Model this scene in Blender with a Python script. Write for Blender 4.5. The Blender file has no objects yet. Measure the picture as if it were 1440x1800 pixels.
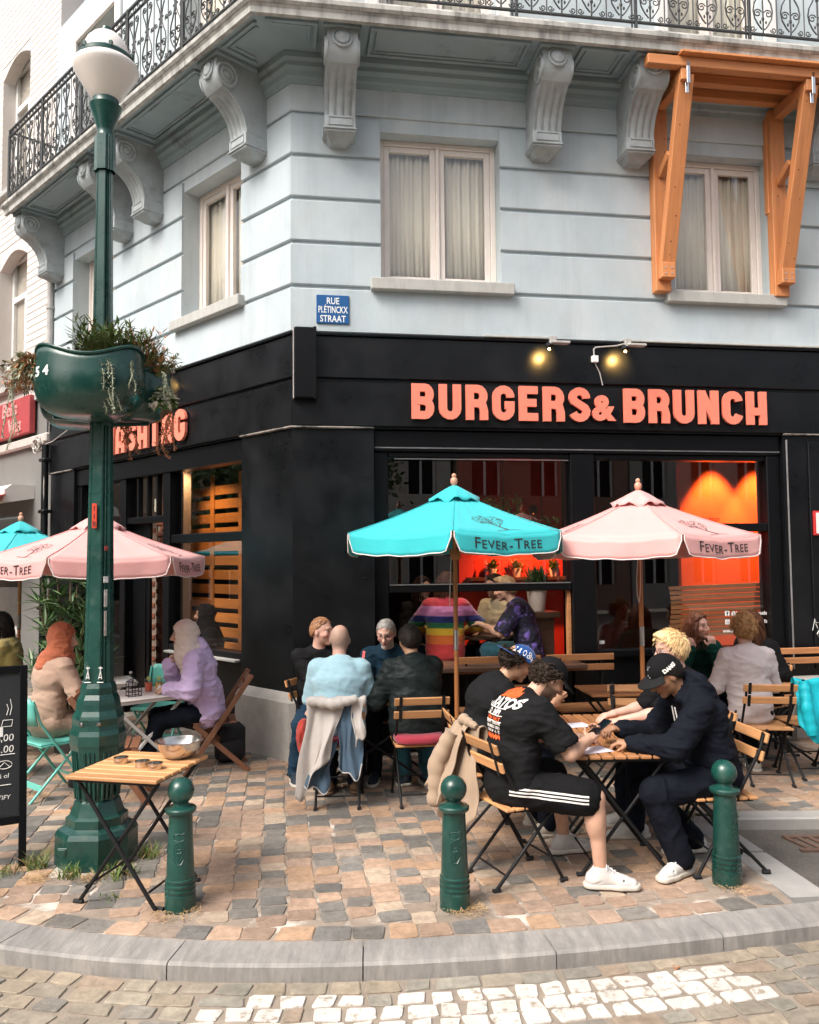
import bpy, bmesh, math, random
import numpy as np
from mathutils import Matrix, Vector, noise as mnoise
from mathutils.bvhtree import BVHTree
random.seed(7)
rs = np.random.RandomState(11)
sc = bpy.context.scene
COL = sc.collection
R = math.radians
PI = math.pi

# ---------------------------------------------------------------- camera
cam = bpy.data.cameras.new('camera')
cam_o = bpy.data.objects.new('camera', cam)
COL.objects.link(cam_o)
cam.sensor_fit = 'HORIZONTAL'
cam.sensor_width = 36.0
cam.lens = 36.0
cam.clip_start = 0.05
cam.clip_end = 500
PITCH = math.atan(81 / 1440.0)
_fw = Vector((0, math.cos(PITCH), math.sin(PITCH)))
_r0 = Vector((1, 0, 0)); _u0 = _r0.cross(_fw)
_c, _s = math.cos(.0094), math.sin(.0094)
_R = _r0 * _c - _u0 * _s; _U = _r0 * _s + _u0 * _c
cam_o.matrix_world = Matrix(((_R.x, _U.x, -_fw.x, 0), (_R.y, _U.y, -_fw.y, 0), (_R.z, _U.z, -_fw.z, 1.9), (0, 0, 0, 1)))
sc.camera = cam_o

# ---------------------------------------------------------------- sky, sun, exposure
SUN_EL, SUN_AZ = 50.0, 226.0          # high soft sun behind the photographer's left shoulder
w = bpy.data.worlds.new('World'); sc.world = w; w.use_nodes = True
nt = w.node_tree; nt.nodes.clear()
sky = nt.nodes.new('ShaderNodeTexSky'); sky.sky_type = 'NISHITA'; sky.sun_disc = False
sky.sun_elevation = R(SUN_EL); sky.sun_rotation = R(SUN_AZ); sky.air_density = 1.0; sky.dust_density = 6.0; sky.ozone_density = 0.4
hs = nt.nodes.new('ShaderNodeHueSaturation'); hs.inputs['Saturation'].default_value = 0.45
bg = nt.nodes.new('ShaderNodeBackground'); bg.inputs['Strength'].default_value = 0.15
wo = nt.nodes.new('ShaderNodeOutputWorld')
nt.links.new(sky.outputs[0], hs.inputs['Color']); nt.links.new(hs.outputs[0], bg.inputs[0]); nt.links.new(bg.outputs[0], wo.inputs[0])
sun = bpy.data.lights.new('sun', 'SUN'); sun.energy = 1.9; sun.angle = R(28); sun.color = (1.0, .94, .87)
sun_o = bpy.data.objects.new('sun', sun); COL.objects.link(sun_o)
_az = R(SUN_AZ)
_sd = Vector((math.sin(_az) * math.cos(R(SUN_EL)), math.cos(_az) * math.cos(R(SUN_EL)), math.sin(R(SUN_EL))))
sun_o.rotation_euler = (-_sd).to_track_quat('-Z', 'Y').to_euler()
sc.view_settings.view_transform = 'Standard'; sc.view_settings.look = 'None'
sc.view_settings.gamma = 1.0; sc.view_settings.use_curve_mapping = False
sc.view_settings.exposure = 0.72
try:
    sc.cycles.max_bounces = 7; sc.cycles.diffuse_bounces = 3; sc.cycles.glossy_bounces = 3
    sc.cycles.transmission_bounces = 4; sc.cycles.transparent_max_bounces = 12
    sc.cycles.use_denoising = True; sc.cycles.use_adaptive_sampling = True; sc.cycles.adaptive_threshold = .025; sc.cycles.sample_clamp_indirect = 4.0; sc.cycles.caustics_reflective = False
    sc.cycles.caustics_refractive = False
except Exception:
    pass

# ---------------------------------------------------------------- tags and empties
def tag(o, label=None, cat=None, group=None, kind=None):
    if label: o['label'] = label
    if cat: o['category'] = cat
    if group: o['group'] = group
    if kind: o['kind'] = kind
    return o

def empty(name, loc=(0, 0, 0), rz=0.0, label=None, cat=None, group=None):
    o = bpy.data.objects.new(name, None); COL.objects.link(o)
    o.location = loc; o.rotation_euler = (0, 0, rz); o.empty_display_size = .1
    return tag(o, label, cat, group)

def link(name, me, mat=None, parent=None, M=None):
    o = bpy.data.objects.new(name, me); COL.objects.link(o)
    if mat is not None:
        mats = mat if isinstance(mat, (list, tuple)) else [mat]
        if len(me.materials) == 0:
            for m in mats: me.materials.append(m)
    if parent is not None: o.parent = parent
    if M is not None: o.matrix_local = M
    return o

def copy_tree(o, parent=None):
    c = o.copy(); COL.objects.link(c); c.parent = parent
    if parent is not None: c.matrix_parent_inverse = o.matrix_parent_inverse.copy()
    for ch in list(o.children): copy_tree(ch, c)
    return c

# ---------------------------------------------------------------- mesh collector
class MB:
    def __init__(self):
        self.v = []; self.f = []; self.mi = []; self.M = Matrix.Identity(4); self.cur = 0; self.cols = None
    def add(self, vs, fs):
        b = len(self.v); M = self.M
        self.v += [tuple(M @ Vector(p)) for p in vs]
        for f in fs:
            self.f.append(tuple(i + b for i in f)); self.mi.append(self.cur)
        return self
    def box(self, lo, hi, bev=0.0):
        x0, y0, z0 = lo; x1, y1, z1 = hi
        if x0 > x1: x0, x1 = x1, x0
        if y0 > y1: y0, y1 = y1, y0
        if z0 > z1: z0, z1 = z1, z0
        if bev <= 0:
            return self.add([(x0, y0, z0), (x1, y0, z0), (x1, y1, z0), (x0, y1, z0), (x0, y0, z1), (x1, y0, z1), (x1, y1, z1), (x0, y1, z1)],
                     [(0, 3, 2, 1), (4, 5, 6, 7), (0, 1, 5, 4), (1, 2, 6, 5), (2, 3, 7, 6), (3, 0, 4, 7)])
        b = min(bev, (x1 - x0) * .45, (y1 - y0) * .45, (z1 - z0) * .45)
        vs = []; idx = {}
        for i, x in enumerate((x0, x1)):
            for j, y in enumerate((y0, y1)):
                for k, z in enumerate((z0, z1)):
                    sx, sy, sz = (1 - 2 * i) * b, (1 - 2 * j) * b, (1 - 2 * k) * b
                    idx[i, j, k] = len(vs)
                    vs += [(x, y + sy, z + sz), (x + sx, y, z + sz), (x + sx, y + sy, z)]
        F = []
        g = lambda i, j, k, a: idx[i, j, k] + a
        F += [(g(0,0,0,0), g(0,0,1,0), g(0,1,1,0), g(0,1,0,0)), (g(1,0,0,0), g(1,1,0,0), g(1,1,1,0), g(1,0,1,0))]
        F += [(g(0,0,0,1), g(1,0,0,1), g(1,0,1,1), g(0,0,1,1)), (g(0,1,0,1), g(0,1,1,1), g(1,1,1,1), g(1,1,0,1))]
        F += [(g(0,0,0,2), g(0,1,0,2), g(1,1,0,2), g(1,0,0,2)), (g(0,0,1,2), g(1,0,1,2), g(1,1,1,2), g(0,1,1,2))]
        for j in (0, 1):
            for k in (0, 1):
                F.append((g(0,j,k,1), g(1,j,k,1), g(1,j,k,2), g(0,j,k,2)))
        for i in (0, 1):
            for k in (0, 1):
                F.append((g(i,0,k,0), g(i,1,k,0), g(i,1,k,2), g(i,0,k,2)))
        for i in (0, 1):
            for j in (0, 1):
                F.append((g(i,j,0,0), g(i,j,1,0), g(i,j,1,1), g(i,j,0,1)))
        for i in (0, 1):
            for j in (0, 1):
                for k in (0, 1):
                    F.append((g(i,j,k,0), g(i,j,k,1), g(i,j,k,2)))
        return self.add(vs, F)
    def bar(self, a, b, wx, wy, up=(0, 0, 1), bev=0.003):
        """rectangular bar from a to b, wx across, wy along 'up'"""
        a = Vector(a); b = Vector(b); d = (b - a); L = d.length; d.normalize()
        u = Vector(up); s = d.cross(u)
        if s.length < 1e-4: s = d.cross(Vector((1, 0, 0)))
        s.normalize(); u = s.cross(d)
        M0 = self.M
        self.M = M0 @ Matrix(((s.x, d.x, u.x, a.x), (s.y, d.y, u.y, a.y), (s.z, d.z, u.z, a.z), (0, 0, 0, 1)))
        self.box((-wx / 2, 0, -wy / 2), (wx / 2, L, wy / 2), bev); self.M = M0
        return self
    def tube(self, pts, r, n=8, closed=False, caps=True):
        pts = [Vector(p) for p in pts]; m = len(pts)
        rr = r if isinstance(r, (list, tuple)) else [r] * m
        vs = []; prev = None
        for i, p in enumerate(pts):
            if closed: t = pts[(i + 1) % m] - pts[i - 1]
            else: t = pts[min(i + 1, m - 1)] - pts[max(i - 1, 0)]
            if t.length < 1e-9: t = Vector((0, 0, 1))
            t.normalize()
            if prev is None:
                s = t.cross(Vector((0, 0, 1)))
                if s.length < 1e-3: s = t.cross(Vector((0, 1, 0)))
            else:
                s = prev - t * prev.dot(t)
                if s.length < 1e-4: s = t.cross(Vector((0, 1, 0)))
            s.normalize(); prev = s; b = t.cross(s)
            for k in range(n):
                a = 2 * PI * k / n
                vs.append(p + (s * math.cos(a) + b * math.sin(a)) * rr[i])
        F = []
        for i in range(m if closed else m - 1):
            j = (i + 1) % m
            for k in range(n):
                F.append((i * n + k, i * n + (k + 1) % n, j * n + (k + 1) % n, j * n + k))
        if caps and not closed:
            F.append(tuple(range(n - 1, -1, -1))); F.append(tuple((m - 1) * n + k for k in range(n)))
        return self.add(vs, F)
    def lathe(self, prof, n=24, c=(0, 0, 0), ph=0.0, caps=True):
        vs = []; m = len(prof)
        for (r, z) in prof:
            for k in range(n):
                a = 2 * PI * k / n + ph
                vs.append((c[0] + r * math.cos(a), c[1] + r * math.sin(a), c[2] + z))
        F = []
        for i in range(m - 1):
            for k in range(n):
                F.append((i * n + k, i * n + (k + 1) % n, (i + 1) * n + (k + 1) % n, (i + 1) * n + k))
        if caps:
            F.append(tuple(range(n - 1, -1, -1))); F.append(tuple((m - 1) * n + k for k in range(n)))
        return self.add(vs, F)
    def prism(self, poly, z0, z1, axis='z'):
        """poly = list of (a,b); extruded along axis"""
        n = len(poly)
        if axis == 'z': P = lambda a, b, h: (a, b, h)
        elif axis == 'x': P = lambda a, b, h: (h, a, b)
        else: P = lambda a, b, h: (a, h, b)
        vs = [P(a, b, z0) for a, b in poly] + [P(a, b, z1) for a, b in poly]
        F = [tuple(range(n - 1, -1, -1)), tuple(range(n, 2 * n))]
        for i in range(n): F.append((i, (i + 1) % n, n + (i + 1) % n, n + i))
        return self.add(vs, F)
    def ball(self, c, r, nu=12, nv=8):
        rx, ry, rz = r if isinstance(r, (tuple, list)) else (r, r, r)
        vs = [(c[0], c[1], c[2] + rz)]
        for i in range(1, nv):
            t = PI * i / nv
            for k in range(nu):
                a = 2 * PI * k / nu
                vs.append((c[0] + rx * math.sin(t) * math.cos(a), c[1] + ry * math.sin(t) * math.sin(a), c[2] + rz * math.cos(t)))
        vs.append((c[0], c[1], c[2] - rz)); F = []
        for k in range(nu): F.append((0, 1 + k, 1 + (k + 1) % nu))
        for i in range(nv - 2):
            for k in range(nu):
                a = 1 + i * nu
                F.append((a + k, a + nu + k, a + nu + (k + 1) % nu, a + (k + 1) % nu))
        a = 1 + (nv - 2) * nu
        for k in range(nu): F.append((a + k, len(vs) - 1, a + (k + 1) % nu))
        return self.add(vs, F)
    def mesh(self, name, smooth=None):
        me = bpy.data.meshes.new(name); me.from_pydata(self.v, [], self.f)
        me.polygons.foreach_set('material_index', self.mi)
        bm = bmesh.new(); bm.from_mesh(me); bmesh.ops.recalc_face_normals(bm, faces=bm.faces); 
        if smooth is not None:
            for f in bm.faces: f.smooth = True
            ca = math.cos(R(smooth))
            for e in bm.edges:
                if len(e.link_faces) == 2 and e.link_faces[0].normal.dot(e.link_faces[1].normal) < ca: e.smooth = False
        bm.to_mesh(me); bm.free()
        return me
    def obj(self, name, mat, parent=None, smooth=None, M=None):
        return link(name, self.mesh(name, smooth), mat, parent, M)

def T(x, y, z): return Matrix.Translation((x, y, z))
def RZ(a): return Matrix.Rotation(a, 4, 'Z')
def RX(a): return Matrix.Rotation(a, 4, 'X')
def RY(a): return Matrix.Rotation(a, 4, 'Y')

# ---------------------------------------------------------------- materials
_mats = {}
def pmat(name, col, rough=.6, var=.12, vs=5.0, bump=.15, bs=60.0, metal=0.0, stretch=(1, 1, 1), rnd=0.0, attr=None, col2=None,
         mixs=None, spec=.5, coat=0.0, rvar=.0, dist=.004, sheen=0.0, mlo=.45, mhi=.65, emit=None, hue=0.0, grime=0.0, streak=0.0):
    if name in _mats: return _mats[name]
    m = bpy.data.materials.new(name); m.use_nodes = True; _mats[name] = m
    nt = m.node_tree; N = nt.nodes; L = nt.links; b = N['Principled BSDF']
    b.inputs['Roughness'].default_value = rough; b.inputs['Metallic'].default_value = metal
    b.inputs['Specular IOR Level'].default_value = spec
    if coat: b.inputs['Coat Weight'].default_value = coat; b.inputs['Coat Roughness'].default_value = .15
    if sheen: b.inputs['Sheen Weight'].default_value = sheen
    tc = N.new('ShaderNodeTexCoord'); mp = N.new('ShaderNodeMapping'); mp.inputs['Scale'].default_value = stretch
    oi = N.new('ShaderNodeObjectInfo')
    vm = N.new('ShaderNodeVectorMath'); vm.operation = 'MULTIPLY_ADD'
    cb = N.new('ShaderNodeCombineXYZ')
    for k in range(3):
        L.new(oi.outputs['Random'], cb.inputs[k])
    L.new(cb.outputs[0], vm.inputs[0]); vm.inputs[1].default_value = (37.0, 91.0, 53.0)
    L.new(tc.outputs['Object'], vm.inputs[2]); L.new(vm.outputs[0], mp.inputs['Vector'])
    n1 = N.new('ShaderNodeTexNoise'); n1.inputs['Scale'].default_value = vs; n1.inputs['Detail'].default_value = 6; n1.inputs['Roughness'].default_value = .62
    L.new(mp.outputs[0], n1.inputs['Vector'])
    if attr:
        a = N.new('ShaderNodeAttribute'); a.attribute_name = attr; base = a.outputs['Color']
    else:
        rgb = N.new('ShaderNodeRGB'); rgb.outputs[0].default_value = (*col, 1); base = rgb.outputs[0]
    if col2 is not None:
        n3 = N.new('ShaderNodeTexNoise'); n3.inputs['Scale'].default_value = mixs or vs * .5; n3.inputs['Detail'].default_value = 8; n3.inputs['Roughness'].default_value = .65
        L.new(mp.outputs[0], n3.inputs['Vector'])
        rp = N.new('ShaderNodeMapRange'); rp.inputs['From Min'].default_value = mlo; rp.inputs['From Max'].default_value = mhi
        L.new(n3.outputs[0], rp.inputs['Value'])
        mx = N.new('ShaderNodeMix'); mx.data_type = 'RGBA'; L.new(rp.outputs[0], mx.inputs['Factor'])
        L.new(base, mx.inputs['A']); mx.inputs['B'].default_value = (*col2, 1); base = mx.outputs['Result']
    mr = N.new('ShaderNodeMapRange'); mr.inputs['From Min'].default_value = .25; mr.inputs['From Max'].default_value = .75
    mr.inputs['To Min'].default_value = 1 - var; mr.inputs['To Max'].default_value = 1 + var
    L.new(n1.outputs[0], mr.inputs['Value'])
    val = mr.outputs[0]
    if rnd:
        r2 = N.new('ShaderNodeMapRange'); r2.inputs['To Min'].default_value = 1 - rnd; r2.inputs['To Max'].default_value = 1 + rnd
        L.new(oi.outputs['Random'], r2.inputs['Value'])
        mu = N.new('ShaderNodeMath'); mu.operation = 'MULTIPLY'; L.new(val, mu.inputs[0]); L.new(r2.outputs[0], mu.inputs[1]); val = mu.outputs[0]
    for amt, sc3, lo_, hi_ in ((grime, (1.1, 1.1, 1.1), .38, .62), (streak, (4.5, 4.5, .22), .52, .72)):
        if amt:
            ge = N.new('ShaderNodeNewGeometry'); m3 = N.new('ShaderNodeMapping'); m3.inputs['Scale'].default_value = sc3; L.new(ge.outputs['Position'], m3.inputs['Vector'])
            n4 = N.new('ShaderNodeTexNoise'); n4.inputs['Scale'].default_value = 1.0; n4.inputs['Detail'].default_value = 7; n4.inputs['Roughness'].default_value = .7; L.new(m3.outputs[0], n4.inputs['Vector'])
            r4 = N.new('ShaderNodeMapRange'); r4.inputs['From Min'].default_value = lo_; r4.inputs['From Max'].default_value = hi_; r4.inputs['To Min'].default_value = 1 + (amt * .4 if amt == grime else 0); r4.inputs['To Max'].default_value = 1 - amt; L.new(n4.outputs[0], r4.inputs['Value'])
            m4 = N.new('ShaderNodeMath'); m4.operation = 'MULTIPLY'; L.new(val, m4.inputs[0]); L.new(r4.outputs[0], m4.inputs[1]); val = m4.outputs[0]
    hv = N.new('ShaderNodeHueSaturation'); L.new(base, hv.inputs['Color']); L.new(val, hv.inputs['Value'])
    if hue:
        r3 = N.new('ShaderNodeMapRange'); r3.inputs['To Min'].default_value = .5 - hue; r3.inputs['To Max'].default_value = .5 + hue
        L.new(oi.outputs['Random'], r3.inputs['Value']); L.new(r3.outputs[0], hv.inputs['Hue'])
    L.new(hv.outputs[0], b.inputs['Base Color'])
    if rvar:
        mq = N.new('ShaderNodeMapRange'); mq.inputs['From Min'].default_value = .3; mq.inputs['From Max'].default_value = .7
        mq.inputs['To Min'].default_value = max(.02, rough - rvar); mq.inputs['To Max'].default_value = min(1, rough + rvar)
        L.new(n1.outputs[0], mq.inputs['Value']); L.new(mq.outputs[0], b.inputs['Roughness'])
    if bump:
        n2 = N.new('ShaderNodeTexNoise'); n2.inputs['Scale'].default_value = bs; n2.inputs['Detail'].default_value = 5
        L.new(mp.outputs[0], n2.inputs['Vector'])
        bp = N.new('ShaderNodeBump'); bp.inputs['Strength'].default_value = bump; bp.inputs['Distance'].default_value = dist
        L.new(n2.outputs[0], bp.inputs['Height']); L.new(bp.outputs[0], b.inputs['Normal'])
    if emit:
        b.inputs['Emission Color'].default_value = (*emit[0], 1); b.inputs['Emission Strength'].default_value = emit[1]
    return m

def glass_mat(name, tint=(.92, .95, .94), ior=1.5, rough=0.0, extra=0.0):
    if name in _mats: return _mats[name]
    m = bpy.data.materials.new(name); m.use_nodes = True; _mats[name] = m
    N = m.node_tree.nodes; L = m.node_tree.links; N.clear()
    o = N.new('ShaderNodeOutputMaterial'); mx = N.new('ShaderNodeMixShader'); t = N.new('ShaderNodeBsdfTransparent'); g = N.new('ShaderNodeBsdfGlossy')
    t.inputs[0].default_value = (*tint, 1); g.inputs['Roughness'].default_value = rough; g.inputs['Color'].default_value = (1, 1, 1, 1)
    fr = N.new('ShaderNodeFresnel'); fr.inputs['IOR'].default_value = ior
    ad = N.new('ShaderNodeMath'); ad.operation = 'ADD'; ad.use_clamp = True; ad.inputs[1].default_value = extra
    ge = N.new('ShaderNodeNewGeometry'); iv = N.new('ShaderNodeMath'); iv.operation = 'SUBTRACT'; iv.inputs[0].default_value = 1.0; L.new(ge.outputs['Backfacing'], iv.inputs[1]); ml = N.new('ShaderNodeMath'); ml.operation = 'MULTIPLY'   # one reflection per sheet: the rear face only lets light through
    L.new(fr.outputs[0], ad.inputs[0]); L.new(ad.outputs[0], ml.inputs[0]); L.new(iv.outputs[0], ml.inputs[1]); L.new(ml.outputs[0], mx.inputs[0])
    L.new(t.outputs[0], mx.inputs[1]); L.new(g.outputs[0], mx.inputs[2]); L.new(mx.outputs[0], o.inputs[0])
    return m

def text_mesh(s, size, ext=0.0, align='LEFT', sx=1.0, off=0.0, shear=0.0, space=1.0):
    c = bpy.data.curves.new('lettering', 'FONT'); c.body = s; c.size = size; c.extrude = ext; c.align_x = align; c.offset = off; c.resolution_u = 3
    c.shear = shear; c.space_character = space
    o = bpy.data.objects.new('lettering', c); COL.objects.link(o)
    dg = bpy.context.evaluated_depsgraph_get(); dg.update()
    me = bpy.data.meshes.new_from_object(o.evaluated_get(dg))
    bpy.data.objects.remove(o); bpy.data.curves.remove(c)
    if sx != 1.0: me.transform(Matrix.Diagonal((sx, 1, 1, 1)))
    me.materials.clear()
    return me

# common colours
BLACK = pmat('black_paint', (.0055, .0062, .0075), .36, .22, 2.2, .14, 9.0, spec=.30, rvar=.14, dist=.008)
BLACKW = pmat('black_frame_paint', (.0040, .0044, .0055), .36, .25, 6, .12, 40, spec=.22)
PLASTER = pmat('pale_blue_plaster', (.46, .525, .555), .82, .10, 2.2, .3, 26, col2=(.53, .575, .59), mixs=1.4, dist=.005, spec=.25, mlo=.42, mhi=.70, stretch=(1, 1, .6), streak=.14, grime=.05)
PLASTER_UP = pmat('shaded_soffit_plaster', (.31, .385, .41), .85, .12, 1.7, .2, 30, col2=(.13, .12, .13), mixs=1.3, mlo=.56, mhi=.72, spec=.2)  # base colour holds the teal shade under the balcony; dark blotches are stains
STONE_EDGE = pmat('weathered_edge_stone', (.46, .45, .42), .9, .25, 9, .5, 50, stretch=(1, 1, .12), col2=(.055, .055, .05), mixs=6.5, mlo=.46, mhi=.78, spec=.2)
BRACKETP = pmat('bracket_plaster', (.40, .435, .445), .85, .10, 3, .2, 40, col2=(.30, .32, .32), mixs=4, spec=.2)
WHITE_FRAME = pmat('cream_window_paint', (.78, .70, .64), .45, .05, 8, .05, 60)
SILL = pmat('grey_sill_stone', (.42, .415, .39), .8, .15, 14, .25, 60, stretch=(1, 1, .3))
CONCRETE = pmat('plinth_stone', (.43, .405, .37), .85, .22, 5, .5, 45, col2=(.20, .19, .18), mixs=22, mlo=.63, mhi=.70)
GREEN = pmat('dark_green_enamel', (.0085, .058, .046), .30, .22, 7, .10, 30, spec=.5, rvar=.08, col2=(.045, .085, .068), mixs=14, mlo=.56, mhi=.72, coat=.15, grime=.35)
IRON = pmat('black_iron', (.008, .008, .009), .5, .25, 20, .2, 90, spec=.3)
IRON_OLD = pmat('weathered_iron', (.035, .038, .040), .6, .4, 25, .35, 80, col2=(.09, .09, .085), mixs=14, mlo=.55, mhi=.75)
CORAL = pmat('coral_letter_paint', (.86, .235, .155), .5, .05, 12, .08, 80)
CORAL_SIDE = CORAL
WOOD_L = pmat('light_slat_wood', (.56, .275, .115), .5, .22, 7, .2, 70, stretch=(.35, 6, 6), rnd=.18)
WOOD_M = pmat('oiled_slat_wood', (.40, .18, .075), .42, .28, 7, .2, 70, stretch=(.35, 6, 6), rnd=.22)
WOOD_D = pmat('brown_chair_wood', (.20, .085, .045), .5, .25, 8, .2, 70, stretch=(3, 3, .4), rnd=.15)
STEEL = pmat('brushed_steel', (.62, .60, .57), .24, .10, 30, .05, 120, metal=1.0)
CHROME = pmat('bright_metal', (.7, .7, .7), .18, .1, 30, 0, metal=1.0)
WHITE = pmat('white_paint', (.78, .76, .73), .5, .05, 8, .05, 60)
RUBBER = pmat('black_rubber', (.012, .012, .013), .8, .1, 8, .1, 80)
TEALM = pmat('mint_metal', (.14, .52, .44), .35, .08, 9, .03, 50, rnd=.05)
GLASS = glass_mat('window_glass', (.95, .945, .93), extra=.05)
GLASS_B = glass_mat('shop_glass', (.90, .90, .90), 1.52, extra=.10)

# ================================================================ GROUND
CX, CY = -1.12388, 7.85897                      # building corner at ground
dR = Vector((.987657, .156633, 0)); inR = Vector((-.156633, .987657, 0))     # along the main facade / into it
dL = Vector((-.710035, .704167, 0)); inL = Vector((.704167, .710035, 0))     # along the side street facade / into it
def frame(xa, ya, o=(0, 0, 0)):
    return Matrix(((xa.x, ya.x, 0, o[0]), (xa.y, ya.y, 0, o[1]), (0, 0, 1, o[2]), (0, 0, 0, 1)))
FR = frame(dR, inR); FL = frame(-dL, inL)        # local x along the wall (left to right), y into the building
FRW = frame(dR, inR, (CX, CY, 0)); FLW = frame(-dL, inL, (CX, CY, 0))
MIT = math.tan(R(27.0))
def in_front(x, y):
    """distance in front of both facades (positive = street side)"""
    p = Vector((x - CX, y - CY, 0))
    return max(-p.dot(inR), -p.dot(inL))

_kx = [-2.2, -1.13, -.25, .65, 1.5, 2.23]; _ky = [4.47, 4.22, 4.20, 4.29, 4.45, 4.61]
_kp = np.polyfit(_kx, _ky, 4)
def yk(x):
    if x < -2.3: return np.polyval(_kp, -2.3) + (x + 2.3) * np.polyval(np.polyder(_kp), -2.3)
    if x > 2.2: return np.polyval(_kp, 2.2) + (x - 2.2) * .19
    return float(np.polyval(_kp, x))
def kerb_pt(x, off):
    h = .01; s = (yk(x + h) - yk(x - h)) / (2 * h); l = math.hypot(1, s)
    return (x + s / l * off, yk(x) - 1 / l * off)

SETT = pmat('sett_stone', (.3, .3, .3), .68, .28, 20, .8, 48, attr='Col', rnd=.16, spec=.35, dist=.006, grime=.24)
SETT_J = pmat('sett_stone_far', (.3, .3, .3), .68, .28, 20, .8, 48, attr='Col', spec=.35, dist=.006, grime=.24)
SETT_W = pmat('white_painted_sett', (.62, .57, .52), .7, .14, 14, .6, 50, col2=(.33, .28, .22), mixs=20, mlo=.54, mhi=.64, rnd=.08, grime=.14)
MORTAR = pmat('joint_mortar', (.30, .24, .19), .9, .25, 9, .6, 120, col2=(.62, .55, .48), mixs=1.5, mlo=.53, mhi=.60, grime=.2)
MORTAR_R = pmat('road_joint', (.26, .215, .17), .9, .25, 8, .6, 110)
ASPHALT = pmat('worn_asphalt', (.095, .085, .075), .9, .25, 4, .8, 160, col2=(.15, .13, .11), mixs=60, mlo=.5, mhi=.62)
BLUESTONE = pmat('bluestone', (.315, .305, .29), .7, .12, 4, .5, 90, col2=(.38, .36, .335), mixs=2.2)
DIRT = pmat('ground_dirt', (.13, .11, .09), .95, .2, 3, .4, 40)

m = MB(); m.box((-60, -60, -.5), (60, 60, -.16)); g = m.obj('ground', DIRT); tag(g, 'bare earth under the street paving', kind='structure')

# road bed and asphalt lane
m = MB(); xs = np.linspace(-9, 9, 60)
vs = []; fs = []
for x in xs:
    a = kerb_pt(x, .1); vs += [(a[0], a[1], -.079), (a[0] * 1.0, -6.0, -.079)]
for i in range(len(xs) - 1): fs.append((2 * i, 2 * i + 1, 2 * i + 3, 2 * i + 2))
m.add(vs, fs); road = m.obj('road', MORTAR_R); tag(road, 'sett paved road in front of the rounded kerb', kind='structure')
m = MB(); m.box((2.06, 4.2, -.155), (12, 6.06, -.082)); o = m.obj('asphalt_lane', ASPHALT); tag(o, 'dark asphalt bay beside the second kerb', kind='structure')

# pavement bed
m = MB()
bx = np.linspace(-14, 2.08, 50)
for i in range(len(bx) - 1):
    a, b = bx[i], bx[i + 1]
    m.add([(a, yk(a) - .06, -.0035), (b, yk(b) - .06, -.0035), (b, 6.4, -.0035), (a, 6.4, -.0035)], [(0, 1, 2, 3)])
m.add([(-14, 6.4, -.0035), (12, 6.4, -.0035), (12, 22, -.0035), (-14, 22, -.0035)], [(0, 1, 2, 3)])
m.add([(2.08, 6.16, -.0035), (12, 6.16, -.0035), (12, 6.4, -.0035), (2.08, 6.4, -.0035)], [(0, 1, 2, 3)])
pave = m.obj('pavement', MORTAR); tag(pave, 'tan and grey sett pavement of the cafe terrace', kind='structure')

# kerbs
kerb = empty('kerb', (0, 4.2, 0)); tag(kerb, 'bluestone kerb curving round the terrace corner', kind='structure')
def kerb_stone(x0, x1):
    m = MB(); n = 9; x0 += .003; x1 -= .003
    prof = [(0, -.15), (0, 0.0), (.225, .002), (.243, -.010), (.247, -.15)]
    vs = []; k = len(prof)
    for i in range(n):
        x = x0 + (x1 - x0) * i / (n - 1)
        for off, z in prof:
            p = kerb_pt(x, off); vs.append((p[0], p[1] - 4.2, z + random.uniform(-.001, .001)))
    fs = []
    for i in range(n - 1):
        for j in range(k - 1): fs.append((i * k + j, (i + 1) * k + j, (i + 1) * k + j + 1, i * k + j + 1))
    fs += [tuple(range(k)), tuple((n - 1) * k + j for j in range(k - 1, -1, -1))]
    m.add(vs, fs); return m.obj('kerb_stone', KERB, kerb, smooth=25)
KERB = pmat('chiselled_bluestone', (.265, .25, .235), .8, .24, 6, .8, 60, stretch=(5, 1.0, 1), col2=(.33, .305, .28), mixs=2.5, grime=.2)
for a, b in zip([-4.7, -3.8, -2.9, -2.0, -1.14, -.25, .65, 1.5, 2.35, 3.3, 4.2], [-3.8, -2.9, -2.0, -1.14, -.25, .65, 1.5, 2.35, 3.3, 4.2, 5.2]): kerb_stone(a, b)
ks = empty('side_kerb', (2.1, 5.3, 0)); tag(ks, 'straight bluestone kerb beside the asphalt bay', kind='structure')
for (y0, y1) in ((4.655, 5.36), (5.366, 6.10)):
    m = MB(); xo = lambda y: 2.10 - (y - 4.62) * .10
    m.add([(xo(y0), y0, 0), (xo(y0) + .235, y0 + .03, -.004), (xo(y1) + .235, y1, -.004), (xo(y1), y1, 0),
           (xo(y0), y0, -.15), (xo(y0) + .24, y0 + .03, -.15), (xo(y1) + .24, y1, -.15), (xo(y1), y1, -.15)],
          [(0, 1, 2, 3), (4, 5, 6, 7), (0, 1, 5, 4), (1, 2, 6, 5), (2, 3, 7, 6), (3, 0, 4, 7)])
    m.M = T(-2.1, -5.3, 0); m.v = [(x - 2.1, y - 5.3, z) for x, y, z in m.v]; m.obj('kerb_stone', BLUESTONE, ks)
for (x0, x1) in ((2.215, 3.05), (3.056, 4.0), (4.006, 5.0), (5.006, 6.0)):
    m = MB(); m.box((x0 - 2.1, 6.03 - 5.3, -.15), (x1 - 2.1, 6.2 - 5.3, .003), .012); m.obj('kerb_stone', BLUESTONE, ks)
gr = empty('drain_grate', (2.95, 5.72, -.08), 0, 'rusty slotted drain grate in the asphalt bay', 'grate')
RUST = pmat('rusty_cast_iron', (.12, .07, .05), .8, .3, 20, .5, 80)
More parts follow.
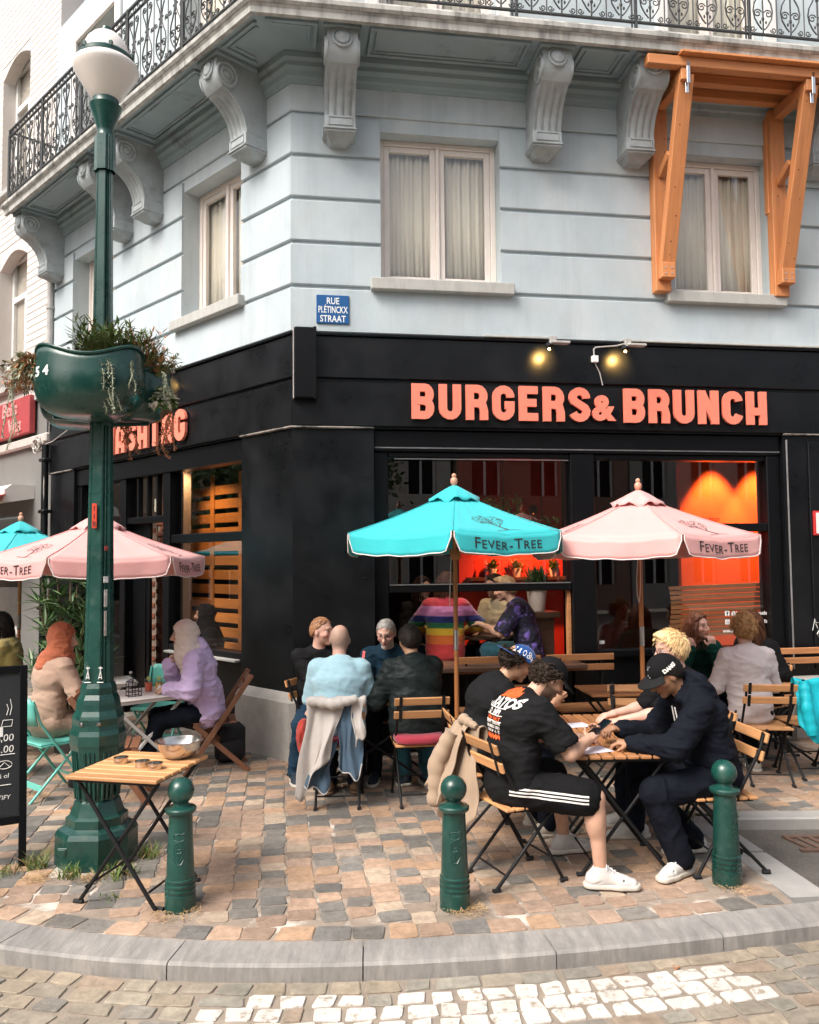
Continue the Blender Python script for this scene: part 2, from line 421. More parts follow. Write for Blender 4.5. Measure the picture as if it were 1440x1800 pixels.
m = MB(); m.box((-.36, -.15, 0), (.9, -.11, .014)); m.box((-.36, .11, 0), (.9, .15, .014)); m.obj('grate_frame', RUST, gr)
for i in range(16):
    m = MB(); m.bar((-.34 + i * .08, .11, .006), (-.28 + i * .08, -.11, .006), .03, .014); m.obj('bar', RUST, gr)

# ---- setts
PAL_P = [(.195, .178, .158), (.165, .155, .142), (.40, .275, .198), (.42, .275, .178), (.35, .245, .182), (.41, .32, .24), (.28, .22, .175)]
PAL_W = [.21, .08, .23, .15, .16, .10, .07]
PAL_R = [(.30, .258, .20), (.275, .238, .187), (.325, .268, .20), (.25, .23, .19), (.215, .195, .167), (.315, .242, .18)]
def sett_verts(w, l, h, seed, jit=.009):
    """irregular worn stone, top near z=0: 3 rings of 8 + a crown vertex"""
    r = random.Random(seed)
    c = [(-w / 2, -l / 2), (w / 2, -l / 2), (w / 2, l / 2), (-w / 2, l / 2)]
    c = [(x + r.uniform(-jit, jit), y + r.uniform(-jit, jit)) for x, y in c]
    ring = []
    for i in range(4):
        a, b = Vector(c[i]), Vector(c[(i + 1) % 4])
        ring.append(a * .92 + b * .08 + Vector((r.uniform(-.004, .004), r.uniform(-.004, .004))))
        ring.append(a * .08 + b * .92 + Vector((r.uniform(-.004, .004), r.uniform(-.004, .004))))
    ctr = sum(ring, Vector((0, 0))) / 8
    tx, ty = r.uniform(-.022, .022), r.uniform(-.022, .022)
    vs = [(ctr.x, ctr.y, -.03)]
    for p in ring:
        q = ctr + (p - ctr) * .955; vs.append((q.x, q.y, h - .001 + (q.x - ctr.x) * tx + (q.y - ctr.y) * ty + r.uniform(-.0015, .0015)))
    for p in ring: vs.append((p.x, p.y, h - .0035))
    for p in ring: vs.append((p.x, p.y, -.03))
    fs = []
    fs.append(tuple(range(1, 9)))
    for s in (1, 9):
        for k in range(8): fs.append((s + k, s + 8 + k, s + 8 + (k + 1) % 8, s + (k + 1) % 8))
    return vs, fs
def paint_col(me, col):
    a = me.color_attributes.new('Col', 'FLOAT_COLOR', 'POINT')
    a.data.foreach_set('color', np.tile(np.array([*col, 1.0], dtype=np.float32), len(me.vertices)))
def sett_mesh(w, l, h, seed, col, mat, jit=.012):
    vs, fs = sett_verts(w, l, h, seed, jit)
    me = bpy.data.meshes.new('sett'); me.from_pydata(vs, [], fs); paint_col(me, col); me.materials.append(mat)
    for p in me.polygons: p.use_smooth = False
    return me
_camP = Vector((0, 0, 1.9))
def px(p):
    v = Vector(p) - _camP; d = v.dot(_fw)
    if d < .2: return None
    return 720 + 1440 * v.dot(_R) / d, 900 - 1440 * v.dot(_U) / d, d

def lay(cells, parent, pal, wts, h, prefix, nmax=300):
    """cells: (x, y, rot, w, l, white). The nearest become objects, the rest one joined mesh"""
    cells.sort(key=lambda c: c[0] ** 2 + c[1] ** 2)
    vis = []; rest = []
    for c in cells:
        p = px((c[0], c[1], 0))
        if p and -10 < p[0] < 1450 and p[1] < 1812 and len(vis) < nmax: vis.append(c)
        else: rest.append(c)
    bank = {}
    inv = parent.matrix_world.inverted() if parent.parent else Matrix.Translation(-parent.location)
    for c in vis:
        x, y, rot, w, l, white = c
        k = random.choices(range(len(pal)), wts)[0]; sh = random.randrange(7)
        wk = round(w / .02) * .02; key = (wk, k, sh, white)
        if key not in bank: bank[key] = sett_mesh(wk, l, h, hash(key) & 0xffff, pal[k], SETT_W if white else SETT)
        link('sett', bank[key], None, parent, inv @ T(x, y, 0) @ RZ(rot + random.uniform(-.02, .02)))
    V = []; Fc = []; Cc = []
    for i, c in enumerate(rest):
        x, y, rot, w, l, white = c
        vs, fs = sett_verts(w, l, h, 1000 + i)
        k = random.choices(range(len(pal)), wts)[0]; br = random.uniform(.84, 1.16); b = len(V); cs, sn = math.cos(rot), math.sin(rot)
        V += [(x + a * cs - d * sn, y + a * sn + d * cs, z) for a, d, z in vs]; Fc += [tuple(q + b for q in f) for f in fs]
        col = (.76, .70, .63) if white else tuple(q * br for q in pal[k])
        Cc += [(*col, 1.0)] * len(vs)
    if V:
        me = bpy.data.meshes.new('far_setts'); me.from_pydata([(a - parent.location.x, b - parent.location.y, z - parent.location.z) for a, b, z in V], [], Fc)
        at = me.color_attributes.new('Col', 'FLOAT_COLOR', 'POINT'); at.data.foreach_set('color', np.array(Cc, dtype=np.float32).ravel())
        me.materials.append(SETT_J)
        o = link('far_setts', me, None, parent); o['kind'] = 'stuff'

angR = math.atan2(dR.y, dR.x)
cells = []
PW, PLn = .158, .128
for i in range(-48, 44):
    off = random.uniform(0, PLn)
    for j in range(-32, 34):
        u = i * PW + random.uniform(-.006, .006); vv = -(j * PLn + off)
        P = Vector((CX, CY, 0)) + dR * u - inR * (-vv)
        x, y = P.x, P.y
        if in_front(x, y) < .07: continue
        if y < yk(x) + .215: continue
        if y < 6.24 and x > 2.08 - (y - 4.62) * .1 - .06: continue
        p = px((x, y, 0))
        if p is None or not (-170 < p[0] < 1620) or p[1] > 1900: continue
        if math.hypot(x + 2.0, y - 5.35) < .27: continue
        if min(math.hypot(x - a, y - b) for a, b in ((-1.275, 4.60), (.228, 4.585), (1.825, 4.87))) < .13: continue
        if y > 6.2 and x > 2.0 and random.random() < .0: continue
        cells.append((x, y, angR, PW - random.uniform(.005, .012), PLn - random.uniform(.005, .012), False))
# row of larger setts right behind the kerb
x = -5.0
while x < 1.95:
    l = random.uniform(.165, .20); xm = x + l / 2; a = kerb_pt(xm, -.085)
    s = math.atan2(yk(xm + .05) - yk(xm - .05), .1)
    cells.append((a[0], a[1], s, l - .014, .145, False)); x += l
lay(cells, pave, PAL_P, PAL_W, .004, 'p')
# road
BAND = [(-.95, 3.775), (-.07, 3.815), (.71, 3.885), (1.53, 4.05), (1.62, 3.77), (.71, 3.60), (-.3, 3.55), (-1.05, 3.53)]
def inpoly(x, y, P):
    c = False; j = len(P) - 1
    for i in range(len(P)):
        if (P[i][1] > y) != (P[j][1] > y) and x < (P[j][0] - P[i][0]) * (y - P[i][1]) / (P[j][1] - P[i][1]) + P[i][0]: c = not c
        j = i
    return c
cells = []
for j in range(12):
    off = .247 + .062 + j * .108; x = -3.6 + random.uniform(0, .1)
    while x < 3.8:
        a = kerb_pt(x, off); white = inpoly(a[0] + .07, a[1], BAND)
        l = random.uniform(.105, .145) if white else random.uniform(.125, .215)
        xm = x + l / 2; a = kerb_pt(xm, off); s = math.atan2(yk(xm + .05) - yk(xm - .05), .1)
        white = inpoly(a[0], a[1], BAND) and random.random() < .95
        if xm < 2.2 or a[1] < 4.5: cells.append((a[0], a[1], s, l - .016, .108 - random.uniform(.012, .02), white))
        x += l
for c in range(len(cells)): pass
road.location = (0, 0, 0)
ROADZ = -.074
lay([c for c in cells], road, PAL_R, [.28, .22, .18, .14, .1, .08], .004, 'r')
for ch in road.children:
    ch.location.z += ROADZ

# ================================================================ CORNER BUILDING
bld = empty('corner_building', (CX, CY, 0), 0, 'pale blue corner building with black painted ground floor and ornate balcony', 'building')
def part(mb, name, mat, F, parent=None, smooth=None):
    """mesh written in facade coordinates -> child of the building"""
    return mb.obj(name, mat, parent or bld, smooth, F if parent is None else None)
XR1 = 8.2; XL0 = -5.81
def slabs(mb, x0, x1, z0, z1, ops, y0, y1, sx0=0, sx1=0):
    xs = sorted({x0, x1, *[o[0] for o in ops], *[o[1] for o in ops]}); 
    for a, b in zip(xs[:-1], xs[1:]):
        zz = [(z0, z1)]
        for o in ops:
            if o[0] <= a + 1e-6 and o[1] >= b - 1e-6:
                nz = []
                for p, q in zz:
                    if o[2] > p: nz.append((p, min(q, o[2])))
                    if o[3] < q: nz.append((max(p, o[3]), q))
                zz = [t for t in nz if t[1] - t[0] > 1e-4]
        for p, q in zz: mb.box((a, y0, p), (b, y1, q))
W_R = [(.87, 2.10, 4.655, 6.175), (3.98, 5.10, 4.655, 6.175)]
W_L = [(-2.06, -.845, 4.655, 6.175), (-5.06, -3.82, 4.655, 6.175)]
U_R = [(.87, 2.10, 7.02, 9.35), (3.98, 5.10, 7.02, 9.35)]
U_L = [(-2.06, -.845, 7.02, 9.35), (-5.06, -3.82, 7.02, 9.35)]
for F, x0, x1, ops in ((FR, 0.0, XR1, W_R + U_R), (FL, XL0, 0.0, W_L + U_L)):
    m = MB(); slabs(m, x0, x1, 4.07, 9.9, ops, 0.0, .34); part(m, 'wall', PLASTER, F)
# rusticated plaster bands
def band(F, x0, x1, z0, z1, n, corner, mat, name='plaster_band', y=0.0):
    c = .008
    m = MB()
    sh = -MIT * n if corner == 'R' else 0; eh = MIT * n if corner == 'L' else 0
    def ring(nn, zz): return [(x0 + (sh * nn / n if corner == 'R' else (0 if nn == 0 else .0)), y - nn, zz), (x1 + (eh * nn / n if corner == 'L' else 0), y - nn, zz)]
    pr = [(0.0, z0), (n - c, z0), (n, z0 + c), (n, z1 - c), (n - c, z1), (0.0, z1)]
    vs = []
    for nn, zz in pr: vs += ring(nn, zz)
    k = len(pr); fs = [(2 * i, 2 * i + 1, 2 * ((i + 1) % k) + 1, 2 * ((i + 1) % k)) for i in range(k)]
    fs += [tuple(2 * i for i in range(k)), tuple(2 * i + 1 for i in range(k - 1, -1, -1))]
    m.add(vs, fs)
    return part(m, name, mat, F)
JZ = [4.11, 4.56, 5.0, 5.44, 5.87, 6.30]
for (z0, z1) in zip(JZ[:-1], JZ[1:]):
    a, b = z0 + .018, z1 - .018
    if z0 < 4.2:
        a = 4.112
        segR = [(0, XR1, 'R')]; segL = [(XL0, 0, 'L')]
    else:
        segR = [(0, .87, 'R'), (2.10, 3.98, ''), (5.10, XR1, '')]; segL = [(-.845, 0, 'L'), (-3.82, -2.06, ''), (XL0, -5.06, '')]
    for s in segR: band(FR, s[0], s[1], a, b, .03, s[2], PLASTER)
    for s in segL: band(FL, s[0], s[1], a, b, .03, s[2], PLASTER)
band(FR, 0, XR1, 6.318, 6.60, .028, 'R', PLASTER); band(FL, XL0, 0, 6.318, 6.60, .028, 'L', PLASTER)
# profiles swept along both facades, mitred at the corner
def sweep(prof, name, mat, xr=XR1, xl=XL0, smooth=None, endcap=True):
    for F, x0, x1, cr in ((FR, 0, xr, 'R'), (FL, xl, 0, 'L')):
        m = MB(); k = len(prof); vs = []
        for n, z in prof:
            vs += [(x0 - (MIT * n if cr == 'R' else 0), -n, z), (x1 + (MIT * n if cr == 'L' else 0), -n, z)]
        fs = [(2 * i, 2 * i + 1, 2 * ((i + 1) % k) + 1, 2 * ((i + 1) % k)) for i in range(k)]
        fs += [tuple(2 * i for i in range(k)), tuple(2 * i + 1 for i in range(k - 1, -1, -1))]
        m.add(vs, fs); part(m, name, mat, F, smooth=smooth)
BALX = -5.72
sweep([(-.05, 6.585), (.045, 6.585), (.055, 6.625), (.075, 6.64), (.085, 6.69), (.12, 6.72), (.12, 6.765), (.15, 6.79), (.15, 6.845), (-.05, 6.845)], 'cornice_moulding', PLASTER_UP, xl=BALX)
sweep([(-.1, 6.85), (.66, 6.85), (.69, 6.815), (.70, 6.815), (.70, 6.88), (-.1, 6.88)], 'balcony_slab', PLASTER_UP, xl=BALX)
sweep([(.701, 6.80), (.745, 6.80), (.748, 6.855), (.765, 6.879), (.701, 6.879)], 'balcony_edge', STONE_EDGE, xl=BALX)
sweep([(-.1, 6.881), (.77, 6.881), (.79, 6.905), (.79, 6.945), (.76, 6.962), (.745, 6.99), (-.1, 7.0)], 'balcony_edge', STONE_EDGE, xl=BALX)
# coffers under the balcony
def coffer(F, x0, x1, y0=-.62, y1=-.19):
    for d, wd, zz in ((0, .035, 6.822), (.06, .022, 6.834)):
        m = MB(); a, b, c, e = x0 + d, x1 - d, y0 + d * .8, y1 - d * .8
        for lo, hi in (((a, c), (b, c + wd)), ((a, e - wd), (b, e)), ((a, c + wd), (a + wd, e - wd)), ((b - wd, c + wd), (b, e - wd))):
            m.box((lo[0], lo[1], zz), (hi[0], hi[1], 6.8495), .004)
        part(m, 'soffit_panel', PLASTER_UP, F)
# scroll brackets
def bracket_mesh():
    W = .145; m = MB()
    prof = [(.60, 6.85, 0), (.615, 6.78, 0), (.622, 6.70, 0), (.615, 6.63, 0), (.59, 6.57, 0), (.545, 6.52, 0), (.525, 6.515, 0), (.49, 6.50, 1), (.44, 6.468, 1), (.39, 6.425, 1), (.35, 6.38, 1), (.315, 6.325, 1), (.29, 6.26, 1), (.275, 6.20, 1), (.272, 6.165, 1), (.272, 6.16, 0)]
    xs = []
    for i in range(17):
        t = i / 16; gv = 0.0
        if 1 <= i <= 15:
            gv = .018 if (i % 4) in (2,) else (.004 if (i % 4) in (1, 3) else 0)
        xs.append((-W + 2 * W * t, gv))
    vs = []; nx = len(xs)
    for n, z, fl in prof:
        for x, gv in xs: vs.append((x, -(n - (gv if fl else 0)), z + (gv * .4 if fl else 0)))
    fs = []
    for i in range(len(prof) - 1):
        for k in range(nx - 1): fs.append((i * nx + k, i * nx + k + 1, (i + 1) * nx + k + 1, (i + 1) * nx + k))
    # sides down to the wall
    b = len(vs); vs += [(-W, .02, 6.85), (-W, .02, 6.16), (W, .02, 6.85), (W, .02, 6.16)]
    fs.append(tuple([i * nx for i in range(len(prof))] + [b + 1, b])); fs.append(tuple([i * nx + nx - 1 for i in range(len(prof) - 1, -1, -1)] + [b + 2, b + 3]))
    fs.append(tuple([(len(prof) - 1) * nx + k for k in range(nx)] + [b + 3, b + 1]))
    m.add(vs, fs)
    return m.mesh('bracket', 28)
def foot_mesh():
    m = MB()
    m.box((-.15, -.285, 6.045), (.15, .02, 6.158), .006); m.box((-.16, -.295, 6.026), (.16, .02, 6.0445), .004)
    m.box((-.15, -.28, 6.006), (.15, .02, 6.0255), .004)
    m.add([(-.13, -.25, 6.0055), (.13, -.25, 6.0055), (.13, .02, 6.0055), (-.13, .02, 6.0055), (-.085, -.15, 5.955), (.085, -.15, 5.955), (.085, .02, 5.955), (-.085, .02, 5.955)],
          [(0, 1, 2, 3), (4, 5, 6, 7), (0, 1, 5, 4), (1, 2, 6, 5), (2, 3, 7, 6), (3, 0, 4, 7)])
    for lo, hi in (((-.12, 6.135), (.12, 6.146)), ((-.12, 6.06), (.12, 6.071)), ((-.12, 6.071), (-.108, 6.135)), ((.108, 6.071), (.12, 6.135))):
        m.box((lo[0], -.293, lo[1]), (hi[0], -.2855, hi[1]), .002)
    return m.mesh('bracket_foot')
def roundel_mesh():
    m = MB(); m.M = T(0, -.605, 6.715) @ RX(R(90)) @ RX(R(-6))
    m.lathe([(.098, 0), (.098, .022), (.085, .03), (.075, .018), (.07, .016), (.064, .034), (.02, .052), (.004, .062)], 24)
    return m.mesh('roundel', 35)
def disc_mesh(s):
    m = MB(); m.M = T(s * .1451, -.50, 6.65) @ RY(R(90 * s))
    m.lathe([(.125, -.01), (.125, .014), (.112, .022), (.094, .014), (.09, .006), (.075, .014), (.062, .02), (.05, .008), (.045, .006), (.035, .018), (.006, .024)], 24)
    return m.mesh('volute', 35)
BKM, FTM, RDM, DS1, DS2 = bracket_mesh(), foot_mesh(), roundel_mesh(), disc_mesh(1), disc_mesh(-1)
for F, xs in ((FR, (.455, 2.53, 3.52, 5.60)), (FL, (-.53, -2.64, -3.40, -5.52))):
    for x in xs:
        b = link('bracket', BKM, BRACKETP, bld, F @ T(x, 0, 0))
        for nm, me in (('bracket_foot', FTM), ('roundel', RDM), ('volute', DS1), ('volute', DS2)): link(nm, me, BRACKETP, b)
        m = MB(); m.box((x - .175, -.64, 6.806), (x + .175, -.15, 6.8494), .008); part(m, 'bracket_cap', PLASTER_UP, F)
for F, a, b in ((FR, .72, 2.27), (FR, 2.78, 3.27), (FR, 3.78, 5.35), (FL, -2.38, -.80), (FL, -3.14, -2.9), (FL, -5.26, -3.66)): coffer(F, a, b)
# corner coffer with a pointed inner edge
m = MB()
for q, zz in ((0, 6.822), (.06, 6.834)):
    k0 = Vector((.19 - q, -.60 + q, 0)); k1 = Vector((-MIT * .6 + q * .2, -.60 + q, 0))
    mm = MB(); mm.box((-.25 + q, -.62 + q, zz), (.23 - q, -.585 + q, 6.8496), .004); mm.box((.195 - q, -.584 + q, zz), (.23 - q, -.23 - q, 6.8496), .004); part(mm, 'soffit_panel', PLASTER_UP, FR)
    mm = MB(); mm.box((-.30 + q, -.62 + q, zz), (.25 - q, -.585 + q, 6.8493), .004); mm.box((-.30 + q, -.584 + q, zz), (-.265 + q, -.23 - q, 6.8493), .004); part(mm, 'soffit_panel', PLASTER_UP, FL)

# windows of the first and second floor
CURT = pmat('sheer_curtain', (.84, .79, .68), .8, .10, 6, .1, 40, stretch=(4, 4, .3))
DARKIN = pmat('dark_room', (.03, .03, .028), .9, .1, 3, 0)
BLIND = pmat('pale_blind', (.62, .58, .52), .7, .05, 4, .05, 60)
def window(F, x0, x1, z0, z1, d, style):
    m = MB(); fw = .055
    m.box((x0, d, z0), (x0 + fw, d + .07, z1), .006); m.box((x1 - fw, d, z0), (x1, d + .07, z1), .006)
    m.box((x0 + fw, d, z1 - fw), (x1 - fw, d + .07, z1), .006); m.box((x0 + fw, d, z0), (x1 - fw, d + .07, z0 + .05), .006)
    w = part(m, 'window', WHITE_FRAME, F)
    xm = (x0 + x1) / 2; sf = .058
    for a, b in ((x0 + fw + .002, xm - .018), (xm + .018, x1 - fw - .002)):
        m = MB(); za, zb = z0 + .052, z1 - fw - .002; dd = d + .016
        m.box((a, dd, za), (a + sf, dd + .05, zb), .005); m.box((b - sf, dd, za), (b, dd + .05, zb), .005)
        m.box((a + sf, dd, zb - sf), (b - sf, dd + .05, zb), .005); m.box((a + sf, dd, za), (b - sf, dd + .05, za + sf), .005)
        m.obj('casement', WHITE_FRAME, w)
        m = MB(); m.box((a + sf - .004, d + .035, za + sf - .004), (b - sf + .004, d + .043, zb - sf + .004)); m.obj('pane', GLASS, w)
    m = MB(); m.box((xm - .0175, d - .012, z0 + .052), (xm + .0175, d + .06, z1 - fw - .002), .006); m.obj('meeting_stile', WHITE_FRAME, w)
    # curtains
    for a, b in ((x0 + .05, xm - .02), (xm + .02, x1 - .05)):
        m = MB(); n = 34; vs = []; sd = random.uniform(0, 9)
        if style == 'gather':
            tops = [(a + (b - a) * i / n) for i in range(n + 1)]
        rows = [z0 + .05, z0 + (z1 - z0) * .5, z1 - .085]
        for i in range(n + 1):
            t = i / n; x = a + (b - a) * t
            for k, zz in enumerate(rows):
                xx = x
                if style == 'gather' and b < xm + .1: xx = x
                vs.append((xx, d + .105 + .013 * math.sin(t * 30 + sd + k * .3) + .012 * math.sin(t * 71 + sd), zz))
        k = len(rows)
        fs = [(i * k + j, (i + 1) * k + j, (i + 1) * k + j + 1, i * k + j + 1) for i in range(n) for j in range(k - 1)]
        m.add(vs, fs); o = m.obj('curtain', CURT, w, 180)
        md = o.modifiers.new('thickness', 'SOLIDIFY'); md.thickness = .004
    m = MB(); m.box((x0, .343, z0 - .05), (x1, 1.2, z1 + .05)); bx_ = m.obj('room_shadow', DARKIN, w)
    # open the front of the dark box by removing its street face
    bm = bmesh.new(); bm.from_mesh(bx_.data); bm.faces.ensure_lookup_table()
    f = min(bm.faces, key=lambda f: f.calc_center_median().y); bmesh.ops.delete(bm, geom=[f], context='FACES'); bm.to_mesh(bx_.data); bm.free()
    return w
for F, ops, d in ((FR, W_R, .15), (FL, W_L, .20)):
    for o in ops: window(F, *o, d, 'plain')
for F, ops, d in ((FR, U_R, .15), (FL, U_L, .20)):
    for o in ops:
        window(F, *o, d, 'plain')
        m = MB()
        for lo, hi in (((o[0] - .14, o[2]), (o[0], o[3] + .14)), ((o[1], o[2]), (o[1] + .14, o[3] + .14)), ((o[0], o[3]), (o[1], o[3] + .14))):
            m.box((lo[0], -.05, lo[1]), (hi[0], -.002, hi[1]), .01)
        part(m, 'window_surround', WHITE, F)
for F, a, b in ((FR, .765, 2.215), (FR, 3.86, 5.21), (FL, -2.19, -.775), (FL, -5.18, -3.70)):
    m = MB(); m.box((a, -.115, 4.535), (b, .145, 4.652), .008); part(m, 'window_sill', SILL, F)
# downpipe and cables on the seam with the next house
PIPE = pmat('grey_pipe', (.42, .40, .38), .6, .2, 8, .1, 40)
m = MB(); m.tube([(XL0 + .07, -.075, 3.95), (XL0 + .07, -.075, 6.8)], .045, 12)
for z in (4.4, 5.6, 6.1): m.lathe([(.058, 0), (.058, .05)], 12, (XL0 + .07, -.075, z))
part(m, 'downpipe', PIPE, FL, smooth=40)
m = MB(); m.tube([(XL0 + .01, -.09, .2), (XL0 + .01, -.09, 3.6)], .05, 12)
for z in (1.2, 2.6, 3.35): m.box((XL0 - .08, -.15, z), (XL0 + .10, -.02, z + .05), .01)
part(m, 'downpipe', BLACK, FL, smooth=40)
CABLE = pmat('cable', (.05, .05, .05), .6, .1, 5, 0)
m = MB(); m.tube([(XL0 - .02, -.05, 3.8), (XL0 - .0, -.06, 4.6), (XL0 - .03, -.05, 5.3), (XL0 + .0, -.06, 6.1), (XL0 + .02, -.05, 6.7)], .012, 6); part(m, 'cable', CABLE, FL)
WCAB = pmat('pale_cable', (.55, .50, .46), .6, .1, 5, 0)
m = MB()
for k in range(7):
    rr = .09 + .02 * (k % 3); c0 = (XL0 - .16 + random.uniform(-.03, .03), -.10 - k * .012, 3.62 + random.uniform(-.03, .03))
    m.tube([(c0[0] + rr * math.cos(a * PI / 8) * (1 + .2 * math.sin(a * 1.3 + k)), c0[1], c0[2] + rr * .8 * math.sin(a * PI / 8)) for a in range(16)], .008, 5, closed=True)
m.tube([(XL0 - .05, -.1, 3.6), (XL0 + .3, -.1, 3.62), (XL0 + .8, -.08, 3.74)], .007, 5); m.tube([(XL0 + .02, -.1, 3.6), (XL0 + .05, -.12, 3.0), (XL0 + .03, -.1, 2.3)], .008, 5)
part(m, 'cable_coil', WCAB, FL)

# wrought iron railing
def spiral(cx, cz, r0, r1, a0, turns, n=14):
    return [(cx + (r0 + (r1 - r0) * i / n) * math.cos(a0 + turns * 2 * PI * i / n), 0, cz + (r0 + (r1 - r0) * i / n) * math.sin(a0 + turns * 2 * PI * i / n)) for i in range(n + 1)]
def motif_a():
    """lyre of two scrolls round an upright, for the main facade"""
    m = MB(); Wd = .30
    m.tube([(0, 0, .03), (0, 0, .88)], .009, 5)
    for s in (-1, 1):
        body = [(s * x, 0, z) for x, z in ((.015, .06), (.05, .10), (.09, .17), (.105, .25), (.09, .33), (.05, .40), (.02, .47), (.015, .55), (.04, .63), (.08, .70), (.10, .76))]
        m.tube(body, .0075, 5)
        m.tube([(s * p[0], 0, p[2]) for p in spiral(.062, .765, .04, .010, 0, 1.35)], .007, 4)
        m.tube([(s * p[0], 0, p[2]) for p in spiral(.058, .225, .045, .010, PI * .9, -1.4)], .007, 4)
        m.tube([(s * p[0], 0, p[2]) for p in spiral(.11, .06, .032, .008, PI, 1.3, 12)], .0065, 4)
        m.tube([(s * p[0], 0, p[2]) for p in spiral(.115, .47, .034, .008, PI * 1.2, -1.3, 12)], .0065, 4)
        m.tube([(s * .148, 0, .03), (s * .148, 0, .88)], .0055, 4)
        m.ball((s * .03, 0, .135), (.012, .008, .02), 6, 4); m.ball((s * .035, 0, .52), (.02, .008, .012), 6, 4)
    m.ball((0, 0, .42), (.02, .014, .02), 6, 5); m.ball((0, 0, .17), (.018, .012, .026), 6, 5)
    m.tube([(x * .001, 0, z) for x, z in ((0, .86), (30, .90), (0, .94), (-30, .90))], .006, 4, closed=True)
    m.tube([(.10 + x * .001, 0, z) for x, z in ((0, .865), (28, .90), (0, .935), (-28, .90))], .006, 4, closed=True)
    m.tube([(-.10 + x * .001, 0, z) for x, z in ((0, .865), (28, .90), (0, .935), (-28, .90))], .006, 4, closed=True)
    return m.mesh('railing_scroll', 60)
RMA = motif_a()
def rail_run(F, x0, x1, y, n0):
    m = MB()
    for z, h in ((.0, .022), (.86, .016), (.945, .03)): m.box((x0, y - .014, 7.07 + z), (x1, y + .014, 7.07 + z + h), .003)
    rl = part(m, 'railing', IRON_OLD, F)
    n = max(1, round((x1 - x0) / .30)); st = (x1 - x0) / n
    for i in range(n): link('railing_scroll', RMA, IRON_OLD, rl, T(x0 + (i + .5) * st, y, 7.075) @ Matrix.Diagonal((st / .30, 1, 1, 1)))
    k = max(1, round((x1 - x0) / 1.2))
    for i in range(k + 1):
        x = x0 + (x1 - x0) * i / k
        m = MB(); m.box((x - .014, y - .014, 6.99), (x + .014, y + .014, 8.05), .003); m.box((x - .045, y - .010, 6.99), (x - .033, y + .01, 7.98), .002)
        m.obj('railing_post', IRON_OLD, rl)
rail_run(FR, -.30, XR1 - .1, -.70, 0); rail_run(FL, BALX + .04, .32, -.70, 0)
m = MB(); m.box((BALX + .04, -.70, 7.07), (BALX + .06, -.05, 7.095)); m.box((BALX + .04, -.70, 8.0), (BALX + .06, -.05, 8.03))
for i in range(9): m.tube([(BALX + .05, -.66 + i * .075, 7.09), (BALX + .05, -.66 + i * .075, 8.0)], .008, 5)
part(m, 'railing_end', IRON_OLD, FL)

# ---------------------------------------------------------------- black ground floor
O_R = [(.79, 5.165, 0.0, 3.17)]; O_L = [(-5.0, -.865, 0.0, 3.17)]
for F, x0, x1, ops in ((FR, 0.0, XR1, O_R), (FL, XL0, 0.0, O_L)):
    m = MB(); slabs(m, x0, x1, 0.0, 4.069, ops, 0.0, .34); part(m, 'shop_wall', BLACK, F)
for (z0, z1) in ((3.19, 3.622), (3.662, 4.072)):
    band(FR, 0, XR1, z0, z1, .032, 'R', BLACK, 'fascia_band'); band(FL, XL0, 0, z0, z1, .032, 'L', BLACK, 'fascia_band')
sweep([(-.02, 4.076), (.05, 4.076), (.056, 4.084), (.056, 4.098), (.04, 4.106), (-.02, 4.106)], 'drip_strip', BLACKW)
EDGE = pmat('worn_paint_edge', (.30, .265, .235), .7, .3, 8, .2, 40, col2=(.03, .03, .03), mixs=5, mlo=.44, mhi=.62)
for F, a, b, c in ((FR, 0, .79, 'R'), (FR, 5.165, XR1, ''), (FL, -.865, 0, 'L'), (FL, XL0, -5.0, '')):
    band(F, a, b, 3.166, 3.186, .034, c, EDGE, 'ledge')
for F, a, b in ((FR, 3.35, XR1), (FR, 1.9, 2.65)):
    m = MB(); m.box((a, -.07, 4.1065), (b, -.031, 4.128), .004); part(m, 'drip_strip', SILL, F)
# stone plinth, real blocks with a chamfered head
def plinth(F, a, b, corner):
    n = .075
    m = MB(); pr = [(0, 0), (n, 0), (n, .545), (n - .012, .56), (.02, .628), (0, .628)]
    vs = []
    for nn, zz in pr: vs += [(a - (MIT * nn if corner == 'R' else 0), -nn, zz), (b + (MIT * nn if corner == 'L' else 0), -nn, zz)]
    k = len(pr); fs = [(2 * i, 2 * i + 1, 2 * ((i + 1) % k) + 1, 2 * ((i + 1) % k)) for i in range(k)]
    fs += [tuple(2 * i for i in range(k)), tuple(2 * i + 1 for i in range(k - 1, -1, -1))]
    m.add(vs, fs); part(m, 'plinth_stone', CONCRETE, F)
plinth(FR, .082, .79, ''); plinth(FR, 0, .078, 'R'); plinth(FL, -.865, 0, 'L'); plinth(FR, 5.165, XR1, ''); plinth(FL, XL0, -5.0, '')

# main shopfront
DG = .13
def rect_frame(F, boxes, name, mat=BLACKW, bev=.008, parent=None):
    out = []
    for lo, hi in boxes:
        m = MB(); m.box(lo, hi, bev); out.append(part(m, name, mat, F))
    return out
rect_frame(FR, [((.795, .04, 2.955), (5.16, .24, 3.165)), ((.942, .06, 1.56), (2.815, .22, 1.64))], 'frame_rail')
rect_frame(FR, [((.795, .075, .02), (.94, .26, 2.953)), ((2.82, .05, .02), (3.075, .26, 2.953)), ((5.005, .05, .02), (5.16, .26, 2.953))], 'frame_post')
rect_frame(FR, [((3.077, .06, 2.15), (5.003, .22, 2.235)), ((.942, .07, 2.90), (2.818, .22, 2.953)), ((3.077, .07, 2.90), (5.003, .22, 2.953))], 'frame_rail')
m = MB()
for lo, hi in (((.80, .032, 2.985), (5.15, .0385, 2.998)), ((.944, .055, 1.632), (2.80, .0585, 1.642)), ((1.0, .055, 2.88), (2.8, .0685, 2.889))): m.box((lo[0], lo[1], lo[2]), (hi[0], hi[1], hi[2]))
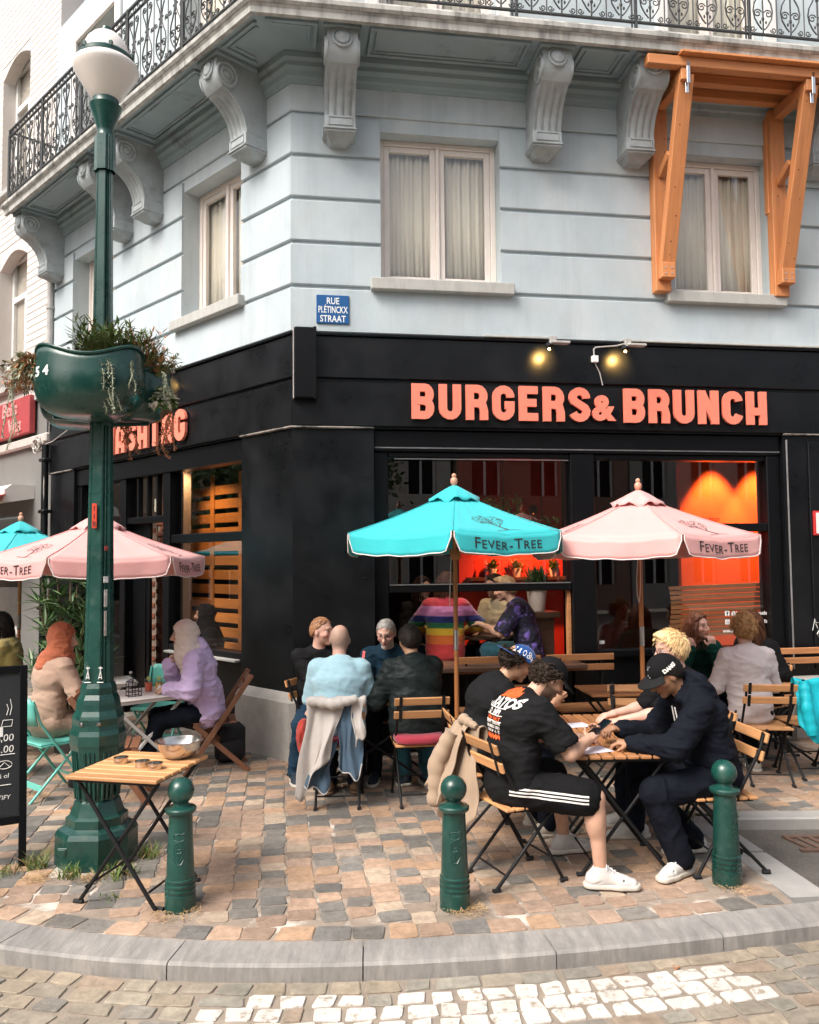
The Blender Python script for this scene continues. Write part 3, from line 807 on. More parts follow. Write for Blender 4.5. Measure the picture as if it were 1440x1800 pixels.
part(m, 'worn_bead', pmat('worn_grey_bead', (.12, .12, .12), .6, .3, 8, 0), FR)
m = MB(); m.box((.942, DG, 1.642), (2.818, DG + .008, 2.898)); part(m, 'pane', GLASS_B, FR)
m = MB(); m.box((3.077, DG, 2.237), (5.003, DG + .008, 2.898)); part(m, 'pane', GLASS_B, FR)
m = MB(); m.box((3.077, DG, .945), (5.003, DG + .008, 2.148)); part(m, 'pane', GLASS_B, FR)
rect_frame(FR, [((3.077, .06, .87), (5.003, .24, .943))], 'frame_rail')
m = MB(); m.box((3.077, .10, .02), (5.003, .24, .868)); part(m, 'stall_riser', BLACKW, FR)
m = MB(); m.box((.942, .10, .02), (2.818, .24, .80)); part(m, 'stall_riser', BLACKW, FR)
COUNTER = pmat('dark_counter_wood', (.10, .055, .035), .45, .25, 7, .15, 60, stretch=(.5, 6, 6))
m = MB(); m.box((.90, -.22, .802), (2.86, .40, .846), .006); part(m, 'hatch_counter', COUNTER, FR)
m = MB(); m.box((2.775, .10, .848), (2.815, .16, 1.558), .004); part(m, 'hatch_jamb', WOOD_M, FR)
# panel grooves on the right pilaster
m = MB(); m.box((5.20, -.012, .7), (5.212, -.0005, 3.12)); part(m, 'pilaster_edge', pmat('grey_edge', (.22, .22, .22), .6, .3, 6, 0), FR)
m = MB(); m.box((5.45, -.02, .7), (XR1, -.0006, 3.1), .006); part(m, 'pilaster_panel', BLACK, FR)
# black duct box on the corner
m = MB(); m.box((.015, -.13, 3.44), (.225, -.033, 4.13), .012); m.box((.20, -.135, 3.43), (.228, -.034, 4.135), .004); part(m, 'duct_box', BLACKW, FR)
m = MB(); m.box((.004, -.105, 3.44), (.0145, -.04, 4.15), .002); part(m, 'duct_edge', PIPE, FR)

# side street shopfront (left)
rect_frame(FL, [((-4.995, .03, 2.94), (-.87, .22, 3.165)), ((-2.44, .07, 2.10), (-.87, .20, 2.20))], 'frame_rail')
rect_frame(FL, [((-2.60, .05, .02), (-2.445, .24, 2.938)), ((-3.70, .05, .02), (-3.56, .24, 2.938)), ((-4.995, .05, .02), (-4.88, .24, 2.938)), ((-.93, .06, .02), (-.868, .22, 2.938))], 'frame_post')
rect_frame(FL, [((-3.558, .07, 2.36), (-2.602, .20, 2.44)), ((-2.443, .05, .80), (-.932, .22, .93)), ((-4.878, .05, .80), (-3.702, .22, .93))], 'frame_rail')
for lo, hi in (((-2.443, .13, 2.202), (-.932, .138, 2.936)), ((-2.443, .13, .932), (-.932, .138, 2.098)), ((-3.558, .13, 2.442), (-2.602, .138, 2.936)), ((-4.878, .13, .932), (-3.702, .138, 2.936))):
    m = MB(); m.box(lo, hi); part(m, 'pane', GLASS_B, FL)
for x in (-3.32, -3.08, -2.84):
    m = MB(); m.box((x - .018, .10, 2.442), (x + .018, .16, 2.936)); part(m, 'glazing_bar', BLACKW, FL)
for a_, b_ in ((-2.443, -.932), (-4.878, -3.702)): m = MB(); m.box((a_, .08, .02), (b_, .22, .798)); part(m, 'stall_riser', BLACKW, FL)
m = MB(); m.box((-2.42, -.03, .84), (-.95, .045, .865), .004); part(m, 'window_ledge', SILL, FL)
m = MB(); m.box((-3.556, .16, .03), (-3.12, .2, 2.356), .004); m.box((-3.46, .15, .2), (-3.2, .1595, 2.2)); part(m, 'door', BLACKW, FL)
DGL = glass_mat('dark_glass', (.5, .5, .5), extra=.03)
# interior shells
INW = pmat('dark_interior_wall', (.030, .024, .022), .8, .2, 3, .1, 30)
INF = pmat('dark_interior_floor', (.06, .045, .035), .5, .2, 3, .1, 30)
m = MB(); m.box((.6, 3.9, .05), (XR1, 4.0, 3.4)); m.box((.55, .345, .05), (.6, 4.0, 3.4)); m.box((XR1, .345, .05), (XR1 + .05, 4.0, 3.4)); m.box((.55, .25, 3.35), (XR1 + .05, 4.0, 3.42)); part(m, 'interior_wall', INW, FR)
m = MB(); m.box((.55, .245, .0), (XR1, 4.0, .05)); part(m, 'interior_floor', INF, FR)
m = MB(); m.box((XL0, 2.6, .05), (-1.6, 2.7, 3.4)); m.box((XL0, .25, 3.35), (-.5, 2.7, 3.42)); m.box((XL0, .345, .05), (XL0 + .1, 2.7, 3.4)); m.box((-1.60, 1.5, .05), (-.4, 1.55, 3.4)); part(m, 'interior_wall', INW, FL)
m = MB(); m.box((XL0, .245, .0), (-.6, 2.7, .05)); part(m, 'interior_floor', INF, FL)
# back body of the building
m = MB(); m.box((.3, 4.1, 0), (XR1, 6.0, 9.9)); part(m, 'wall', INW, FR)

# ================================================================ NEXT HOUSE (white painted brick)
nb = empty('white_brick_house', (CX, CY, 0), 0, 'white painted brick house with grey ground floor next to the blue building', 'building')
WBRICK = pmat('white_painted_brick', (.67, .615, .575), .7, .05, 4, .3, 60, rnd=.025)
WMORT = pmat('white_joint', (.645, .59, .55), .8, .06, 5, .3, 60)
GREYW = pmat('grey_shop_render', (.20, .195, .185), .7, .06, 3, .2, 50)
NX0 = -15.0; NX1 = XL0 - .012
nops = [(-8.25, -7.02, 4.75, 7.05), (-8.25, -7.02, 8.1, 10.4), (-11.2, -10.0, 4.75, 7.05), (-11.2, -10.0, 8.1, 10.4)]
m = MB(); slabs(m, NX0, NX1, 4.45, 12.5, nops, .06, .40); m.obj('wall', WMORT, nb, None, FL)
m = MB(); slabs(m, NX0, NX1, 0, 4.449, [(-10.5, -6.95, .75, 2.66)], .03, .40); m.obj('shop_wall', GREYW, nb, None, FL)
z = 4.47
while z < 12.3:
    segs = [(NX0, NX1)]
    for o in nops:
        if z + .1 > o[2] and z < o[3]:
            ns = []
            for a, b in segs:
                if o[0] > a and o[1] < b: ns += [(a, o[0]), (o[1], b)]
                else: ns.append((a, b))
            segs = ns
    for a, b in segs:
        m = MB(); m.box((a, .052, z), (b, .062, z + .104), .004); m.obj('brick_course', WBRICK, nb, None, FL)
    z += .112
for o in nops:
    m = MB(); xm = (o[0] + o[1]) / 2; d = .26
    for lo, hi in (((o[0], o[2]), (o[0] + .08, o[3])), ((o[1] - .08, o[2]), (o[1], o[3])), ((o[0] + .08, o[3] - .08), (o[1] - .08, o[3])), ((o[0] + .08, o[2]), (o[1] - .08, o[2] + .08)), ((o[0] + .08, o[2] + 1.55), (o[1] - .08, o[2] + 1.65)), ((xm - .04, o[2] + .08), (xm + .04, o[2] + 1.55))):
        m.box((lo[0], d, lo[1]), (hi[0], d + .06, hi[1]), .005)
    wn = m.obj('window', WHITE, nb, None, FL)
    m = MB(); m.box((o[0] + .07, d + .028, o[2] + .07), (o[1] - .07, d + .034, o[3] - .07)); m.obj('pane', GLASS, wn)
    m = MB(); m.box((o[0] + .02, d + .065, o[2] + .02), (o[1] - .02, d + .072, o[3] - .02)); m.obj('blind', BLIND, wn)
    # arched head
    m = MB(); n = 10; pts = []
    for i in range(n + 1):
        t = i / n; pts.append((o[0] + (o[1] - o[0]) * t, o[3] - .22 + .20 * math.sin(PI * t)))
    poly = [(o[0], o[3])] + pts + [(o[1], o[3])]
    m.prism(poly, .061, d - .01, 'y'); m.obj('window_arch', WBRICK, nb, None, FL)
    m = MB(); m.box((o[0] - .08, -.06, o[2] - .1), (o[1] + .08, .25, o[2]), .01); m.obj('window_sill', SILL, nb, None, FL)
m = MB(); m.box((NX0, -.06, 3.66), (NX1 - .06, .028, 3.80), .02); m.obj('shop_cornice', pmat('pale_cornice', (.55, .50, .46), .7, .1, 4, .1, 40), nb, None, FL)
m = MB(); m.box((NX0, -.03, 4.35), (NX1 - .02, .028, 4.44), .01); m.obj('shop_cornice', SILL, nb, None, FL)
m = MB(); m.box((-10.5, .12, .75), (-6.95, .20, .85)); m.box((-7.05, .12, .85), (-6.95, .2, 2.66)); m.box((-8.8, .12, .85), (-8.7, .2, 2.66)); m.obj('shop_frame', WHITE, nb, None, FL)
m = MB(); m.box((-10.5, .15, .85), (-7.05, .158, 2.66)); m.obj('pane', GLASS_B, nb, None, FL)
m = MB(); m.box((-10.5, .8, .75), (-6.9, .85, 2.7)); m.obj('shop_interior', pmat('brown_shop_inside', (.16, .10, .06), .8, .5, 2.5, .1, 20), nb, None, FL)
# shop sign
SIGNR = pmat('red_sign_board', (.42, .06, .065), .55, .08, 6, .1, 50)
ss = empty('shop_sign', (CX, CY, 0), 0, 'red shop sign board with pale pink lettering above the grey shop', 'sign')
m = MB(); m.box((-9.6, -.10, 3.86), (-6.42, -.004, 4.44), .01); m.obj('board', SIGNR, ss, None, FL)
PINKL = pmat('pink_sign_letters', (.80, .32, .30), .5, .05, 8, 0)
for s_, x_, z_, sz in (('Bella', -7.55, 4.20, .30), ('Vita', -7.30, 3.92, .32)):
    o = link('lettering', text_mesh(s_, sz, .008, off=.006, shear=.15, sx=1.15), PINKL, ss, FL @ T(x_, -.105, z_) @ RX(R(90)))
# awning
aw = empty('shop_awning', (CX, CY, 0), 0, 'rolled red awning in a pale cassette on the grey shop', 'awning')
m = MB(); m.prism([(-.42, 2.80), (-.40, 2.98), (-.30, 3.06), (.028, 3.06), (.028, 2.86), (-.30, 2.80)], -10.0, -6.5, 'x'); m.obj('cassette', pmat('awning_white', (.72, .66, .62), .5, .05, 5, 0), aw, None, FL)
m = MB(); m.prism([(-1.05, 2.62), (-1.03, 2.74), (-.97, 2.78), (-.92, 2.72), (-.93, 2.62)], -10.0, -6.35, 'x'); m.obj('front_bar', WHITE, aw, None, FL)
m = MB(); m.prism([(-1.0, 2.70), (-.40, 2.90), (-.40, 2.91), (-1.0, 2.715)], -10.0, -6.45, 'x'); m.obj('canvas', pmat('red_canvas', (.62, .05, .035), .7, .05, 5, .1, 80), aw, None, FL)

# ================================================================ ACROSS THE STREET (seen only in the window reflections)
def far_house(name, label, M, W, Hh, col, seed):
    r = random.Random(seed); e = empty(name, (M.translation.x, M.translation.y, 0), 0, label, 'building')
    M = T(-M.translation.x, -M.translation.y, 0) @ M
    wm = pmat('opposite_' + name + str(seed), col, .85, .1, 2, .1, 20)
    ops = []; n = max(2, int(W / 1.9)); st = W / n
    for fl in range(3):
        for i in range(n): ops.append((i * st + st * .25, i * st + st * .75, .9 + fl * 3.1, 2.9 + fl * 3.1))
    m = MB(); slabs(m, 0, W, 0, Hh, ops, 0, .3); m.obj('wall', wm, e, None, M)
    m = MB(); m.box((-.1, -.25, Hh), (W + .1, .3, Hh + .3)); m.obj('cornice', wm, e, None, M)
    m = MB(); m.box((0, .6, 0), (W, .65, Hh)); m.obj('inside', DARKIN, e, None, M)
    for o in ops:
        m = MB(); xm = (o[0] + o[1]) / 2
        for lo, hi in (((o[0], o[2]), (o[0] + .07, o[3])), ((o[1] - .07, o[2]), (o[1], o[3])), ((xm - .04, o[2]), (xm + .04, o[3])), ((o[0] + .07, o[3] - .07), (xm - .04, o[3])), ((xm + .04, o[3] - .07), (o[1] - .07, o[3]))): m.box((lo[0], .15, lo[1]), (hi[0], .2, hi[1]))
        m.obj('window', WHITE, e, None, M)
    return e
# local y runs into each house
far_house('opposite_house', 'grey stone house across the street', frame(Vector((-1, 0, 0)), Vector((0, -1, 0)), (-1.0, -9.5, 0)), 8.0, 8.5, (.46, .43, .39), 1)
far_house('opposite_house', 'cream house across the street beside the grey one', frame(Vector((-1, 0, 0)), Vector((0, -1, 0)), (7.2, -9.5, 0)), 8.0, 9.0, (.55, .50, .44), 2)
far_house('opposite_house', 'brick house across the street at the far end', frame(Vector((-1, 0, 0)), Vector((0, -1, 0)), (14.0, -9.5, 0)), 6.6, 8.2, (.30, .18, .13), 3)
far_house('opposite_house', 'pale house on the side street corner', frame(Vector((0, 1, 0)), Vector((-1, 0, 0)), (-13.5, -2.0, 0)), 17.0, 8.0, (.26, .22, .19), 4)
far_house('opposite_house', 'dark stone house across the street beyond the brick one', frame(Vector((-1, 0, 0)), Vector((0, -1, 0)), (24.5, -9.5, 0)), 10.4, 8.6, (.40, .37, .33), 5)

LEAF_D = pmat('tree_leaf', (.06, .11, .03), .5, .4, 3, 0, rnd=.1)
BARK = pmat('bark', (.10, .08, .06), .9, .3, 12, .4, 40)
def street_tree(x, y, h, label):
    e = empty('street_tree', (x, y, 0), 0, label, 'tree')
    m = MB(); m.tube([(0, 0, 0), (.05, 0, h * .3), (0, .1, h * .6), (.1, .05, h * .85)], [.16, .13, .09, .04], 9)
    for k in range(7):
        a = k * 2.4; m.tube([(0, .05, h * .42 + k * .12), (math.cos(a) * .7, math.sin(a) * .7, h * .6 + k * .15), (math.cos(a) * 1.3, math.sin(a) * 1.3, h * .75 + k * .1)], [.06, .04, .02], 6)
    m.obj('trunk', BARK, e, 40)
    r = np.random.RandomState(abs(int(x * 10)) + 99); n = 2600
    c = r.normal(size=(60, 3)); c /= np.linalg.norm(c, axis=1)[:, None]; c *= (r.rand(60, 1) ** .4) * np.array([1.5, 1.5, 1.6]); c += np.array([0, 0, h * .78])
    P = c[r.randint(0, 60, n)] + r.normal(size=(n, 3)) * .27; A = r.normal(size=(n, 3)); A /= np.linalg.norm(A, axis=1)[:, None]; B = np.cross(A, r.normal(size=(n, 3))); B /= np.linalg.norm(B, axis=1)[:, None]
    s = .07 + r.rand(n, 1) * .06; V = np.stack([P - A * s, P + B * s * .6, P + A * s, P - B * s * .6], 1).reshape(-1, 3)
    me = bpy.data.meshes.new('crown'); me.from_pydata(V.tolist(), [], [(4 * i, 4 * i + 1, 4 * i + 2, 4 * i + 3) for i in range(n)]); link('crown', me, LEAF_D, e)
street_tree(-3.2, -5.2, 5.2, 'leafy street tree across the road reflected in the panes')
street_tree(2.6, -6.0, 5.6, 'taller leafy street tree across the road reflected in the panes')
street_tree(-10.2, 10.2, 4.2, 'leafy street tree down the side street')

# ================================================================ LETTERING ON THE BUILDING
def arc(cx, cz, rx, rz, a0, a1, n=7):
    return [(cx + rx * math.cos(R(a0 + (a1 - a0) * i / n)), cz + rz * math.sin(R(a0 + (a1 - a0) * i / n))) for i in range(n + 1)]
TS = .225; hw = TS / 2; LX, RXX = hw, .62 - hw; ZB, ZT = hw, 1 - hw
GL = {
 'B': [[(LX, 0), (LX, 1)], [(LX, ZT)] + arc(.36, .70, RXX - .37, ZT - .70, 90, -70) + [(LX, .52)], [(LX, .52), (.33, .52)] + arc(.36, .31, RXX - .36, .31 - ZB, 80, -90) + [(LX, ZB)]],
 'U': [[(LX, 1), (LX, .31)] + arc(.31, .31, .31 - hw, .31 - hw, 180, 360) + [(RXX, 1)]],
 'R': [[(LX, 0), (LX, 1)], [(LX, ZT)] + arc(.33, .68, RXX - .34, ZT - .68, 90, -90) + [(LX, .48)], [(.34, .49), (.47, .40), (RXX, .25), (RXX, 0)]],
 'G': [[(RXX, .66)] + arc(.31, .68, .31 - hw, .32 - hw, 10, 180) + [(LX, .32)] + arc(.31, .31, .31 - hw, .31 - hw, 180, 350)[1:] + [(RXX, .44), (.35, .44)]],
 'E': [[(LX, 0), (LX, 1)], [(LX, ZT), (.54, ZT)], [(LX, .52), (.50, .52)], [(LX, ZB), (.54, ZB)]],
 'S': [[(RXX, .68)] + arc(.31, .70, .31 - hw, .30 - hw, 15, 185) + [(LX + .04, .60), (.31, .50), (RXX - .04, .40)] + arc(.31, .30, .31 - hw, .30 - hw, 5, -165)],
 'N': [[(LX, 0), (LX, 1)], [(LX, .93), (RXX, .07)], [(RXX, 0), (RXX, 1)]],
 'C': [[(RXX, .70)] + arc(.31, .68, .31 - hw, .32 - hw, 8, 180) + [(LX, .32)] + arc(.31, .32, .31 - hw, .32 - hw, 180, 352)],
 'H': [[(LX, 0), (LX, 1)], [(RXX, 0), (RXX, 1)], [(LX, .40), (RXX, .40)]],
 'A': [[(LX, 0), (LX, .60)] + arc(.31, .66, .31 - hw, .34 - hw, 170, 10) + [(RXX, .60), (RXX, 0)], [(LX, .30), (RXX, .30)]],
 'T': [[(.31, 0), (.31, 1)], [(.0, ZT), (.62, ZT)]],
 '&': [[(.70, .05), (.30, .52)] + arc(.33, .69, .15, .16, 200, -30, 9) + [(.20, .40)] + arc(.27, .25, .17, .15, 150, 300, 7) + [(.64, .36)]],
}
def ribbon(mb, pts, wd, y0, y1, sc_, x0, z0):
    P = [Vector((p[0] * sc_ + x0, p[1] * sc_ + z0)) for p in pts]
    Q = [P[0]]
    for p in P[1:]:
        if (p - Q[-1]).length > 1e-4: Q.append(p)
    P = Q; n = len(P); hw_ = wd * sc_ / 2; Lf = []; Rt = []
    for i in range(n):
        a = (P[i] - P[i - 1]).normalized() if i else None; b = (P[i + 1] - P[i]).normalized() if i < n - 1 else None
        if a is None: nn = Vector((-b.y, b.x)); k = 1
        elif b is None: nn = Vector((-a.y, a.x)); k = 1
        else:
            t = (a + b); t = t.normalized() if t.length > .1 else a
            nn = Vector((-t.y, t.x)); k = min(1.6, 1 / max(.4, nn.dot(Vector((-a.y, a.x)))))
        Lf.append(P[i] + nn * hw_ * k); Rt.append(P[i] - nn * hw_ * k)
    vs = []
    for i in range(n): vs += [(Lf[i].x, y0, Lf[i].y), (Rt[i].x, y0, Rt[i].y), (Lf[i].x, y1, Lf[i].y), (Rt[i].x, y1, Rt[i].y)]
    fs = []
    for i in range(n - 1):
        a, b = 4 * i, 4 * i + 4
        fs += [(a, a + 1, b + 1, b), (a + 2, b + 2, b + 3, a + 3), (a, b, b + 2, a + 2), (a + 1, a + 3, b + 3, b + 1)]
    fs += [(0, 2, 3, 1), (4 * n - 4, 4 * n - 3, 4 * n - 1, 4 * n - 2)]
    mb.add(vs, fs)
def letter_sign(name, label, F, word, x0, x1, z0, h):
    e = empty(name, (CX, CY, 0), 0, label, 'sign')
    adv = [(.62 if c not in 'E&' else (.56 if c == 'E' else .74)) for c in word]; gap = .135
    tot = sum(adv) + gap * (len(word) - 1); sx = (x1 - x0) / (tot * h); x = x0
    for c, a in zip(word, adv):
        m = MB(); hh = h if c != '&' else h * .80
        if c == '&':
            link('letter', text_mesh('&', hh * 1.22, .016, off=.016), CORAL, e, F @ T(x - .02, -.068, z0 + (h - hh) * .45) @ RX(R(90)))
            x += (a + gap) * h * sx; continue
        for k, st in enumerate(GL[c]): ribbon(m, st, TS, -.085 - .0012 * k, -.052, hh, 0, 0)
        m.obj('letter', CORAL, e, None, F @ T(x, 0, z0 + (h - hh) * .45) @ Matrix.Diagonal((sx, 1, 1, 1)))
        m = MB(); m.box((.15 * hh * 1, -.0525, .45 * hh), (.2 * hh, -.0325, .5 * hh)); m.obj('standoff', BLACKW, e, None, F @ T(x, 0, z0 + .01) @ Matrix.Diagonal((sx, 1, 1, 1)))
        x += (a + gap) * h * sx
letter_sign('burger_sign', 'coral raised letters reading BURGERS&BRUNCH on the black fascia', FR, 'BURGERS&BRUNCH', 1.158, 4.945, 3.262, .352)
letter_sign('name_sign', 'coral raised letters reading HASHTAG on the side street fascia', FL, 'HASHTAG', -3.86, -1.87, 3.25, .36)
# enamel street name plate
sp = empty('street_name_plate', (CX, CY, 0), 0, 'blue enamel street name plate with white lettering on the plaster', 'sign')
ENB = pmat('blue_enamel', (.004, .085, .26), .3, .05, 8, .05, 30, coat=.3)
m = MB(); m.box((.232, -.045, 4.19), (.552, -.0325, 4.475), .005); m.obj('plate', ENB, sp, None, FR)
ENW = pmat('white_enamel', (.82, .82, .80), .3, .02, 8, 0)
for s_, z_ in (('RUE', 4.385), ('PLÉTINCKX', 4.298), ('STRAAT', 4.208)):
    o = link('lettering', text_mesh(s_, .092, .001, 'CENTER', sx=(.60 if len(s_) > 7 else .76), off=.0012), ENW, sp, FR @ T(.392, -.0465, z_) @ RX(R(90)))
# door sign at the right
hs_ = empty('letter_plate', (CX, CY, 0), 0, 'small white plate with red border and letter H on the black pilaster', 'sign')
m = MB(); m.box((5.47, -.05, 2.10), (5.80, -.0206, 2.36), .004); m.obj('border', pmat('red_border', (.55, .03, .03), .4, .05, 8, 0), hs_, None, FR)
m = MB(); m.box((5.49, -.0535, 2.12), (5.78, -.0505, 2.34)); m.obj('plate', ENW, hs_, None, FR)
link('lettering', text_mesh('HORECA', .17, .001, sx=.7, off=.003), pmat('dark_red_ink', (.25, .02, .03), .5, .02, 5, 0), hs_, FR @ T(5.515, -.0545, 2.165) @ RX(R(90)))
# chalk scribble
gf = empty('graffiti_scribble', (CX, CY, 0), 0, 'thin white scribbled tag on the black wall at the right edge', 'graffiti')
m = MB(); m.tube([(5.42 + a * .01, -.026, 1.1 + b * .01) for a, b in ((0, 0), (3, 12), (6, 2), (2, 9), (12, 7), (5, -4), (10, -10), (14, 8), (17, 16), (18, -6), (24, 4))], .0035, 4); m.obj('stroke', ENW, gf, None, FR)
# floodlights with warm beams on the fascia
BULB = pmat('lit_bulb', (1, .8, .5), .4, 0, 5, 0, emit=((1.0, .62, .22), 14.0))
def flood(F, x, label, power, side):
    e = empty('floodlight', (CX, CY, 0), 0, label, 'floodlight', 'floodlights on the black fascia')
    m = MB(); m.box((x + .02, -.10, 4.06), (x + .09, -.034, 4.135), .006); m.obj('junction_box', PIPE, e, None, F)
    m = MB(); m.tube([(x + .05, -.09, 4.07), (x + .03, -.20, 4.05), (x, -.26, 4.02)], .012, 6); m.box((x - .03, -.30, 4.005), (x + .16, -.22, 4.03), .006); m.obj('arm', PIPE, e, None, F)
    m = MB(); m.M = T(x - .035, -.22, 3.985) @ RX(R(-50)); m.lathe([(.014, .05), (.03, .04), (.036, -.01), (.036, -.03), (.030, -.03), (.030, -.012), (.01, -.01)], 14); m.obj('lamp_head', IRON, e, 40, F)
    m = MB(); m.ball((x - .035, -.208, 3.968), .018, 10, 7); m.obj('bulb', BULB, e, 60, F)
    l = bpy.data.lights.new('floodlight_beam', 'SPOT'); l.energy = power; l.color = (1, .58, .16); l.spot_size = R(105); l.spot_blend = .9; l.shadow_soft_size = .02
    lo = bpy.data.objects.new('floodlight_beam', l); COL.objects.link(lo); lo.parent = e
    p = F @ Vector((x - .035, -.185, 3.95)); q = F @ Vector((x - .04, 0.0, 3.90))
    lo.location = p; lo.rotation_euler = (q - p).to_track_quat('-Z', 'Y').to_euler()
flood(FR, 2.56, 'small floodlight glowing on the fascia nearer the street plate', 14, 1)
flood(FR, 3.36, 'small floodlight glowing on the fascia beside the junction box', 14, 1)
flood(FL, -2.25, 'small floodlight glowing on the side street fascia above HASHTAG', 14, 1)
jb = empty('junction_box', (CX, CY, 0), 0, 'white junction box on a bent cable between the two floodlights', 'box')
m = MB(); m.box((3.03, -.075, 3.88), (3.10, -.034, 3.95), .006); m.obj('box', ENW, jb, None, FR)
m = MB(); m.tube([(3.065, -.04, 3.95), (3.06, -.045, 4.02), (3.08, -.045, 4.04), (3.3, -.06, 4.06), (3.38, -.07, 4.08)], .009, 6); m.tube([(3.07, -.04, 3.88), (3.12, -.04, 3.78), (3.15, -.04, 3.65)], .006, 5); m.obj('cable', PIPE, jb, None, FR)

# ================================================================ TIMBER PROP under the balcony
tp = empty('timber_prop', (CX, CY, 0), 0, 'new orange pine prop frame holding up the balcony over the window', 'prop')
PINE = pmat('orange_pine', (.60, .235, .085), .55, .18, 6, .15, 60, stretch=(5, 5, .35), rnd=.10, col2=(.50, .19, .07), mixs=3.5, mlo=.5, mhi=.72)
KNOT = pmat('pine_knot', (.14, .045, .018), .6, .2, 20, .1, 50)
def pine_bar(a, b, wx, wy, name, up=(0, 0, 1)):
    m = MB(); a = Vector(a); b = Vector(b); L = (b - a).length
    # build along local z so that the grain follows the bar
    m.box((-wx / 2, -wy / 2, 0), (wx / 2, wy / 2, L), .006)
    d = (b - a).normalized(); s = Vector((1, 0, 0)); s = (s - d * s.dot(d))
    if s.length < .1: s = Vector((0, 1, 0)); s = s - d * s.dot(d)
    s.normalize(); t = d.cross(s)
    M = Matrix(((s.x, t.x, d.x, a.x), (s.y, t.y, d.y, a.y), (s.z, t.z, d.z, a.z), (0, 0, 0, 1)))
    o = m.obj(name, PINE, tp, None, FR @ M)
    for _ in range(int(L * 3)):
        mm = MB(); zz = random.uniform(.1, L - .1); xx = random.uniform(-wx * .3, wx * .3)
        mm.M = T(xx, -wy / 2 - .0002, zz) @ RX(R(90)); mm.lathe([(random.uniform(.006, .012), -.001), (.005, .0012)], 8); mm.obj('knot', KNOT, o)
    return o
for x in (3.80, 5.14):
    pine_bar((x, -.085, 4.63), (x, -.085, 6.66), .165, .11, 'post')
    pine_bar((x + .02, -.175, 4.88), (x + .02, -.66, 6.62), .155, .085, 'diagonal_brace')
    pine_bar((x, -.16, 6.60), (x, -.72, 6.60), .10, .12, 'head_strut')
    pine_bar((x, -.14, 5.85), (x, -.36, 5.98), .07, .08, 'tie')
    pine_bar((x + .01, -.19, 4.74), (x + .01, -.19, 4.90), .15, .10, 'block')
    m = MB(); m.box((x + .0, -.735, 6.50), (x + .035, -.722, 6.72), .002); m.box((x + .0, -.70, 6.42), (x + .035, -.692, 6.56), .002); m.obj('metal_strap', CHROME, tp, None, FR)
    for zz in (4.78, 4.84):
        for dx in (-.03, .04):
            m = MB(); m.M = T(x + dx, -.2415, zz) @ RX(R(90)); m.lathe([(.008, 0), (.008, .004)], 8); m.obj('screw', CHROME, tp, None, FR)
pine_bar((5.07, -.045, 5.55), (5.07, -.045, 6.6), .05, .07, 'post')
for y, z, x0 in ((-.69, 6.715, 3.40), (-.44, 6.715, 3.62), (-.20, 6.715, 3.62)):
    pine_bar((x0, y, z), (6.6, y, z), .09, .10, 'beam')
m = MB(); m.box((3.72, -.80, 6.768), (6.6, -.30, 6.792), .003); m.obj('bearing_board', PINE, tp, None, FR)

# ================================================================ LAMP POST
lp = empty('street_lamp', (-2.02, 5.35, 0), 0, 'tall dark green cast iron street lamp with white globe and flower basket', 'street lamp')
def octo(prof, ph=PI / 8):
    m = MB(); m.lathe(prof, 8, ph=ph); return m
m = octo([(.250, -.02), (.250, .185), (.235, .215), (.19, .235), (.188, .285), (.165, .30), (.15, .34), (.138, .38), (.12, .395)]); m.obj('base', GREEN, lp)
m = MB(); m.box((-.155, -.234, .105), (-.095, -.2285, .145), .002); m.box((-.147, -.2385, .112), (-.103, -.2335, .138), .001); m.obj('maker_plate', GREEN, lp)
m = octo([(.125, .39), (.145, .55), (.166, .72), (.172, .74), (.172, .80), (.160, .83), (.155, .86), (.158, .90), (.152, .92), (.138, .95), (.134, .99), (.128, 1.02), (.112, 1.05), (.110, 1.09), (.098, 1.12)]); m.obj('pedestal', GREEN, lp)
for k in range(8):
    a = PI / 8 + k * PI / 4 + PI / 8
    m = MB(); m.M = RZ(a)
    for dy in (-.028, 0, .028): m.tube([(.128, dy, .40), (.152, dy, .70)], .009, 5)
    m.obj('pedestal_rib', GREEN, lp)
for zz, rr in ((.885, .150), (.885, .150)):
    for a in (-PI / 2 - .35, -PI / 2 + .38):
        m = MB(); m.M = RZ(a + PI / 2) @ T(0, -rr, .875) @ RX(R(90)); m.lathe([(.014, -.01), (.014, .006), (.006, .009)], 10); m.obj('bolt', CHROME, lp)
def fluted(z0, z1, r0, r1, gd=.010):
    m = MB(); n = 48; vs = []; zs = [z0 + (z1 - z0) * i / 4 for i in range(5)]
    for i, z in enumerate(zs):
        rr = r0 + (r1 - r0) * i / 4
        for k in range(n):
            a = 2 * PI * k / n; f = (k % 6)
            oc = math.cos(PI / 8) / math.cos(((a + 0) % (PI / 4)) - PI / 8) * 1.02
            gr_ = gd if (k // 6) % 2 == 0 and f in (2, 4) else 0
            vs.append(((rr * oc - gr_) * math.cos(a + PI / 8), (rr * oc - gr_) * math.sin(a + PI / 8), z))
    fs = [(i * n + k, i * n + (k + 1) % n, (i + 1) * n + (k + 1) % n, (i + 1) * n + k) for i in range(4) for k in range(n)]
    m.add(vs, fs); return m
fluted(1.10, 4.50, .090, .050).obj('shaft', GREEN, lp)
fluted(4.50, 4.74, .068, .066, .006).obj('collar', GREEN, lp)
m = MB(); m.lathe([(.058, 4.74), (.048, 4.76), (.052, 4.79), (.10, 4.93), (.105, 4.95), (.088, 4.955), (.082, 4.965), (.085, 4.99), (.083, 5.01)], 24); m.obj('lamp_neck', GREEN, lp, 40)
GLOBE = pmat('milky_globe', (.84, .79, .74), .22, .04, 3, 0, spec=.5)
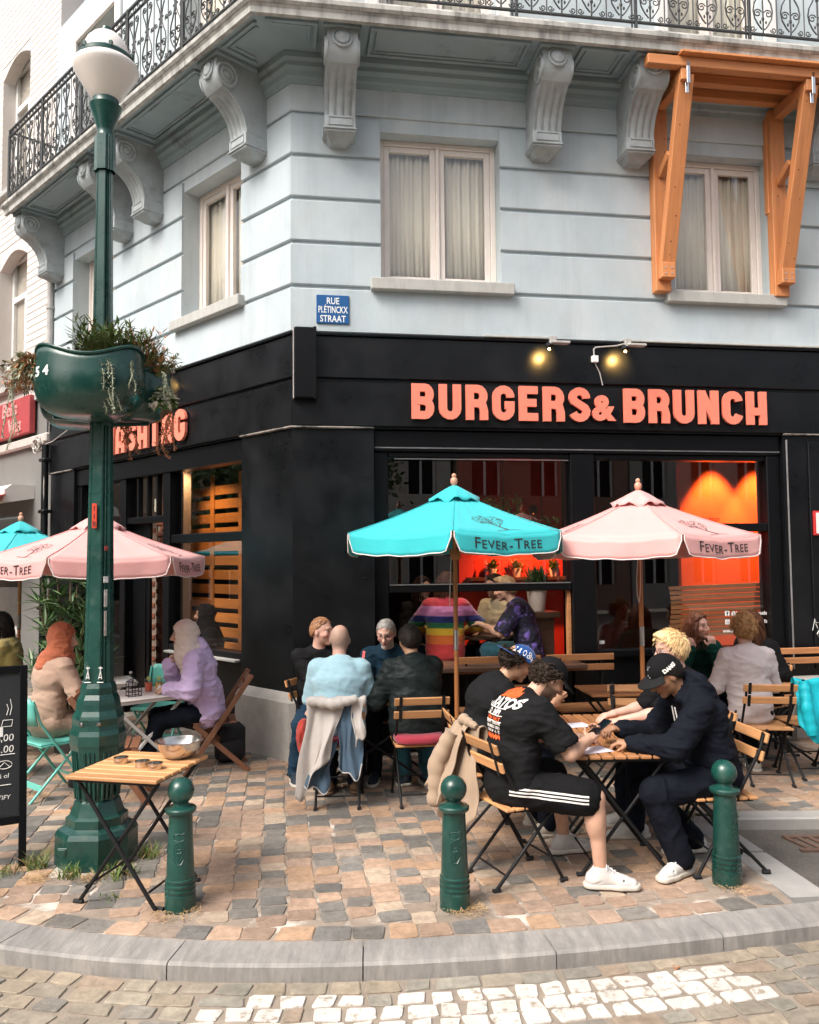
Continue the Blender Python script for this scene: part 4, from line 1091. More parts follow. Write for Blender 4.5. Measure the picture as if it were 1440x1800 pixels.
m = MB(); m.lathe([(.085, 4.995), (.105, 5.02), (.155, 5.10), (.195, 5.165), (.210, 5.195), (.214, 5.215), (.205, 5.235), (.175, 5.26)], 36); m.obj('globe', GLOBE, lp, 50)
m = MB(); m.lathe([(.172, 5.255), (.178, 5.262), (.178, 5.285), (.165, 5.30), (.15, 5.30)], 36); 
for k in range(6): m.box((.172 * math.cos(k * PI / 3) - .012, .172 * math.sin(k * PI / 3) - .012, 5.28), (.172 * math.cos(k * PI / 3) + .012, .172 * math.sin(k * PI / 3) + .012, 5.315), .003)
m.obj('globe_ring', GREEN, lp, 40)
m = MB(); m.lathe([(.155, 5.30), (.148, 5.345), (.125, 5.40), (.09, 5.44), (.05, 5.462), (.01, 5.468)], 32); m.obj('globe_cap', GLOBE, lp, 50)
m = MB(); m.lathe([(.035, 5.46), (.04, 5.475), (.032, 5.50), (.012, 5.508)], 16); m.obj('finial', GREEN, lp, 40)
# stickers and number
REDST = pmat('red_sticker', (.62, .05, .02), .5, .05, 8, 0)
fs_ = []
m = MB(); m.box((-.022, -.0945, 2.11), (.010, -.0885, 2.27), .004); m.obj('number_sticker', REDST, lp)
for i, ch in enumerate('118'): link('lettering', text_mesh(ch, .048, .0008, 'CENTER'), pmat('dark_ink', (.05, .01, .01), .6, 0, 5, 0), lp, T(-.006, -.0955, 2.222 - i * .05) @ RX(R(90)))
for k, (x, z, w_, h_, c) in enumerate(((.062, 1.98, .022, .03, (.25, .03, .03)), (.066, 1.78, .03, .04, (.55, .55, .55)), (.068, 1.66, .02, .11, (.35, .33, .31)), (.069, 1.5, .016, .16, (.30, .27, .25)))):
    m = MB(); m.M = RZ(R(44)); m.box((-w_ / 2, -.0925, z - h_ / 2), (w_ / 2, -.0865, z + h_ / 2), .001); m.obj('sticker', pmat('sticker_%d' % k, c, .6, .5, 40, 0), lp)
m = MB()
for dx in (-.035, .045):
    for a, b in (((0, .02), (.012, .07)), ((.012, .07), (.02, .02)), ((.004, .03), (.016, .03)), ((-.01, 0), (.03, .0)), ((.012, .07), (.012, .1)), ((.0, .09), (.024, .09))): m.tube([(dx + a[0] - .01, -.097, 1.13 + a[1]), (dx + b[0] - .01, -.097, 1.13 + b[1])], .003, 4)
m.obj('marker_doodle', ENW, lp)

# flower basket clamped round the post: three wavy bowls
fb = empty('flower_basket', (-2.02, 5.35, 2.8), 0, 'dark green wavy rimmed flower basket numbered 54 on the lamp post', 'flower basket')
def bowl(cx, cy, rx, ry, zb, h, wave, ph, seed):
    nA, nT = 56, 16; vs = []; fs = []
    for j in range(nT + 1):
        t = j / nT; f = .34 + .66 * math.sin(min(1, t * 1.35) * PI / 2) ** .8
        for i in range(nA):
            a = 2 * PI * i / nA; w_ = wave * (.5 + .5 * math.cos(3 * a + ph)) * (t ** 3)
            f2 = f * (1 - .05 * max(0, t - .75) * 4)
            vs.append((cx + rx * f2 * math.cos(a), cy + ry * f2 * math.sin(a), zb + h * (t ** 1.7) + w_))
    for j in range(nT):
        for i in range(nA): fs.append((j * nA + i, j * nA + (i + 1) % nA, (j + 1) * nA + (i + 1) % nA, (j + 1) * nA + i))
    fs.append(tuple(range(nA - 1, -1, -1)))
    m = MB(); m.add(vs, fs); o = m.obj('bowl', GREEN, fb, 60)
    md = o.modifiers.new('thickness', 'SOLIDIFY'); md.thickness = .012; md.offset = -1
    mm = MB(); mm.tube([vs[nT * nA + i] for i in range(nA)], .011, 6, closed=True); mm.obj('rim', GREEN, o, 60)
    n2 = 20; mm = MB(); mm.add([(cx, cy, zb + h * .86)] + [(cx + rx * .9 * math.cos(2 * PI * i / n2), cy + ry * .9 * math.sin(2 * PI * i / n2), zb + h * .82) for i in range(n2)], [(0, 1 + i, 1 + (i + 1) % n2) for i in range(n2)])
    mm.obj('soil', DIRT, o)
bowl(.0, -.20, .345, .27, .0, .36, .075, 1.0, 1)
bowl(.19, .12, .22, .25, .03, .31, .06, .4, 2)
bowl(-.24, .18, .24, .26, .0, .35, .06, 2.2, 3)
m = MB()
for k in range(4): m.bar((0, 0, -.01 + .01 * k), (.3 * math.cos(k * 1.6 + .5), .3 * math.sin(k * 1.6 + .5), .02), .03, .02)
m.lathe([(.075, -.02), (.075, .09)], 16); m.obj('clamp', GREEN, fb)
for i, ch in enumerate('54'):
    BOWL54 = (i, ch)

# ---- foliage helper
def leaf(mb, p, d, L, W, up=Vector((0, 0, 1)), fold=.25):
    d = d.normalized(); s = d.cross(up)
    if s.length < .05: s = d.cross(Vector((1, 0, 0)))
    s.normalize(); n = s.cross(d)
    mb.add([p, p + d * L * .45 + s * W * .5 + n * W * fold, p + d * L, p + d * L * .45 - s * W * .5 + n * W * fold, p + d * L * .5], [(0, 1, 4), (1, 2, 4), (4, 2, 3), (0, 4, 3)])
def rv(a=1.0): return Vector((random.uniform(-a, a), random.uniform(-a, a), random.uniform(-a, a)))
G1 = pmat('green_leaf', (.085, .15, .035), .5, .3, 6, 0, rnd=.1); G2 = pmat('silver_leaf', (.34, .37, .27), .6, .2, 6, 0); G3 = pmat('dry_leaf', (.42, .19, .09), .7, .3, 8, 0)
G4 = pmat('dark_leaf', (.045, .05, .055), .5, .3, 6, 0); PET = pmat('white_petal', (.82, .80, .74), .5, .05, 5, 0); G5 = pmat('olive_leaf', (.16, .17, .06), .5, .3, 6, 0)
def spray_plant(name, label, base, n, h, spread, mats, leafL, leafW, droop=0.0, stems=True, cat='plant', lean=(0, 0, 0)):
    e = empty(name, base, 0, label, cat)
    sm = MB(); groups = [MB() for _ in mats]
    for i in range(n):
        a = random.uniform(0, 2 * PI); r = spread * random.random() ** .6; tip = Vector((math.cos(a) * r, math.sin(a) * r, h * random.uniform(.55, 1.1))) + Vector(lean)
        mid = tip * .5 + Vector((0, 0, h * .12)); pts = []
        st = Vector((math.cos(a), math.sin(a), 0)) * spread * .12
        for k in range(6):
            t = k / 5; q = st * (1 - t) ** 2 + mid * 2 * t * (1 - t) + tip * t * t; q.z -= droop * t * t; pts.append(q)
        sm.tube(pts, [.006 * (1 - .7 * k / 5) for k in range(6)], 4)
        for k in range(1, 6):
            for _ in range(3):
                g_ = random.randrange(len(mats)); d = (pts[k] - pts[k - 1]).normalized() * .6 + rv(.9)
                leaf(groups[g_], pts[k] + rv(.008), d, leafL * random.uniform(.6, 1.2), leafW * random.uniform(.7, 1.2))
    sm.obj('stem', G5, e)
    for g_, mt in zip(groups, mats):
        if g_.v: g_.obj('foliage', mt, e)
    return e
def vine(name, label, pts, mat, L, W, dens=60, cat='plant', strands=3, wob=.02):
    e = empty(name, pts[0], 0, label, cat); p0 = Vector(pts[0]); sm = MB(); lm = MB()
    for s in range(strands):
        off = rv(.03); off.z = 0; end = random.uniform(.6, 1.0); P = [Vector(p) - p0 for p in pts]; cur = []
        N_ = 16
        for i in range(N_ + 1):
            t = i / N_ * end * (len(P) - 1); k = min(int(t), len(P) - 2); f = t - k; q = P[k].lerp(P[k + 1], f) + off * (i > 0) + Vector((math.sin(i * .32 + s * 1.7), math.cos(i * .27 + s * 2), 0)) * wob * (i / N_)
            cur.append(q)
        sm.tube(cur, .004, 4)
        for i in range(1, N_ + 1):
            for _ in range(max(1, dens // N_)): leaf(lm, cur[i] + rv(.008), rv(1) + Vector((0, 0, -.2)), L * random.uniform(.6, 1.2), W)
    sm.obj('stem', mat, e); lm.obj('foliage', mat, e); return e
bz = 3.13
spray_plant('upright_plant', 'bushy green plant with narrow leaves on top of the lamp post basket', (-1.94, 5.26, bz - .04), 110, .29, .23, [G1, G1, G5], .085, .017)
spray_plant('upright_plant', 'reddish tipped spiky plant at the right of the basket top', (-1.76, 5.30, bz - .03), 34, .25, .12, [G1, G3], .06, .012, lean=(.06, 0, 0))
spray_plant('upright_plant', 'small dark purple plant behind the basket rim', (-2.15, 5.34, bz), 34, .18, .10, [G4], .035, .018)
spray_plant('petunia_plant', 'white flowered plant spilling over the left of the basket', (-2.37, 5.28, bz + .02), 60, .10, .20, [G1, PET, G5], .06, .04, droop=.06, lean=(-.06, 0, 0))
spray_plant('dried_plant', 'dried brown plant hanging over the left rim of the basket', (-2.36, 5.14, bz + .03), 90, .09, .17, [G3, G3, G2], .055, .014, droop=.20, lean=(-.05, 0, 0))
spray_plant('petunia_plant', 'white petunia hanging below the right side of the basket', (-1.60, 5.30, 2.98), 26, .03, .06, [PET, G1], .06, .045, droop=.08)
spray_plant('dried_plant', 'twiggy reddish plant at the right end of the basket', (-1.66, 5.34, bz - .02), 26, .14, .13, [G3, G1], .045, .012, lean=(.05, 0, 0))
vine('trailing_vine', 'thick silvery vine trailing down the front of the basket', [(-1.88, 5.00, 3.16), (-1.84, 4.945, 3.10), (-1.83, 4.95, 2.95), (-1.80, 4.97, 2.78)], G2, .022, .010, 110, strands=9, wob=.02)
vine('trailing_vine', 'thin silvery vine between the two right bowls of the basket', [(-1.73, 5.04, 3.14), (-1.71, 5.02, 3.0), (-1.72, 5.05, 2.88)], G2, .02, .009, 50, strands=3)
vine('trailing_vine', 'small silvery vine on the rear right bowl of the basket', [(-1.60, 5.25, 3.12), (-1.57, 5.22, 3.04), (-1.56, 5.22, 2.93)], G2, .02, .009, 50, strands=3)
vine('trailing_vine', 'long pale vine hanging far below the left of the basket', [(-2.42, 5.12, 3.14), (-2.47, 5.06, 3.0), (-2.47, 5.06, 2.7), (-2.46, 5.06, 2.58)], G2, .024, .010, 60, strands=4, wob=.03)
vine('trailing_vine', 'dry orange vine hanging in front of the HASHTAG letters', [(-1.60, 5.36, 3.0), (-1.58, 5.34, 2.85), (-1.60, 5.36, 2.66), (-1.56, 5.36, 2.55)], G3, .03, .014, 60, strands=5, wob=.05)
vine('trailing_vine', 'brown vine hanging close to the lamp shaft under the basket', [(-1.90, 5.45, 2.82), (-1.86, 5.46, 2.72), (-1.87, 5.46, 2.55)], G3, .028, .012, 50, strands=4)

# ================================================================ BOLLARDS
def bollard(loc, rz, label, lean=0.0):
    e = empty('bollard', loc, rz, label, 'bollard', 'green ball topped bollards')
    m = MB(); m.lathe([(.083, -.03), (.083, .085), (.078, .088), (.078, .10), (.083, .103), (.083, .112), (.077, .115), (.077, .127), (.0825, .130), (.0825, .139), (.076, .142), (.076, .154), (.081, .157), (.081, .166), (.075, .17), (.070, .32), (.063, .50), (.063, .515)], 32); m.obj('post', GREEN, e, 30)
    m = MB(); m.lathe([(.062, .51), (.078, .516), (.084, .524), (.085, .538), (.078, .545), (.055, .549), (.042, .56), (.04, .575)], 32); m.obj('collar', GREEN, e, 35)
    m = MB(); m.ball((0, 0, .632), .0725, 28, 18); m.obj('ball', GREEN, e, 60)
    m = MB()
    def on(x, z, rr=.0745): 
        a = x / .07; rr = .075 - (z - .17) / .33 * .0118
        return (rr * math.sin(a), -rr * math.cos(a), z)
    for pts in ([(-.03, .42), (-.02, .412), (0, .418), (.02, .412), (.03, .42)], [(-.03, .385), (-.015, .378), (0, .375), (.015, .378), (.03, .385)], [(-.028, .42), (-.03, .385)], [(.03, .42), (.028, .385)],
                [(-.022, .36), (-.028, .33), (-.02, .29), (0, .268), (.02, .29), (.028, .33), (.022, .36), (0, .368), (-.022, .36)], [(0, .355), (-.008, .33), (.006, .31), (-.004, .28)], [(-.014, .345), (-.016, .32), (-.006, .30)], [(.014, .345), (.016, .32), (.008, .30)], [(-.03, .285), (-.012, .255), (.012, .255), (.03, .285)], [(-.01, .335), (.01, .335)], [(-.012, .315), (.014, .318)]):
        m.tube([on(*p) for p in pts], .0032, 5)
    m.obj('crest', GREEN, e, 60)
    m = MB()
    for _ in range(60):
        a = random.uniform(0, 2 * PI); r = random.uniform(.08, .125); leaf(m, Vector((r * math.cos(a), r * math.sin(a), .004)), rv(1) * Vector((1, 1, .4)), .03, .004)
    return e
bollard((-1.275, 4.595, 0), R(8), 'green bollard in front of the serving table and lamp post')
bollard((.228, 4.582, 0), R(0), 'green bollard beside the hanging beige coat')
bollard((1.825, 4.870, 0), R(28), 'green bollard beside the man in the navy hoodie')

# ================================================================ UMBRELLAS
TEALC = pmat('turquoise_canvas', (.035, .56, .60), .75, .05, 4, .12, 220, sheen=.2)
PINKC = pmat('pink_canvas', (.84, .44, .42), .75, .05, 4, .12, 220, sheen=.2)
PIPING = pmat('pale_piping', (.80, .70, .68), .7, .02, 5, 0)
for _cm in (TEALC, PINKC):
    _nt = _cm.node_tree; _p = _nt.nodes['Principled BSDF']; _o = [n for n in _nt.nodes if n.type == 'OUTPUT_MATERIAL'][0]; _t = _nt.nodes.new('ShaderNodeBsdfTranslucent'); _mx = _nt.nodes.new('ShaderNodeMixShader'); _mx.inputs[0].default_value = .22
    _src = _p.inputs['Base Color'].links[0].from_socket; _nt.links.new(_src, _t.inputs[0]); _nt.links.new(_p.outputs[0], _mx.inputs[1]); _nt.links.new(_t.outputs[0], _mx.inputs[2]); _nt.links.new(_mx.outputs[0], _o.inputs[0])
    _n = _nt.nodes.new('ShaderNodeTexNoise'); _n.inputs['Scale'].default_value = 7; _n.inputs['Detail'].default_value = 3; _b = _nt.nodes.new('ShaderNodeBump'); _b.inputs['Strength'].default_value = .5; _b.inputs['Distance'].default_value = .012; _tc = _nt.nodes.new('ShaderNodeTexCoord'); _nt.links.new(_tc.outputs['Object'], _n.inputs['Vector']); _nt.links.new(_n.outputs[0], _b.inputs['Height'])
    _ob = _p.inputs['Normal'].links[0].from_node; _nt.links.new(_b.outputs[0], _ob.inputs['Normal'])
INK = pmat('black_print', (.02, .02, .022), .7, .1, 8, 0)
INKG = pmat('grey_print', (.07, .06, .06), .7, .1, 8, 0)
POLEW = pmat('varnished_pole_wood', (.42, .165, .055), .4, .2, 8, .08, 60, stretch=(6, 6, .4))
FINW = pmat('turned_finial_wood', (.62, .30, .20), .45, .15, 10, .05, 60)
ROPE = pmat('white_cord', (.62, .58, .54), .8, .05, 20, .2, 200)
def tree_logo():
    """flat wind-swept tree emblem: list of polygons in a unit box"""
    r = random.Random(5); polys = []
    def rib(pts, w0, w1):
        P = [Vector(p) for p in pts]; n = len(P)
        for i in range(n - 1):
            d = (P[i + 1] - P[i]).normalized(); nn = Vector((-d.y, d.x)); a = w0 + (w1 - w0) * i / (n - 1); b = w0 + (w1 - w0) * (i + 1) / (n - 1)
            polys.append([P[i] - nn * a, P[i] + nn * a, P[i + 1] + nn * b, P[i + 1] - nn * b])
    rib([(.66, 0), (.62, .10), (.56, .22), (.50, .36), (.42, .46)], .022, .010)
    rib([(.56, .22), (.64, .36), (.66, .50)], .014, .006); rib([(.50, .36), (.36, .42), (.18, .50)], .011, .004); rib([(.46, .42), (.46, .56), (.40, .68)], .010, .004)
    rib([(.60, .30), (.74, .40), (.80, .52)], .010, .004); rib([(.36, .42), (.26, .58)], .007, .003); rib([(.35, .0), (.66, .012), (1.0, .0)], .010, .006)
    for _ in range(150):
        a = r.uniform(0, 2 * PI); q = r.random() ** .5; c = Vector((.44 + .42 * q * math.cos(a), .58 + .26 * q * math.sin(a)))
        if c.y < .38: continue
        d = Vector((r.uniform(-1, 1), r.uniform(-.4, .8))).normalized() * .024; nn = Vector((-d.y, d.x)) * .5
        polys.append([c - d, c + nn, c + d, c - nn])
    return polys
LOGO = tree_logo()
_word = None
def umbrella(loc, rot, cloth, label, prints, zr=2.09, za=2.44, Rr=.93, tilt=(0, 0), cord=True, finial=FINW):
    global _word
    e = empty('cafe_umbrella', loc, rot, label, 'umbrella', 'printed cafe umbrellas')
    e.rotation_euler = (tilt[0], tilt[1], rot)
    VH = .145
    def corner(k): return Vector((Rr * math.cos(k * PI / 3), Rr * math.sin(k * PI / 3), zr))
    def panelpt(k, s, t):
        """t 0 apex .. 1 rim, s 0..1 across"""
        a, b = corner(k), corner(k + 1); ap = Vector((0, 0, za)); q = a.lerp(b, s); p = ap.lerp(q, t)
        sag = .030 * math.sin(PI * s) * t * t + .02 * math.sin(PI * t) + .004 * math.sin(s * 17 + k * 2) * math.sin(PI * s) * t + .003 * math.sin(s * 31 + t * 6 + k) * math.sin(PI * s)
        return p - Vector((0, 0, sag))
    def valpt(k, s, t):
        """valance, t 0 rim .. 1 hem"""
        a, b = corner(k), corner(k + 1); p = panelpt(k, s, 1.0); out = ((a + b) / 2); out.z = 0; out.normalize()
        p = p + out * (.010 * t + .006 * math.sin(s * 9 + k) * t + .004 * math.sin(s * 23 + 2 * k) * t); p.z -= VH * t
        return p
    for k in range(6):
        m = MB(); ns, nt_ = 16, 8; vs = []; fs = []
        for j in range(nt_ + 1):
            for i in range(ns + 1): vs.append(panelpt(k, i / ns, .06 + .94 * j / nt_))
        W_ = ns + 1
        for j in range(nt_):
            for i in range(ns): fs.append((j * W_ + i, j * W_ + i + 1, (j + 1) * W_ + i + 1, (j + 1) * W_ + i))
        b0 = len(vs) - W_
        # valance with rounded corners
        nv = 5; rows = []
        n2 = 24
        base = len(vs)
        for i in range(n2 + 1):
            s = i / n2; edge = min(s, 1 - s) * 1.0
            dep = 1.0 if edge > .07 else .30 + .70 * math.sqrt(max(0, 1 - ((.07 - edge) / .07) ** 2))
            sg = .012 + .976 * s
            for j in range(nv + 1): vs.append(valpt(k, sg, dep * j / nv))
        for i in range(n2):
            for j in range(nv): fs.append((base + i * (nv + 1) + j, base + (i + 1) * (nv + 1) + j, base + (i + 1) * (nv + 1) + j + 1, base + i * (nv + 1) + j + 1))
        m.add(vs, fs); o = m.obj('canopy_panel', cloth, e, 60)
        md = o.modifiers.new('thickness', 'SOLIDIFY'); md.thickness = .004; md.offset = -1
        hem = [vs[base + i * (nv + 1) + nv] for i in range(n2 + 1)]
        mm = MB(); mm.tube([vs[base]] + hem + [vs[base + n2 * (nv + 1)]], .0045, 5); mm.obj('piping', PIPING, o)
        if k in prints:
            # emblem on the slope, name on the valance
            V = []; Fc = []
            out = (corner(k) + corner(k + 1)) / 2; out.z = 0; out.normalize(); nrm = Vector((out.x * .35, out.y * .35, .94))
            for pl_ in LOGO:
                bi = len(V)
                for q in pl_:
                    s = .5 + (.5 - q.x) * -.36 / 1.0 * 1.0; s = .5 + (q.x - .5) * .42; t = .90 - q.y * .40
                    tt = t; ss = .5 + (s - .5) / max(.2, t) * .8
                    V.append(panelpt(k, ss, tt) + nrm * .0035)
                Fc.append(tuple(range(bi, len(V))))
            mm = MB(); mm.add(V, Fc); mm.obj('emblem', INKG, o)
            if _word is None:
                parts_ = []; x = 0
                for ch, sz in (('F', 1.0), ('EVER', .78), ('-', .9), ('T', 1.0), ('REE', .78)):
                    me = text_mesh(ch, sz, 0, off=.004, sx=1.12, space=1.08); co = [v.co.copy() for v in me.vertices]; fc = [tuple(p.vertices) for p in me.polygons]
                    if not co: continue
                    mn = min(c.x for c in co); mxx = max(c.x for c in co); parts_.append(([(c.x - mn + x, c.y) for c in co], fc)); x += mxx - mn + .11
                _word = (parts_, x)
            V = []; Fc = []; tw = .58; sc_ = tw / _word[1]
            for co, fc in _word[0]:
                bi = len(V)
                for cx_, cy_ in co:
                    xx = cx_ * sc_; yy = cy_ * sc_; s = .5 + (xx - tw / 2) / Rr; t = .72 - yy / VH
                    V.append(valpt(k, s, t) + out * .0035)
                Fc += [tuple(q + bi for q in f) for f in fc]
            mm = MB(); mm.add(V, Fc); mm.obj('lettering', INK, o)
    for k in range(6):
        m = MB(); m.tube([tuple(panelpt(k, 0, t / 8) + Vector((0, 0, .0025))) for t in range(1, 9)], .004, 5); m.obj('seam', cloth, e)
    # vent cap
    m = MB(); n = 36; vs = [(0, 0, za + .055)]; fs = []
    for j in range(1, 6):
        t = j / 5
        for i in range(n):
            a = 2 * PI * i / n; hexr = math.cos(PI / 6) / math.cos((a % (PI / 3)) - PI / 6)
            r = .235 * t * hexr; zz = za + .055 - .135 * t + (.020 * math.sin(a * 9 + 1) + .012 * math.sin(a * 5)) * t ** 3 + .01 * math.sin(PI * t)
            vs.append((r * math.cos(a), r * math.sin(a), zz))
    for i in range(n): fs.append((0, 1 + i, 1 + (i + 1) % n))
    for j in range(4):
        for i in range(n): a = 1 + j * n; fs.append((a + i, a + n + i, a + n + (i + 1) % n, a + (i + 1) % n))
    m.add(vs, fs); o = m.obj('vent_cap', cloth, e, 60); md = o.modifiers.new('thickness', 'SOLIDIFY'); md.thickness = .004
    m = MB(); m.lathe([(.02, za + .05), (.024, za + .058), (.030, za + .075), (.028, za + .10), (.014, za + .112), (.018, za + .12), (.020, za + .13), (.012, za + .142), (.003, za + .146)], 16); m.obj('finial', finial, e, 50)
    m = MB(); m.tube([(0, 0, 0.02), (0, 0, za + .05)], .019, 14); m.obj('pole', POLEW, e, 50)
    m = MB(); m.tube([(0, 0, 1.16), (0, 0, 1.32)], .0215, 14); m.obj('ferrule', CHROME, e, 50)
    m = MB(); m.lathe([(.22, 0.001), (.22, .03), (.20, .045), (.035, .06), (.03, .22), (.024, .22)], 24); m.obj('base', IRON, e, 35)
    for k in range(6):
        m = MB(); c = corner(k); m.bar((0, 0, za - .05), (c.x * .985, c.y * .985, c.z - .028), .014, .02); r_ = m.obj('rib', POLEW, e)
        m = MB(); m.bar((0, 0, 1.93), (c.x * .45, c.y * .45, za - .05 + (c.z - za) * .47), .010, .014); m.obj('strut', POLEW, r_)
    m = MB(); m.lathe([(.032, 1.88), (.045, 1.90), (.045, 1.95), (.032, 1.97)], 14); m.obj('runner', POLEW, e, 40)
    if cord:
        m = MB(); m.tube([(.045, -.03, 1.90), (.03, -.04, 1.72), (.045, -.045, 1.58), (.085, -.045, 1.52), (.11, -.045, 1.57), (.12, -.04, 1.70), (.095, -.03, 1.90)], .004, 5); m.obj('pull_cord', ROPE, e)
    return e
umbrella((.365, 6.64, 0), R(-94), TEALC, 'turquoise umbrella in front of the serving hatch', (0, 3))
umbrella((1.905, 6.80, 0), R(-86.6), PINKC, 'pink umbrella in front of the orange lit window', (0, 2, 4), zr=2.05, za=2.40)
umbrella((-2.72, 7.15, 0), R(-92), PINKC, 'pink umbrella behind the green street lamp', (1, 3, 5), zr=1.93, za=2.26)
umbrella((-4.30, 9.05, 0), R(-75), TEALC, 'turquoise umbrella partly hidden at the left edge by the grey shop', (0, 2), zr=1.98, za=2.30, cord=False)

# ================================================================ FURNITURE
def slats_along_y(parent, name, mat, x0, x1, y0, y1, z0, z1, n, gap):
    w_ = (x1 - x0 - gap * (n - 1)) / n
    for i in range(n):
        m = MB(); a = x0 + i * (w_ + gap)
        # built along local x so the grain follows the slat
        m.box((y0, -w_ / 2, z0), (y1, w_ / 2, z1), .004)
        m.obj(name, mat, parent, None, T(a + w_ / 2, 0, 0) @ RZ(R(90)))
def bistro_chair(label=None, group='slatted folding bistro chairs', wood=None, side=0):
    wood = wood or WOOD_L
    e = empty('bistro_chair', (0, 0, 0), 0, label, 'chair', group)
    for s in (-1, 1):
        m = MB(); y = s * .185
        m.tube([(-.235, y, .83), (-.21, y, .74), (.20, y, .02)], .0105, 8); m.obj('leg', IRON, e, 50)
        m = MB(); y = s * .165
        m.tube([(.165, y, .43), (-.23, y, .02)], .0105, 8); m.obj('leg', IRON, e, 50)
        for x, yy in ((.205, s * .185), (-.235, s * .165)):
            m = MB(); m.tube([(x - .02, yy, .012), (x + .025, yy, .012)], .0145, 8); m.obj('foot', RUBBER, e, 50)
        m = MB(); m.bar((-.17, s * .15, .435), (.19, s * .15, .435), .018, .018); m.obj('seat_rail', IRON, e)
        m = MB(); m.box((-.262, s * .185 - .012, .62), (-.205, s * .185 + .012, .835), .003); 
    m = MB(); m.tube([(.12, -.185, .155), (.12, .185, .155)], .006, 6); m.obj('stretcher', IRON, e)
    m = MB(); m.tube([(-.17, -.165, .085), (-.17, .165, .085)], .006, 6); m.obj('stretcher', IRON, e)
    slats_along_y(e, 'seat_slat', wood, -.18, .20, -.20, .20, .446, .462, 6, .012)
    for zz, xx in ((.805, -.243), (.70, -.208)):
        m = MB(); m.box((-.215, -.009, -.030), (.215, .009, .030), .004)
        m.obj('back_slat', wood, e, None, T(xx, 0, zz) @ RZ(R(90)) @ RX(R(-16)))
        for s in (-1, 1):
            m = MB(); m.box((-.010, -.0135, -.028), (.010, -.0095, .028)); m.box((-.012, .0095, -.05), (.012, .0135, .05))
            for q in (-.015, .015): m.lathe([(.003, 0), (.003, .002)], 6, (0, 0, q))
            m.obj('back_bracket', IRON, e, None, T(xx, s * .165, zz) @ RZ(R(90)) @ RX(R(-16)))
    return e
_chair0 = None
def chair(x, y, yaw, label):
    global _chair0
    if _chair0 is None: _chair0 = c = bistro_chair()
    else: c = copy_tree(_chair0)
    c.location = (x, y, 0); c.rotation_euler = (0, 0, R(yaw)); c['label'] = label; return c
chair(.62, 5.00, 24, 'bistro chair under the man in black shorts')
chair(.50, 5.72, 8, 'bistro chair under the man in the blue cap')
chair(1.86, 5.14, 186, 'bistro chair under the man in the navy hoodie')
chair(1.93, 5.78, 182, 'bistro chair under the blond man')
chair(-.58, 6.55, 93, 'bistro chair under the man in the light blue shirt, draped with a grey hoodie')
chair(.05, 6.58, 98, 'bistro chair with a red cushion under the man in the dark jacket')
chair(2.98, 7.05, 84, 'bistro chair behind the woman in the pale sweater')
chair(1.82, 6.62, -95, 'empty bistro chair by the pink umbrella pole')
chair(3.44, 7.24, 95, 'bistro chair draped with the turquoise jacket')
chair(-.80, 7.38, -20, 'bistro chair under the man in the black jacket by the plinth')
chair(-.22, 7.52, -92, 'bistro chair under the grey haired man with glasses')
chair(2.72, 8.12, -88, 'bistro chair under the smiling woman in green')
chair(3.36, 8.02, 215, 'bistro chair under the long haired woman')
# wall benches
def bench(x0, x1, label):
    e = empty('wall_bench', (CX, CY, 0), 0, label, 'bench', 'slatted benches along the shopfront')
    for i, zz in enumerate((.90, .80)):
        m = MB(); m.box((x0, -.10, zz - .032), (x1, -.078, zz + .032), .004); m.obj('back_slat', WOOD_M, e, None, FR)
    for i in range(4):
        m = MB(); m.box((x0, -.50 + i * .10, .44), (x1, -.415 + i * .10, .462), .004); m.obj('seat_slat', WOOD_M, e, None, FR)
    for x in (x0 + .12, x1 - .12):
        m = MB(); m.bar((x, -.075, 0), (x, -.075, .93), .03, .02); m.obj('upright', IRON, e, None, FR)
        m = MB(); m.bar((x, -.47, 0), (x, -.47, .438), .03, .02); m.obj('leg', IRON, e, None, FR)
        m = MB(); m.bar((x, -.49, .43), (x, -.09, .43), .03, .016); m.obj('seat_bearer', IRON, e, None, FR)
bench(1.55, 2.42, 'slatted bench under the hatch behind the blue cap')
bench(2.48, 3.18, 'short slatted bench between the hatch and the right window')
bench(4.55, 6.0, 'long slatted bench against the black wall at the right')
